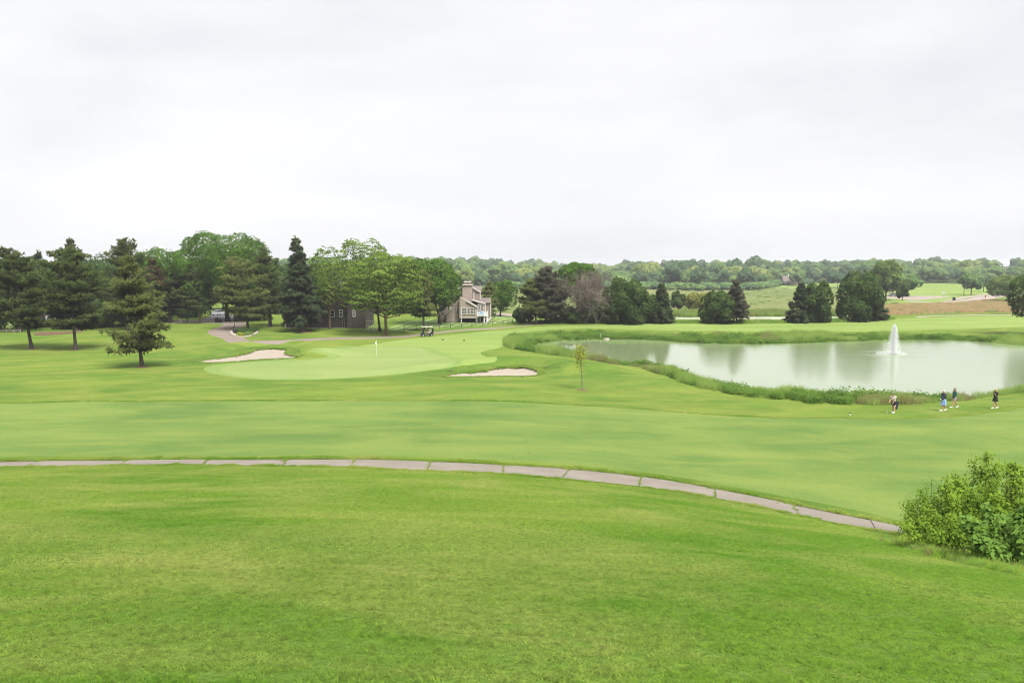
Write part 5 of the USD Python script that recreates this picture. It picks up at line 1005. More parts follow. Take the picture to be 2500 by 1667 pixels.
far_house('cabin', 'brown roofed tan cabin below the hill woods', 1914, 1948, 688, 673, 697, 'tan_wall', 'roof_shingle', (1926.5, 1929, 670), [(1920, 694, 1923, 690.5), (1931, 694, 1934, 690.5)])
far_house('hill_house', 'small white house among the hazy hill trees', 1158, 1170, 660, 655, 672, 'white_paint', 'roof_shingle', None, [(1161, 664.5, 1164, 661.2), (1165.5, 664.5, 1168.5, 661.2), (1161, 669.5, 1164, 666.5)])

def rail_fence():
    px = [(987, 808.5), (1016, 806.5), (1045, 805), (1073, 803.3), (1100, 801.3), (1127, 799.5), (1152, 797.8), (1172, 796.2), (1178, 796), (1203, 794.5), (1228, 792.6), (1240, 791.3), (1251, 790)]
    Q = ground_at(px); t = thing('rail_fence', 'grey wooden two rail fence along the striped garden lawn', 'fence', Q[0]); o = Q[0]; rg = np.random.default_rng(4)
    for p in Q:
        d = p - o; MB().box((d[0] - .075, d[1] - .075, d[2] - .3), (d[0] + .075, d[1] + .075, d[2] + 1.0 + .06 * rg.random()), rz=rg.normal(0, .1), about=d[:2], ch=.02).put('post', 'grey_wood', t.GetPath())
    for a, b in zip(Q[:-1], Q[1:]):
        if np.linalg.norm(b - a) < 1.0: continue
        for z in (.42, .80): MB().tube([a - o + [0, -.08, z], (a + b) / 2 - o + [0, -.08, z - .03], b - o + [0, -.08, z + rg.normal(0, .02)]], .05, 6).put('rail', 'grey_wood', t.GetPath())
rail_fence()

# near path: concrete slabs laid end to end, weeds in the joints
def slab_path():
    t = thing('slab_path', 'concrete path of separate slabs curving across the slope', 'path', kind='structure')
    jf = [(-60, 1128), (103, 1124.5), (317, 1123), (505, 1122), (700, 1120.6), (869, 1120.8), (1051, 1126), (1229, 1134.6), (1390, 1144.5), (1567, 1163), (1745, 1192.5), (1933, 1229.5), (2125, 1268.6), (2300, 1307), (2440, 1345)]
    jn = [(-110, 1145), (57, 1140), (289, 1135.8), (495, 1134.5), (689, 1137), (853, 1140.7), (1041, 1149), (1228, 1156.8), (1370, 1168.5), (1559, 1188), (1745, 1216), (1954, 1259), (2148, 1295), (2285, 1327), (2430, 1368)]
    F, N = ground_at(jf)[:, :2], ground_at(jn)[:, :2]; rg = np.random.default_rng(3)
    lf, ln_ = shapely.LineString(pa), shapely.LineString(pb)
    for i in range(len(F) - 1):
        a0, a1 = lf.project(shapely.Point(F[i])), lf.project(shapely.Point(F[i + 1])); b0, b1 = ln_.project(shapely.Point(N[i])), ln_.project(shapely.Point(N[i + 1]))
        g = 0.010 + 0.012 * rg.random(); m = 12
        A_ = np.array([lf.interpolate(x).coords[0] for x in np.linspace(a0 + g, a1 - g, m)]); B_ = np.array([ln_.interpolate(x).coords[0] for x in np.linspace(b0 + g, b1 - g, m)])
        w = np.array([0.02, 0.2, 0.4, 0.6, 0.8, 0.985]); G = A_[:, None] * (1 - w)[None, :, None] + B_[:, None] * w[None, :, None]
        tilt = rg.normal(0, .006, 3); z = HH(G[..., 0], G[..., 1]) + .012 + tilt[0] + tilt[1] * np.linspace(-1, 1, m)[:, None] + tilt[2] * np.linspace(-1, 1, 6)[None]
        z[:, 0] -= .02
        top = np.concatenate([G, z[..., None]], -1).reshape(-1, 3); bot = top - [0, 0, .07]; k = m * 6
        q = np.array([(a * 6 + b, a * 6 + b + 1, a * 6 + b + 7, a * 6 + b + 6) for a in range(m - 1) for b in range(5)])
        if np.cross(top[6] - top[0], top[1] - top[0])[2] > 0: q = q[:, ::-1]
        ring = [a * 6 for a in range(m)] + [(m - 1) * 6 + b for b in range(1, 6)] + [a * 6 + 5 for a in range(m - 2, -1, -1)] + [b for b in range(4, 0, -1)]
        side = np.array([(ring[j], ring[(j + 1) % len(ring)], ring[(j + 1) % len(ring)] + k, ring[j] + k) for j in range(len(ring))])
        MB().add(np.vstack([top, bot]), np.vstack([q, side, side[:, ::-1][:0]])).put('slab', 'path_concrete', t.GetPath())
slab_path()

# flagstick, tee markers, stakes, rakes
def stick(name, px, label, cat, h, r, m, group=None, lean=(0, 0), cap=None):
    P = ground_at([px])[0]; t = thing(name, label, cat, P, group=group)
    MB().tube([(0, 0, -.1), (lean[0] * .5, lean[1] * .5, h * .5), (lean[0], lean[1], h)], r, 8).put('shaft', m, t.GetPath())
    if cap: MB().tube([(lean[0], lean[1], h), (lean[0], lean[1], h + cap[1])], cap[0], 10).put('cap', cap[2], t.GetPath())
    return t, P
t, P = stick('flagstick', (919.5, 868), 'white flagstick with drooping white flag on the putting green', 'flag', 2.2, .022, 'white_paint')
v = []
for i, z in enumerate(np.linspace(2.14, 1.45, 6)):
    for j, x in enumerate((0, -.09, -.17)): v.append((x * (1 - .08 * i) + .03 * math.sin(i * 1.3 + j), .05 * math.sin(j * 2 + i), z - .10 * j))
q = [(i * 3 + j, i * 3 + j + 1, i * 3 + j + 4, i * 3 + j + 3) for i in range(5) for j in range(2)]; v = np.array(v)
MB().add(np.vstack([v, v + [0, .012, 0]]), np.vstack([q, np.array(q)[:, ::-1] + len(v)])).put('flag', 'white_cloth', t.GetPath())
for px, lb in [((1081, 830.5), 'dark tee marker block nearer the golf cart'), ((1133, 832.5), 'dark tee marker block nearer the pond')]:
    t = thing('tee_marker', lb, 'tee marker', ground_at([px])[0], group='tee markers on the pale fairway')
    MB().box((-.16, -.1, .04), (.16, .1, .20), ch=.02).put('block', 'green_paint', t.GetPath())
    for x in (-.1, .1): MB().box((x - .02, -.02, -.1), (x + .02, .02, .04)).put('leg', 'black_plastic', t.GetPath())
for px, h, lb in [((1272, 1037.5), .30, 'thin pale marker stick in the fairway, farthest of three'), ((1287, 1082), .27, 'thin pale marker stick in the fairway, middle of three'), ((1291, 1109.5), .12, 'thin pale marker stick in the fairway, nearest the path')]:
    stick('marker_stick', px, lb, 'stick', h, .009, 'steel', 'marker sticks in the fairway', (.01, 0), (.012, .03, 'grey_stone'))
stick('hazard_stake', (1658.5, 931), 'orange stake at the inner corner of the pond bank', 'stake', .32, .05, 'orange_paint', 'coloured stakes round the pond', (0, 0), (.05, .03, 'orange_paint'))
stick('hazard_stake', (2136, 989), 'orange red stake before the reeds left of the golfer in white', 'stake', .26, .035, 'orange_paint', 'coloured stakes round the pond', (.02, 0), (.035, .03, 'orange_paint'))
stick('hazard_stake', (1466, 826.5), 'white stake among the weeds at the far pond bank', 'stake', .8, .045, 'white_paint', 'coloured stakes round the pond', (0, 0), (.045, .04, 'white_paint'))
def rake(a, b, label):
    A_, B_ = ground_at([a, b]); t = thing('rake', label, 'rake', A_); d = B_ - A_; u = unit(d[None])[0]; w = np.array([-u[1], u[0], 0])
    MB().tube([(0, 0, .05), d * .5 + [0, 0, .06], d + [0, 0, .06]], .022, 6).put('handle', 'grey_wood', t.GetPath())
    hb = MB(); hb.tube([d - w * .32 + [0, 0, .06], d + w * .32 + [0, 0, .06]], .025, 6)
    for k in np.linspace(-.3, .3, 9): hb.tube([d + w * k + [0, 0, .06], d + w * k + [0, 0, -.03]], .008, 4)
    hb.put('head', 'black_plastic', t.GetPath())
rake((1106, 911), (1098, 905.5), 'bunker rake lying on the dark bank of the right bunker')
rake((729, 869.5), (741, 867.5), 'bunker rake lying at the right tip of the left bunker')
rake((1328, 898.5), (1339, 897.5), 'bunker rake lying on the grass right of the right bunker')
# rock at the pond, dark bird
def rock(px, r, label, name='rock', z=None):
    P = ground_at([px])[0]; m = trimesh.creation.icosphere(3, 1.0); v = np.array(m.vertices); d = 0.7 + .55 * meshkit.fbm(v * 1.3 + px[0], 3, 2); v = v * d[:, None] * r
    tag(put(name, v + P + [0, 0, r[2] * .3], m.faces, 'grey_stone', smooth=40), label, name)
rock((1481, 829), (.55, .4, .26), 'pinkish boulder at the far pond edge beside the white stake')
rock((1452, 831.5), (.35, .3, .12), 'small flat stone at the far pond edge left of the boulder')
def bird():
    P = ground_at([(1674, 919)])[0]; t = thing('water_bird', 'dark bird with a half spread wing at the pond edge', 'bird', (P[0], P[1], WATER + .25))
    import manifold3d as mf
    def hull(a, ra, b, rb): return mf.Manifold.batch_hull([mf.Manifold.sphere(r, 14).translate(list(map(float, p))) for p, r in ((a, ra), (b, rb))])
    ps = [((-.22, 0, .30), .06, (0, 0, .36), .15), ((0, 0, .36), .15, (.18, 0, .42), .12), ((.18, 0, .42), .10, (.27, 0, .60), .05), ((.27, 0, .60), .05, (.31, 0, .70), .055), ((.31, 0, .70), .035, (.42, 0, .68), .01), ((-.22, 0, .30), .05, (-.42, 0, .26), .02), ((0, .05, .3), .05, (.02, .06, .05), .015), ((0, -.05, .3), .05, (.02, -.06, .05), .015)]
    b = mf.Manifold.batch_boolean([hull(*p) for p in ps], mf.OpType.Add).refine_to_length(.04); m = b.to_mesh(); tm = trimesh.Trimesh(m.vert_properties[:, :3], m.tri_verts, process=True); trimesh.smoothing.filter_taubin(tm, iterations=8)
    put('body', tm.vertices, tm.faces, 'black_plastic', t.GetPath(), smooth=True)
    w = np.array([(.10, -.12, .46), (-.1, -.2, .55), (-.55, -.34, .66), (-.62, -.36, .58), (-.4, -.3, .46), (-.12, -.16, .36)]); 
    f = [(0, 1, 5), (1, 4, 5), (1, 2, 4), (2, 3, 4)]; MB().add(np.vstack([w, w + [0, .03, 0]]), np.vstack([f, np.array(f)[:, ::-1] + 6])).put('wing', 'black_plastic', t.GetPath())
bird()

# golf cart
def golf_cart(P, rz):
    t = thing('golf_cart', 'dark navy golf cart with cream roof on the narrow cart path', 'golf cart', P, rz); T = t.GetPath()   # drives towards -x
    pr = lambda pts: wallpoly(pts, -.58, .58)
    b = MB(); b.add(*pr([(-1.22, .30), (1.12, .30), (1.15, .62), (.95, .78), (.42, .80), (.30, .72), (-.30, .40), (-.42, .42), (-.55, .80), (-.80, .84), (-1.10, .72), (-1.25, .50)])); b.put('body', 'navy_paint', T)
    MB().box((-.40, -.56, .36), (.22, .56, .405)).put('floor_mat', 'black_plastic', T)
    MB().box((.05, -.54, .70), (.62, .54, .88), ch=.05).put('seat', 'cream_roof', T); MB().box((.58, -.54, .95), (.70, .54, 1.32), rz=0, ch=.04).put('backrest', 'cream_roof', T)
    MB().box((-1.06, -.66, 1.80), (1.02, .66, 1.90), ch=.05).put('roof', 'cream_roof', T)
    for y in (-.56, .56):
        MB().tube([(-.72, y, .80), (-.42, y, 1.82)], .022, 6).put('roof_post', 'black_plastic', T); MB().tube([(.78, y, .78), (.86, y, 1.82)], .022, 6).put('roof_post', 'black_plastic', T)
    v, f = slab((-.70, .84), (-.44, 1.78), -.54, .54, .012); MB().add(v, f).put('windshield', 'clear_shield', T)
    sw = MB(); a = np.linspace(0, 2 * np.pi, 17); c = np.array([-.22, -.26, 1.0]); ring = c + np.column_stack([.10 * np.sin(a), .17 * np.cos(a), .14 * np.sin(a)]); sw.tube(ring, .016, 5); sw.tube([c, (-.5, -.26, .7)], .02, 6); sw.put('steering_wheel', 'black_plastic', T)
    for x in (-.84, .78):
        for y in (-.52, .52):
            w = MB(); w.tube([(x, y - .10, .23), (x, y - .085, .23), (x, y + .085, .23), (x, y + .10, .23)], [.19, .23, .23, .19], 20); wm = w.put('wheel', 'tyre_rubber', T, smooth=40)
            r = MB(); s_ = np.sign(y); r.tube([(x, y + s_ * .09, .23), (x, y + s_ * .115, .23)], [.13, .11], 14); r.put('rim', 'rim_metal', wm.GetPath())
    for y in (-.4, .4): MB().box((-1.262, y - .12, .56), (-1.20, y + .12, .66), ch=.02).put('headlight', 'window_glass', T)
    MB().add(*slab((-1.26, .3), (-1.2, .46), -.5, .5, .07)).put('bumper', 'black_plastic', T)
    for y in (-.25, .25):
        g = thing('golf_bag', 'dark golf bag standing %s at the rear of the golf cart' % ('on the near side' if y < 0 else 'on the far side'), 'golf bag', P + np.array([.98 * math.cos(rz) - y * math.sin(rz), .98 * math.sin(rz) + y * math.cos(rz), .62]), rz)
        MB().tube([(0, 0, 0), (.02, 0, .05), (.10, 0, .78), (.10, 0, .84)], [.11, .13, .14, .13], 12).put('bag', 'black_cloth', g.GetPath(), smooth=40)
        for k in range(5): x, yy = .10 + .06 * math.cos(k * 1.3), .06 * math.sin(k * 1.3); c = MB(); c.tube([(x, yy, .78), (x + .02, yy, 1.0)], .006, 4); c.tube([(x + .02, yy, .98), (x + .07, yy, 1.02)], .02, 5); c.put('club', 'steel', g.GetPath())
CART = ground_at([(1043, 821.5)])[0]; CART_RZ = math.radians(14)
golf_cart(CART, CART_RZ)

# stone edged flower bed with its plants, black post
def flower_bed():
    ring_px = [(565, 812), (566, 816.5), (571, 819), (577, 821.5), (584, 823), (592, 823.5), (600, 822.8), (608, 821.5), (615, 819.5), (621, 816.5), (627, 813), (629, 810)]
    Q = ground_at(ring_px); c = Q.mean(0); t = thing('flower_bed', 'flower bed edged with pale boulders at the bend of the cart path', 'flower bed', c); rg = np.random.default_rng(31)
    lf = on_land([(566, 813), (572, 818), (592, 822), (615, 818.5), (628, 811), (622, 806), (600, 804), (578, 806)])
    v, f = trimesh.creation.triangulate_polygon(shapely.Polygon(lf), engine='earcut'); v3 = np.column_stack([v, HH(v[:, 0], v[:, 1]) + .05]) - c; put('soil', v3, f, 'mulch', t.GetPath(), smooth=True)
    ls = shapely.LineString(Q[:, :2]); L = ls.length; x = 0; i = 0
    while x < L:
        r = .20 + .22 * rg.random() * (1.4 if x < L * .35 else .7); p = np.array(ls.interpolate(x + r * .8).coords[0]); m = trimesh.creation.icosphere(2, 1.0); q = np.array(m.vertices)
        q = q * (.72 + .5 * meshkit.fbm(q * 1.4 + i * 3.7, 2, 5))[:, None] * [r, r * .8, r * .62]; put('boulder', q + [p[0] - c[0], p[1] - c[1], HH(p[0], p[1]) - c[2] + r * .22], m.faces, 'grey_stone', t.GetPath(), smooth=40)
        x += 2.15 * r; i += 1
    for px, r, h, m, nl, lb in [((589, 814.5), 1.7, 1.1, 'dark_leaves', 500, 'dark green hosta like plant at the back of the flower bed'), ((600, 812), 1.3, .9, 'dark_leaves', 380, 'dark green low plant beside the leaning pine foot'), ((618, 810.5), 1.3, .8, 'dark_leaves', 380, 'low dark plant at the right end of the flower bed'), ((586, 821), .75, .8, 'sapling_leaves', 260, 'bright yellow green grass tuft in the flower bed'), ((607, 819.5), 1.05, .85, 'fresh_leaves', 320, 'green rounded tuft in the front of the flower bed')]:
        P = ground_at([px])[0]; g = thing('plant', lb, 'plant', P); v, f, n = clump_blades(int(px[0]), nl // 2, h, .07, r * .5, 1.1); v2, f2, n2 = clump_leafy(int(px[0]) + 1, nl, h, r, .22); put('foliage', *merge([(v, f, n), (v2, f2, n2)])[:2], m, g.GetPath(), normals=np.vstack([n, n2]))
        MB().tube([(0, 0, -.1), (.03, 0, h * .6)], [.05, .02], 6).put('stem', BB, g.GetPath())
    P = ground_at([(573, 816)])[0]; g = thing('ball_washer', 'black post with bulky black drum beside the flower bed', 'post', P)
    MB().tube([(0, 0, -.1), (0, 0, 2.1)], .07, 8).put('post', 'black_plastic', g.GetPath()); MB().tube([(0, 0, .05), (0, 0, .2), (0, 0, .9), (0, 0, 1.15), (0, 0, 1.25)], [.26, .34, .34, .22, .1], 16).put('drum', 'black_plastic', g.GetPath(), smooth=40)
    MB().tube([(-.25, 0, 1.2), (-.25, 0, 1.45), (-.25, 0, 1.5)], [.09, .11, .04], 10).put('knob', 'black_plastic', g.GetPath()); MB().tube([(0, 0, 1.2), (-.25, 0, 1.25)], .03, 6).put('arm', 'black_plastic', g.GetPath())
flower_bed()

# things by the lane
def box_thing(name, px, size, label, cat, m, top=None, group=None):
    P = ground_at([px])[0]; t = thing(name, label, cat, P, group=group); a, b, c = size
    MB().box((-a / 2, -b / 2, -.1), (a / 2, b / 2, c), ch=.04).put('casing', m, t.GetPath()); MB().box((-a / 2 - .03, -b / 2 - .03, c), (a / 2 + .03, b / 2 + .03, c + .07), ch=.02).put('lid', top or m, t.GetPath())
box_thing('utility_pedestal', (421, 781.5), (.28, .28, .75), 'white pedestal box by the lane, leftmost of three', 'pedestal', 'white_paint'); box_thing('utility_pedestal', (438.5, 787), (.3, .3, .85), 'taller white pedestal box in the middle of three by the lane', 'pedestal', 'white_paint'); box_thing('utility_pedestal', (443, 787.5), (.28, .28, .5), 'short white pedestal box by the lane, right of the taller one', 'pedestal', 'trim_white')
box_thing('wheeled_bin', (530, 787), (.75, .7, 1.0), 'black wheeled bin at the driveway mouth, left one', 'bin', 'black_plastic'); box_thing('wheeled_bin', (537, 787), (.95, .7, .75), 'squat black wheeled bin at the driveway mouth, right one', 'bin', 'black_plastic')
stick('lane_post', (458, 788), 'thin black post between lane and lawn', 'post', 2.6, .09, 'black_plastic', cap=(.13, .25, 'black_plastic'))
def parked_car(px, rz, paint, label):
    P = ground_at([px])[0]; t = thing('parked_car', label, 'car', P, rz); T = t.GetPath()
    v, f = wallpoly([(-2.2, .35), (2.2, .35), (2.25, .75), (1.9, .88), (1.0, .95), (-1.5, .98), (-2.15, .9)], -.85, .85); MB().add(v, f).put('body', paint, T)
    v, f = wallpoly([(-1.7, .96), (1.15, .93), (.5, 1.42), (-1.1, 1.46)], -.72, .72); MB().add(v, f).put('cabin', 'window_glass', T)
    MB().box((-1.1, -.70, 1.45), (.5, .70, 1.50), ch=.02).put('roof', paint, T)
    for x in (-1.35, 1.4):
        for y in (-.8, .8):
            w = MB().tube([(x, y - .1, .32), (x, y + .1, .32)], .32, 18).put('wheel', 'tyre_rubber', T); MB().tube([(x, y + np.sign(y) * .10, .32), (x, y + np.sign(y) * .115, .32)], .19, 12).put('rim', 'rim_metal', w.GetPath())
    for y in (-.6, .6): MB().box((2.2, y - .2, .62), (2.26, y + .2, .76), ch=.02).put('headlight', 'white_paint', T)
parked_car((535, 769.5), math.radians(70), 'silver_paint', 'pale parked car under the huge maple at the end of the driveway')
parked_car((2181, 722.8), math.radians(4), 'silver_paint', 'pale blue silver car parked at the left end of the parking lot')
def lamp_post():
    P = ground_at([(2353, 723)])[0]; s = scale_at(P); h = 37 / s; t = thing('lamp_post', 'tall dark lamp post beside the forked lawn tree', 'lamp post', P)
    MB().tube([(0, 0, -.2), (0, 0, h)], [.13, .08], 8).put('pole', 'black_plastic', t.GetPath()); MB().tube([(0, 0, h), (.9, 0, h + .15), (1.4, 0, h + .1)], .05, 6).put('arm', 'black_plastic', t.GetPath()); MB().box((1.2, -.15, h), (1.9, .15, h + .12), ch=.04).put('lamp_head', 'steel', t.GetPath())
lamp_post()
def sign(px, top_v, label, w, h, m):
    P = ground_at([px])[0]; s = scale_at(P); z = (px[1] - top_v) / s; t = thing('road_sign', label, 'sign', P)
    MB().tube([(0, 0, -.2), (0, 0, z)], .06, 8).put('post', 'steel' if m != 'black_plastic' else m, t.GetPath()); MB().box((-w / 2, -.11, z - h), (w / 2, -.07, z), ch=.01).put('panel', m, t.GetPath())
sign((2303, 727), 712, 'pale blue sign on a post at the right end of the parking lot', 1.1, 1.1, 'silver_paint'); sign((2405, 735), 721, 'small reddish sign on a post beside the far road', .5, .7, 'orange_paint')
box_thing('litter_bin', (2329, 733.5), (.8, .8, 1.15), 'dark bin standing where footpath and far road meet', 'bin', 'black_plastic')

# fountain: jet, falling spray, ring of splash
def fountain():
    base = plane_at([(2181, 864)], WATER)[0]; s = scale_at(base); H = 73 / s; rg = np.random.default_rng(8)
    mat('fountain_water', {"d": ("diffuse_bsdf", {"color": (0.86, 0.87, 0.88)}), "t": ("translucent_bsdf", {"color": (0.86, 0.87, 0.88)}), "x": ("mix_closure", {"fac": 0.5}), "tr": ("transparent_bsdf", {}), "y": ("mix_closure", {"fac": 0.27})}, [("d.BSDF", "x.closure1"), ("t.BSDF", "x.closure2"), ("tr.BSDF", "y.closure1"), ("x.closure", "y.closure2")], surface="y.closure")
    t = thing('fountain', 'white fountain jet falling back into the pond', 'fountain', base); T = t.GetPath()
    def drops(c, ln, w):
        k = len(c); dz = np.column_stack([rg.normal(0, .15, k), rg.normal(0, .15, k), np.ones(k)]) * ln[:, None] / 2; a = rg.random(k) * 6.28; x = np.column_stack([np.cos(a), np.sin(a), 0 * a]) * w[:, None] / 2; y = np.column_stack([-np.sin(a), np.cos(a), 0 * a]) * w[:, None] / 2
        v = np.stack([c + dz, c + x, c + y, c - x, c - y, c - dz], 1).reshape(-1, 3); o = np.arange(k)[:, None] * 6; f = np.vstack([o + q for q in ([0, 1, 2], [0, 2, 3], [0, 3, 4], [0, 4, 1], [5, 2, 1], [5, 3, 2], [5, 4, 3], [5, 1, 4])]); return v, f
    n = 1300; u = rg.random(n) ** .8; a = rg.random(n) * 6.28; r = (.07 + .16 * u) * np.sqrt(rg.random(n)); c = np.column_stack([np.cos(a) * r, np.sin(a) * r, .1 + u ** .9 * (H * (.80 + .16 * rg.random(n)))]); put('jet', *drops(c, .30 + .25 * rg.random(n), .04 + .04 * rg.random(n)), 'fountain_water', T)
    n = 5200; th = rg.random(n) * 6.28; R = np.minimum(np.abs(rg.normal(0, .40, n)), 1.2); tt = rg.random(n); top = H * (1 - .30 * np.minimum(R / .8, 1.3) ** 2) * (1 - .42 * rg.random(n) ** 1.5); z = top * (1 - tt ** 1.25); rr = R * (.82 + .26 * tt)
    c = np.column_stack([np.cos(th) * rr, np.sin(th) * rr, np.maximum(z, .03)]); put('falling_spray', *drops(c, .14 + .26 * rg.random(n), .02 + .035 * rg.random(n)), 'fountain_water', T)
    n = 800; th = rg.random(n) * 6.28; rr = .3 + 1.9 * rg.random(n) ** 1.2; z = .9 * np.abs(rg.normal(0, .5, n)) * np.maximum(0, 1.15 - rr / 2.2); c = np.column_stack([np.cos(th) * rr - .25, np.sin(th) * rr, z + .02]); put('splash', *drops(c, .06 + .10 * rg.random(n), .03 + .05 * rg.random(n)), 'fountain_water', T)
    nz = MB().tube([(0, 0, -.3), (0, 0, .06), (0, 0, .1)], [.5, .5, .2], 14).put('float', 'black_plastic', T)
    for i, (R0, w) in enumerate([(2.9, .30), (3.9, .26), (5.0, .22)]):
        a = np.linspace(0, 2 * np.pi, 65)[:-1]; pr = [(R0 - w, .0), (R0 - w * .3, .022), (R0 + w * .3, .022), (R0 + w, .0)]; v = np.array([(math.cos(x) * p, math.sin(x) * p, zz + .004) for x in a for p, zz in pr]); f = np.array([(k * 4 + j, k * 4 + j + 1, ((k + 1) % 64) * 4 + j + 1, ((k + 1) % 64) * 4 + j) for k in range(64) for j in range(3)])
        MB().add(v, f).put('ripple', 'pond_water', T, smooth=True)
fountain()
# ---------------------------------------------------------------- people
import manifold3d as mf
def _hull(*ps): return mf.Manifold.batch_hull([mf.Manifold.sphere(float(r), 12).translate([float(x) for x in p]) for p, r in ps])
def _soft(ms, edge=0.03, it=10):
    m = mf.Manifold.batch_boolean(ms, mf.OpType.Add).refine_to_length(edge).to_mesh()
    t = trimesh.Trimesh(m.vert_properties[:, :3], m.tri_verts, process=True); trimesh.smoothing.filter_taubin(t, iterations=it); return t.vertices, t.faces
def person(label, px, yaw, pose, wear, H=1.66, P=None):
    """standing, walking or seated figure. pose: lean, thigh/knee per leg, arm = (forward, outward, elbow) per side, head turn; wear: cloths by name"""
    k = H / 1.66; g = lambda *a: np.array(a, float) * k
    R2 = lambda a, v: np.array([v[0] * math.cos(a) + v[2] * math.sin(a), v[1], -v[0] * math.sin(a) + v[2] * math.cos(a)])   # leans forward (+x) by a
    lean = pose.get('lean', 0.05); hip = g(0, 0, .88); up = lambda p: hip + R2(lean, np.asarray(p) - hip)
    J = {}
    for s, n in ((1, 'l'), (-1, 'r')):
        th, kn = pose['leg_' + n]; h = hip + g(0, .085 * s, -.02); kd = R2(-th, np.array([0, 0.0, -1.0])); kd = np.array([math.sin(th), 0, -math.cos(th)])
        knee = h + kd * .40 * k; a = th - kn; sd = np.array([math.sin(a), 0, -math.cos(a)]); ank = knee + sd * .40 * k
        J['hip' + n], J['knee' + n], J['ank' + n] = h, knee, ank; J['toe' + n] = ank + np.array([math.cos(a * .6), 0.12 * s, math.sin(a * .6)]) * .17 * k + g(0, 0, -.045)
        fw, ou, el = pose['arm_' + n]; sh = up(g(0, .165 * s, 1.33)); d = np.array([math.sin(fw) * math.cos(ou), s * math.sin(ou), -math.cos(fw) * math.cos(ou)])
        e = sh + d * .27 * k; f2 = fw + el; inn = pose.get('in_' + n, 0.0); d2 = unit(np.array([math.sin(f2), s * (math.sin(ou) * .4 - inn), -math.cos(f2)])); w = e + d2 * .235 * k
        J['sh' + n], J['el' + n], J['wr' + n], J['hd' + n] = sh, e, w, d2
    low = min(J['ank' + n][2] - .075 * k for n in 'lr') if not pose.get('seated') else 0
    if pose.get('seated'): low = hip[2] - .10
    S = np.array([0, 0, -low])
    neck, chest, waist = up(g(.0, 0, 1.40)), up(g(.01, 0, 1.24)), up(g(0, 0, 1.02)); hc = up(g(.035, 0, 1.545)); ht = pose.get('turn', 0.0)
    body = [_hull((hip, .125 * k), (waist, .105 * k)), _hull((waist, .105 * k), (up(g(.015, .07, 1.22)), .095 * k), (up(g(.015, -.07, 1.22)), .095 * k)), _hull((up(g(.015, .07, 1.22)), .095 * k), (up(g(.015, -.07, 1.22)), .095 * k), (J['shl'], .052 * k), (J['shr'], .052 * k)), _hull((up(g(0, 0, 1.33)), .075 * k), (neck, .05 * k)), _hull((neck, .048 * k), (hc, .055 * k)),
            _hull((hc + g(0, 0, .035), .085 * k), (hc + g(.035, 0, -.03), .06 * k), (hc + g(-.02, 0, .02), .08 * k), (hc + g(.045, 0, -.075), .035 * k))]
    fd = np.array([math.cos(ht), math.sin(ht), 0]); sd_ = np.array([-fd[1], fd[0], 0])
    body += [_hull((hc + fd * .085 * k + g(0, 0, .02), .010 * k), (hc + fd * .108 * k + g(0, 0, -.02), .014 * k))] + [_hull((hc + sd_ * .088 * q * k, .018 * k), (hc + sd_ * .092 * q * k + g(0, 0, -.03), .012 * k)) for q in (1, -1)]
    for n, s in (('l', 1), ('r', -1)):
        body += [_hull((J['hip' + n], .088 * k), (J['knee' + n], .055 * k)), _hull((J['knee' + n], .055 * k), (J['knee' + n] * .62 + J['ank' + n] * .38 - g(.012, 0, 0), .054 * k), (J['ank' + n], .036 * k)), _hull((J['ank' + n], .036 * k), (J['toe' + n], .028 * k)),
                 _hull((J['sh' + n], .050 * k), (J['el' + n], .036 * k)), _hull((J['el' + n], .036 * k), (J['wr' + n], .025 * k))]
        w, d = J['wr' + n], J['hd' + n]; a = unit(np.cross(d, [1.0, 0.1, 0.2])); b = np.cross(d, a); pl = w + d * .075 * k
        body.append(_hull((w, .022 * k), (pl + a * .028 * k, .014 * k), (pl - a * .028 * k, .014 * k)))
        for i, (o, l) in enumerate(((-.030, .060), (-.010, .072), (.010, .068), (.030, .052))):
            r0 = pl + a * o * k; m1 = r0 + (d * .7 + b * .35) * l * .5 * k; body += [_hull((r0, .0095 * k), (m1, .009 * k)), _hull((m1, .009 * k), (m1 + (d * .35 + b * .75) * l * .5 * k, .008 * k))]
        r0 = w + d * .03 * k - a * .028 * k; m1 = r0 + (d * .5 - a * .7 + b * .2) * .04 * k; body += [_hull((r0, .012 * k), (m1, .010 * k)), _hull((m1, .010 * k), (m1 + (d * .8 + b * .3) * .03 * k, .009 * k))]
    P = ground_at([px])[0] if P is None else P
    t = thing('person', label, 'person', P, yaw); T = t.GetPath()
    v, f = _soft(body, .028, 6); put('body', v + S, f, 'skin', T, smooth=True)
    ey = MB()
    for q in (.032, -.032): c = hc + fd * .088 * k + sd_ * q * k + g(0, 0, .018) + S; m = trimesh.creation.icosphere(1, .011 * k); ey.add(np.array(m.vertices) + c, m.faces)
    ey.put('eyes', 'black_plastic', T); c = hc + fd * .084 * k + g(0, 0, -.052) + S; m = trimesh.creation.icosphere(1, 1.0); put('mouth', np.array(m.vertices) * [.012, .024, .007] + c, m.faces, 'brown_hair', T)
    # hair
    hs = [_hull((hc + g(-.012, 0, .050), .092 * k), (hc + g(-.035, 0, .005), .085 * k))]
    if wear.get('long'): hs.append(_hull((hc + g(-.05, 0, .0), .07 * k), (up(g(-.085, 0, 1.36)), .05 * k)))
    if wear.get('tail'): hs.append(_hull((hc + g(-.10, 0, .03), .035 * k), (hc + g(-.14, 0, -.10), .02 * k)))
    v, f = _soft(hs, .03, 4); put('hair', v + S, f, wear['hair'], T, smooth=True)
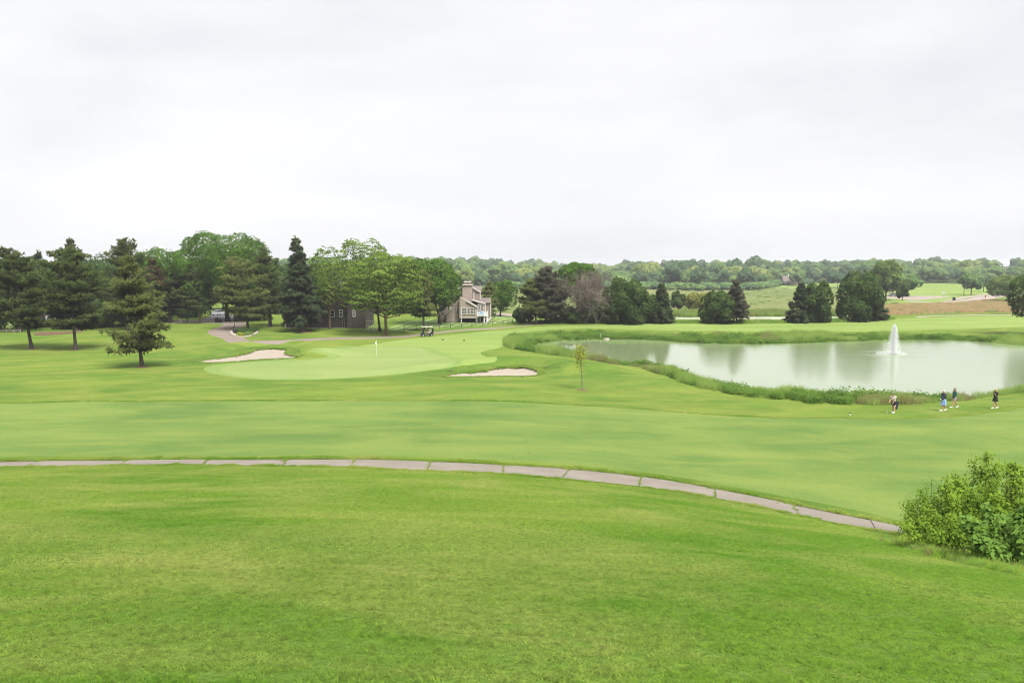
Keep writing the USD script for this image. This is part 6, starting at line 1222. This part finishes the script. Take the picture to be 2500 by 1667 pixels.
    # top
    a = wear.get('loose', .018); to = [_hull((up(g(0, 0, wear.get('hem', .94))), (.122 + a * .8) * k), (waist, (.106 + a) * k)), _hull((waist, (.106 + a) * k), (up(g(.015, .07, 1.22)), (.096 + a) * k), (up(g(.015, -.07, 1.22)), (.096 + a) * k)), _hull((up(g(.015, .07, 1.22)), (.095 + a) * k), (up(g(.015, -.07, 1.22)), (.095 + a) * k), (J['shl'], (.050 + a) * k), (J['shr'], (.050 + a) * k))]
    sl = wear.get('sleeve', 0)
    for n in 'lr':
        if sl > 0: to.append(_hull((J['sh' + n], (.052 + a) * k), (J['sh' + n] + (J['el' + n] - J['sh' + n]) * min(1, sl), (.042 + a) * k)))
        if sl > 1: to.append(_hull((J['el' + n], (.038 + a) * k), (J['el' + n] + (J['wr' + n] - J['el' + n]) * (sl - 1), (.032 + a * .8) * k)))
    v, f = _soft(to, .035, 4); put('top', v + S, f, wear['top'], T, smooth=True)
    # skirt or shorts
    if wear.get('skirt'):
        L = wear['skirt_len'] * k; md = [(J['knee' + n] - J['hip' + n]) / (.40 * k) for n in 'lr']; c0 = up(g(0, 0, .99)); rings = []
        for j, u in enumerate((0, .3, .7, 1.0)):
            xs = [(J['hip' + n] + md[i] * L * u)[0] for i, n in enumerate('lr')]; z = c0[2] + (min(J['hip' + n][2] + md[i][2] * L for i, n in enumerate('lr')) - c0[2]) * u
            cx = (max(xs) + min(xs)) / 2 * u + c0[0] * (1 - u); rx = (.135 + .02 * u) * k + (max(xs) - min(xs)) / 2 * u; ry = (.15 + .075 * u ** .6) * k
            th = np.arange(24) * 2 * np.pi / 24; fl = 1 + (.05 * np.sin(th * 6) if u > .5 else 0); rings.append(np.column_stack([cx + rx * np.cos(th) * fl, ry * np.sin(th) * fl, np.full(24, z)]))
        v = np.vstack(rings); f = np.array([(a_ * 24 + b_, a_ * 24 + (b_ + 1) % 24, a_ * 24 + 24 + (b_ + 1) % 24, a_ * 24 + 24 + b_) for a_ in range(3) for b_ in range(24)]); v2 = v * [.97, .97, 1]; m = MB(); m.add(v, f); m.add(v2, f[:, ::-1]); vv, ff = m.arrays(); put('skirt', vv + S, ff, wear['skirt'], T, smooth=True)
    if wear.get('shorts'):
        sh = [_hull((hip + g(0, 0, .05), .14 * k), (hip, .138 * k))] + [_hull((J['hip' + n], .104 * k), (J['hip' + n] + (J['knee' + n] - J['hip' + n]) * wear['shorts_len'], .095 * k)) for n in 'lr']; v, f = _soft(sh, .035, 4); put('shorts', v + S, f, wear['shorts'], T, smooth=True)
    for n in 'lr':
        v, f = _soft([_hull((J['ank' + n] + g(-.045, 0, -.035), .040 * k), (J['ank' + n] + g(0, 0, .0), .045 * k), (J['toe' + n], .040 * k))], .03, 3); put('shoe', v + S, f, 'white_cloth' if not wear.get('dark_shoes') else 'black_cloth', T, smooth=True)
        if n in wear.get('glove', ''): v, f = _soft([_hull((J['wr' + n], .034 * k), (J['wr' + n] + J['hd' + n] * .10 * k, .036 * k))], .03, 3); put('glove', v + S, f, 'white_cloth', T, smooth=True)
    Rz = np.array([[math.cos(yaw), -math.sin(yaw), 0], [math.sin(yaw), math.cos(yaw), 0], [0, 0, 1]])
    return {n: P + Rz @ (J[n] + S) for n in ('wrl', 'wrr', 'hipl', 'hipr')}
def club(label, a, b, head=True):
    a, b = np.asarray(a, float), np.asarray(b, float); t = thing('golf_club', label, 'golf club', a); d = b - a
    MB().tube([(0, 0, 0), d * .28], .013, 6).put('grip', 'black_plastic', t.GetPath()); MB().tube([d * .27, d], .0075, 6).put('shaft', 'steel', t.GetPath())
    if head: MB().tube([d, d + [-.05, -.02, .01], d + [-.11, -.03, .02]], [.018, .032, .022], 8).put('head', 'rim_metal', t.GetPath())
W = math.pi
j1 = person('golfer in white sleeveless top and dark skort bending over a club', (2182, 1008), W * 1.22, dict(lean=.36, leg_l=(.42, .42), leg_r=(.02, .22), arm_l=(.50, .05, .25), arm_r=(.55, .05, .35), in_l=.35, in_r=.15, turn=.1), dict(top='pink_white_cloth', hem=.98, sleeve=.15, skirt='black_cloth', skirt_len=.20, hair='dark_hair', tail=True, glove=''), 1.62)
j2 = person('golfer with white hair in navy sweater and blue patterned skirt, arm stretched out', (2303, 1003), W * 1.03, dict(lean=.02, leg_l=(.30, .08), leg_r=(-.16, .42), arm_l=(.75, .25, .25), arm_r=(-.15, .15, .15), turn=-.2), dict(top='navy_cloth', hem=.90, loose=.045, sleeve=1.9, skirt='patterned_cloth', skirt_len=.36, hair='white_hair', glove='lr'), 1.66)
j3 = person('golfer in green jacket and pale shorts striding behind the navy sweater', (2330, 995), W * 1.02, dict(lean=.04, leg_l=(.40, .06), leg_r=(-.30, .35), arm_l=(.12, .08, .5), arm_r=(-.12, .12, .35), turn=0), dict(top='teal_cloth', hem=.86, loose=.035, sleeve=1.95, shorts='grey_cloth', shorts_len=.48, hair='brown_hair', long=True), 1.64)
j4 = person('blonde golfer in short black outfit walking with one hand raised to chin', (2429, 997), W * 1.03, dict(lean=-.02, leg_l=(.32, .05), leg_r=(-.24, .30), arm_l=(.35, .10, 2.1), arm_r=(-.05, .10, .12), turn=.1), dict(top='black_cloth', hem=.90, sleeve=.8, loose=.03, skirt='black_cloth', skirt_len=.24, hair='blonde_hair', long=True), 1.64)
g = ground_at([(2164, 1008)])[0]; club('golf club held down by the golfer in white', j1['wrr'] + [0, 0, .03], g + [.1, 0, .03])
for k_, (dx, dz) in enumerate(((.30, .42), (.34, .16))): club('pale golf club carried %s under the arm of the green jacket' % ('higher' if k_ == 0 else 'lower'), j3['wrr'] + [-.25, .06, -.28 + .1 * k_], j3['wrr'] + [dx, .10, dz])
t = thing('towel', 'white towel hanging behind the golfer in white', 'towel', j1['hipr'] + np.array([.20, .10, -.05])); MB().box((-.08, -.02, -.32), (.08, .02, .06), ch=.015).put('cloth', 'white_cloth', t.GetPath())
def stand_bag(px, label):
    P = ground_at([px])[0]; t = thing('golf_bag', label, 'golf bag', P, scale=.72); MB().tube([(0, 0, .02), (.02, 0, .1), (.16, .05, .82), (.17, .05, .88)], [.10, .12, .13, .12], 12).put('bag', 'navy_cloth', t.GetPath(), smooth=40)
    for q in (-.15, .15): MB().tube([(.13, .05, .68), (-.18, q, .0)], .010, 5).put('leg', 'steel', t.GetPath())
    for k in range(4): c = MB(); x, y = .17 + .05 * math.cos(k * 1.6), .05 + .05 * math.sin(k * 1.6); c.tube([(x, y, .84), (x + .03, y, 1.02)], .007, 4); c.tube([(x + .03, y, 1.0), (x + .09, y, 1.05)], .018, 5); c.put('club', 'steel', t.GetPath())
stand_bag((2188, 999), 'dark golf bag standing just behind the golfer in white')
# two tone marker on the fairway edge left of the golfers, and the cart driver
P = ground_at([(2075.5, 1014.5)])[0]; t = thing('tee_marker', 'small black and white ball shaped marker left of the golfer in white', 'tee marker', P)
m = trimesh.creation.icosphere(2, .07); put('ball', np.array(m.vertices) + [0, 0, .065], m.faces, 'white_cloth', t.GetPath(), smooth=True); m = trimesh.creation.icosphere(2, .065); put('top_ball', np.array(m.vertices) * [1, 1, .9] + [0, 0, .19], m.faces, 'black_plastic', t.GetPath(), smooth=True)
c_, s_ = math.cos(CART_RZ), math.sin(CART_RZ)
for yy, lb, tp, hr in ((-.26, 'driver in pale shirt and dark cap seated in the golf cart', 'grey_cloth', 'dark_hair'), (.26, 'passenger in dark top seated in the golf cart', 'navy_cloth', 'dark_hair')):
    person(lb, None, CART_RZ + W, dict(seated=True, lean=-.10, leg_l=(1.35, 1.15), leg_r=(1.30, 1.1), arm_l=(.75, .05, .45), arm_r=(.70, .05, .5), turn=0), dict(top=tp, sleeve=.6, hem=.92, shorts='black_cloth', shorts_len=.75, hair=hr, dark_shoes=True), 1.62, P=CART + np.array([.36 * c_ - yy * s_, .36 * s_ + yy * c_, .86]))
# ---------------------------------------------------------------- grass blades on the near slope
gn_nodes, gl, go = turf_nodes((0.205, 0.40, 0.038), (0.385, 0.53, 0.09), (0.68, 0.65, 0.24), big=0.12, mid=0.35, grain=0.62, fine=15.0, streak=(0.6, 1, 1), cmix=0.62)
gn_nodes.update({"rr": ("rgb_ramp", {"ramp": [(0.0, (0.6, 0.66, 0.5)), (0.5, (0.98, 1.0, 0.9)), (0.9, (1.3, 1.22, 1.15)), (1.0, (1.9, 1.5, 1.7))]}), "m9": ("mix_color", {"blend_type": "multiply", "fac": 1.0, "use_clamp": False}),
                 "p": ("principled_bsdf", {"roughness": 0.55, "specular_ior_level": 0.18}), "t": ("translucent_bsdf", {}), "x": ("mix_closure", {"fac": 0.5}), **LEAN_NODES(0.9)})
gl += LEAN_LINKS + [("g.random_per_island", "rr.fac"), (go, "m9.a"), ("rr.color", "m9.b"), ("m9.result", "p.base_color"), ("m9.result", "t.color"), ("p.BSDF", "x.closure1"), ("t.BSDF", "x.closure2")]
mat('grass_blades', gn_nodes, gl, surface="x.closure")
def grass_patch(seed, size, n, h, w, lean=0.8):
    g = np.random.default_rng(seed); b = np.column_stack([g.uniform(-size / 2, size / 2, (n, 2)), np.full(n, -0.01)])
    cl = meshkit.noise(np.column_stack([b[:, 0] * 9, b[:, 1] * 9, b[:, 0] * 0]), seed)
    hh = h * (0.45 + 0.6 * g.random(n)) * (0.25 + 1.5 * cl); a = g.random(n) * 6.28; ld = np.column_stack([np.cos(a), np.sin(a), 0 * a]) * (lean * hh * (0.3 + 0.9 * g.random(n)))[:, None]
    s = np.column_stack([-np.sin(a), np.cos(a), 0 * a]) * (w * (.7 + .6 * g.random(n)))[:, None] / 2
    m = b + ld * .42 + np.column_stack([0 * hh, 0 * hh, hh * .65]); t = b + ld + np.column_stack([0 * hh, 0 * hh, hh * .95])
    v = np.stack([b, m + s, t, m - s], 1).reshape(-1, 3); k = np.arange(n)[:, None] * 4; f = np.vstack([k + [0, 1, 2], k + [0, 2, 3]])
    return [(*wound(v, f, np.repeat(unit(ld * .3 / (hh[:, None] + .01) + [0, 0, .9]), 4, 0))[:2], 'grass_blades', np.repeat(unit(ld * .3 / (hh[:, None] + .01) + [0, 0, .9]), 4, 0))]
path_clear = near_path_poly.buffer(0.02)
def slope_normals(q, e=.3):
    dx = (HH(q[:, 0] + e, q[:, 1]) - HH(q[:, 0] - e, q[:, 1])) / (2 * e); dy = (HH(q[:, 0], q[:, 1] + e) - HH(q[:, 0], q[:, 1] - e)) / (2 * e); return unit(np.column_stack([-dx, -dy, np.ones(len(q))]))
def lay(name, size, r0, r1, protos, label, seed):
    g = np.random.default_rng(seed); xs = np.arange(-30, 34, size); X, Y = np.meshgrid(xs, np.arange(2.5, 40, size)); q = np.column_stack([X.ravel(), Y.ravel()]) + g.normal(0, size * .06, (X.size, 2))
    d = np.hypot(q[:, 0], q[:, 1]); ok = (d >= r0) & (d < r1) & (np.abs(q[:, 0]) < q[:, 1] * .72 + 1.2)
    far = shapely.contains_xy(near_path_poly.buffer(size * .5 + .02), q[:, 0], q[:, 1]); beyond = q[:, 1] > np.interp(q[:, 0], pb[:, 0], pb[:, 1])
    ok &= ~far & ~beyond; q = q[ok]; k = len(q)
    instancer(name, protos, np.column_stack([q, HH(q[:, 0], q[:, 1])]), g.uniform(.85, 1.2, k)[:, None] * np.ones(3) * [1, 1, 1], g.integers(0, 4, k) * np.pi / 2 + g.normal(0, .1, k), g.integers(0, len(protos), k), label, 'grass', tilt=slope_normals(q))
    return k
n1 = lay('lawn_grass', .5, 2.5, 10.5, [grass_patch(i, .60, 1500, .034, .0075, 1.5) for i in range(4)], 'short green lawn blades nearest the viewer', 1)
n2 = lay('lawn_grass', .7, 10.0, 19.3, [grass_patch(10 + i, .84, 1300, .036, .012, 1.5) for i in range(4)], 'lawn blades on the middle of the near slope', 2)
n3 = lay('lawn_grass', .6, 18.6, 36, [grass_patch(20 + i, .74, 500, .036, .02, 1.5) for i in range(3)], 'lawn blades on the slope up to the slab path', 3)
print('grass patches', n1, n2, n3)
# fringe along both path edges, weeds in the joints
def fringe_of(line, offset, n, protos, name, label, seed, smin, smax):
    g = np.random.default_rng(seed); ls = shapely.LineString(line); u = g.uniform(0, ls.length, n); p = np.array([ls.interpolate(a).coords[0] for a in u]); p2 = np.array([ls.interpolate(min(a + .05, ls.length)).coords[0] for a in u]); tn = unit(p2 - p + 1e-9); nr = np.column_stack([-tn[:, 1], tn[:, 0]])
    nr[nr[:, 1] < 0] *= -1; q = p + nr * (offset + g.normal(0, .05, n))[:, None]; clump = meshkit.noise(np.column_stack([u / .55, u * 0, u * 0]), seed)
    instancer(name, protos, np.column_stack([q, HH(q[:, 0], q[:, 1])]), g.uniform(smin, smax, n) * (.55 + .9 * clump), g.uniform(0, 6.28, n), g.integers(0, len(protos), n), label, 'grass', tilt=slope_normals(q))
tuft = [grass_patch(40 + i, .20, 120, .085, .011, 1.0) for i in range(3)]
fringe_of(pa, .16, 1500, tuft, 'verge_grass', 'longer fringe of grass overhanging the far edge of the slab path', 5, .7, 1.25)
fringe_of(pb, -.10, 1200, tuft, 'verge_grass', 'fringe of grass along the near edge of the slab path', 6, .45, .8)
jw = []
for (a, b) in [((317, 1123), (289, 1135.8)), ((505, 1122), (495, 1134.5)), ((700, 1120.6), (689, 1137)), ((869, 1120.8), (853, 1140.7)), ((1051, 1126), (1041, 1149)), ((1229, 1135), (1228, 1157)), ((1390, 1144.5), (1370, 1168.5)), ((1567, 1163), (1559, 1188)), ((1745, 1192.5), (1745, 1216)), ((103, 1124.5), (57, 1140)), ((1933, 1229.5), (1954, 1259))]:
    A_, B_ = ground_at([a, b])[:, :2]; g = np.random.default_rng(int(a[0])); w = g.random(26) ** 1.5; jw.append(A_ + (B_ - A_) * w[:, None] + g.normal(0, .03, (26, 2)) * (1.6 - w)[:, None])
    k = 16; jw.append(A_ + g.normal(0, 1, (k, 2)) * [.20, .05] + (B_ - A_) * .05)
jw = np.vstack(jw); g = np.random.default_rng(77)
instancer('joint_weeds', [grass_patch(60 + i, .09, 60, .05, .010, 1.2) for i in range(2)], np.column_stack([jw, HH(jw[:, 0], jw[:, 1]) + .012]), g.uniform(.3, .75, len(jw)), g.uniform(0, 6.28, len(jw)), g.integers(0, 2, len(jw)), 'small green weeds growing in the joints of the slab path', 'weeds')
# longer lip of grass on the upper edges of the bunkers and along the fairway cut
for poly, lb in ((bunker1, 'longer grass lip round the left bunker'), (bunker2, 'longer grass lip round the right bunker')):
    ring = shapely.Polygon(poly).buffer(.12).exterior; g = np.random.default_rng(5); u = g.uniform(0, ring.length, 1400); q = np.array([ring.interpolate(a).coords[0] for a in u]) + g.normal(0, .07, (1400, 2)); back = q[:, 1] > poly[:, 1].mean() - 1.0
    instancer('bunker_lip', [grass_patch(70, .35, 90, .13, .035, 1.0), grass_patch(71, .35, 90, .13, .035, 1.0)], np.column_stack([q, HH(q[:, 0], q[:, 1])]), np.where(back, 1.25, .5) * g.uniform(.7, 1.2, 1400), g.uniform(0, 6.28, 1400), g.integers(0, 2, 1400), lb, 'grass')
fl = fairway[(fairway[:, 1] > 50)]; fl = fl[np.argsort(fl[:, 0])]; fl = fl[(np.abs(fl[:, 0]) < 48)]
ls = shapely.LineString(fl); g = np.random.default_rng(6); u = g.uniform(0, ls.length, 5200); q = np.array([ls.interpolate(a).coords[0] for a in u]) + np.column_stack([g.normal(0, .1, 5200), .22 + .30 * g.random(5200)])
instancer('rough_edge', [grass_patch(80, .45, 80, .055, .03, 1.2), grass_patch(81, .45, 80, .055, .03, 1.2)], np.column_stack([q, HH(q[:, 0], q[:, 1])]), g.uniform(.7, 1.25, 5200), g.uniform(0, 6.28, 5200), g.integers(0, 2, 5200), 'taller rough grass standing along the far fairway edge', 'grass')

# ---------------------------------------------------------------- thicket at the end of the slab path
def thicket_shrub(label, px, h, r, n, leaf, m, seed, stems=14, ratio=.5, up=.35, name='shrub'):
    P = ground_at([px])[0]; t = thing(name, label, 'shrub', P); g = np.random.default_rng(seed); st = MB(); C, N = [], []
    for i in range(stems):
        a = g.random() * 6.28; rr = r * math.sqrt(g.random()); hh = h * (0.55 + .5 * g.random()) * (1 - .35 * (rr / r) ** 2); b = np.array([math.cos(a) * rr * .35, math.sin(a) * rr * .35, -.1]); e = np.array([math.cos(a) * rr, math.sin(a) * rr, hh]); mid = b * .45 + e * .55 + [0, 0, .12 * h]
        u = np.linspace(0, 1, 7)[:, None]; p = (1 - u) ** 2 * b + 2 * u * (1 - u) * mid + u ** 2 * e; st.tube(p, np.linspace(.014, .004, 7), 4, cap=False)
        k = n // stems; w = .16 + .84 * g.random(k) ** .8; q = np.stack([np.interp(w, u[:, 0], p[:, j]) for j in range(3)], 1); o = unit(g.normal(0, 1, (k, 3)) + [0, 0, up]); C.append(q + o * (.06 + .24 * g.random((k, 1))) * (1.15 - .55 * w[:, None])); N.append(unit(o + [0, 0, .5]))
    st.put('stems', BB, t.GetPath()); v, f, nn = cards(np.vstack(C), np.vstack(N), leaf, g, ratio=ratio, mix=.45); put('leaves', v, f, m, t.GetPath(), normals=nn); return t
thicket_shrub('low weedy shrub hiding the end of the slab path', (2254, 1324), 1.05, .6, 2400, 0.066, 'bush_leaves', 1)
thicket_shrub('grey green feathery weed clump behind the path end', (2276, 1320), 1.53, .65, 2400, 0.058, 'bush_dark_leaves', 2, ratio=.3)
thicket_shrub('leafy bright green shrub in the middle left of the thicket', (2310, 1330), 1.72, .85, 3040, 0.086, 'bush_leaves', 3)
thicket_shrub('tallest pale green shrub rising to a point above the thicket', (2368, 1328), 2.46, .75, 3680, 0.086, 'bush_leaves', 4, stems=16)
thicket_shrub('dark green shrub right of the tallest one', (2425, 1338), 1.91, .85, 3200, 0.086, 'bush_dark_leaves', 5)
thicket_shrub('yellow topped weed shrub near the right edge of the thicket', (2468, 1350), 2.00, .85, 3040, 0.070, 'bush_leaves', 6, ratio=.35)
thicket_shrub('broad leaved shrub at the right edge of the picture', (2525, 1360), 2.23, 1.0, 3680, 0.101, 'bush_leaves', 7)
thicket_shrub('small front shrub with broad pale leaves', (2290, 1346), 0.88, .7, 2080, 0.078, 'bush_leaves', 8)
thicket_shrub('front shrub around the dark curled leaf', (2375, 1362), 0.98, .8, 2400, 0.074, 'bush_leaves', 9)
thicket_shrub('dark leaved front shrub at the lower right of the thicket', (2478, 1384), 1.16, .85, 2720, 0.109, 'bush_dark_leaves', 10, ratio=.65)
thicket_shrub('yellow flower heads standing above the right part of the thicket', (2474, 1352), 2.14, .35, 672, 0.039, 'yellow_leaves', 11, stems=8)
fp_ = ground_at([(2205, 1322), (2270, 1350), (2350, 1370), (2430, 1388), (2520, 1410)])[:, :2]; g = np.random.default_rng(9); w = g.random(420) * 4; q = np.stack([np.interp(w, np.arange(5), fp_[:, j]) for j in range(2)], 1) + g.normal(0, .16, (420, 2)) + [0, .35]
instancer('thicket_grass', [[(*clump_blades(90 + i, 30, .30, .012, .12, .9)[:2], m, clump_blades(90 + i, 30, .30, .012, .12, .9)[2])] for i, m in enumerate(('bush_dark_leaves', 'reed_brown_leaves', 'bush_leaves'))], np.column_stack([q, HH(q[:, 0], q[:, 1])]), g.uniform(.25, .8, 420), g.uniform(0, 6.28, 420), g.integers(0, 3, 420), 'long unmown grass at the foot of the thicket', 'grass')
def curled_leaf(label, px, dz, ln, wd, m, rz, back=0.0, pitch=0.0, name='fallen_leaf'):
    P = ground_at([px])[0]; P = P + np.array([0, back, dz]); n = 9; u = np.linspace(0, 1, n); hw = wd * np.sin(np.pi * np.clip(u, .03, .97)) ** .8 / 2; x = (u - .5) * ln; z = .18 * ln * (2 * u - 1) ** 2 + .04 * ln * np.sin(9 * u)
    v = np.vstack([np.column_stack([x, -hw, z + hw * .6]), np.column_stack([x, 0 * x, z]), np.column_stack([x, hw, z + hw * .6])]); c, s = math.cos(pitch), math.sin(pitch); v = np.column_stack([v[:, 0] * c + v[:, 2] * s, v[:, 1], -v[:, 0] * s + v[:, 2] * c]); c, s = math.cos(rz), math.sin(rz); v = np.column_stack([v[:, 0] * c - v[:, 1] * s, v[:, 0] * s + v[:, 1] * c, v[:, 2]])
    f = np.array([(r * n + i, r * n + i + 1, (r + 1) * n + i + 1, (r + 1) * n + i) for r in range(2) for i in range(n - 1)]); k = len(v); m_ = MB(); m_.add(np.vstack([v + P, v + P + [0, 0, .004]]), np.vstack([f[:, ::-1], f + k])); tag(m_.put(name, m, smooth=True), label, 'leaf')
curled_leaf('dark brown curled leaf caught at the front of the thicket', (2392, 1350), .52, .36, .13, 'dark_leaf', .3, -.35, .5)
for k_, (px, lb) in enumerate([((2218, 1331), 'orange fallen leaf left of the thicket, left of a pair'), ((2226, 1332), 'orange fallen leaf left of the thicket, right of a pair')]): curled_leaf(lb, px, .07, .16, .09, 'orange_leaf', .4 + 1.3 * k_)
curled_leaf('pale dry leaf lying in front of the thicket', (2286, 1336), .05, .15, .07, 'pale_leaf', .1, -.6)
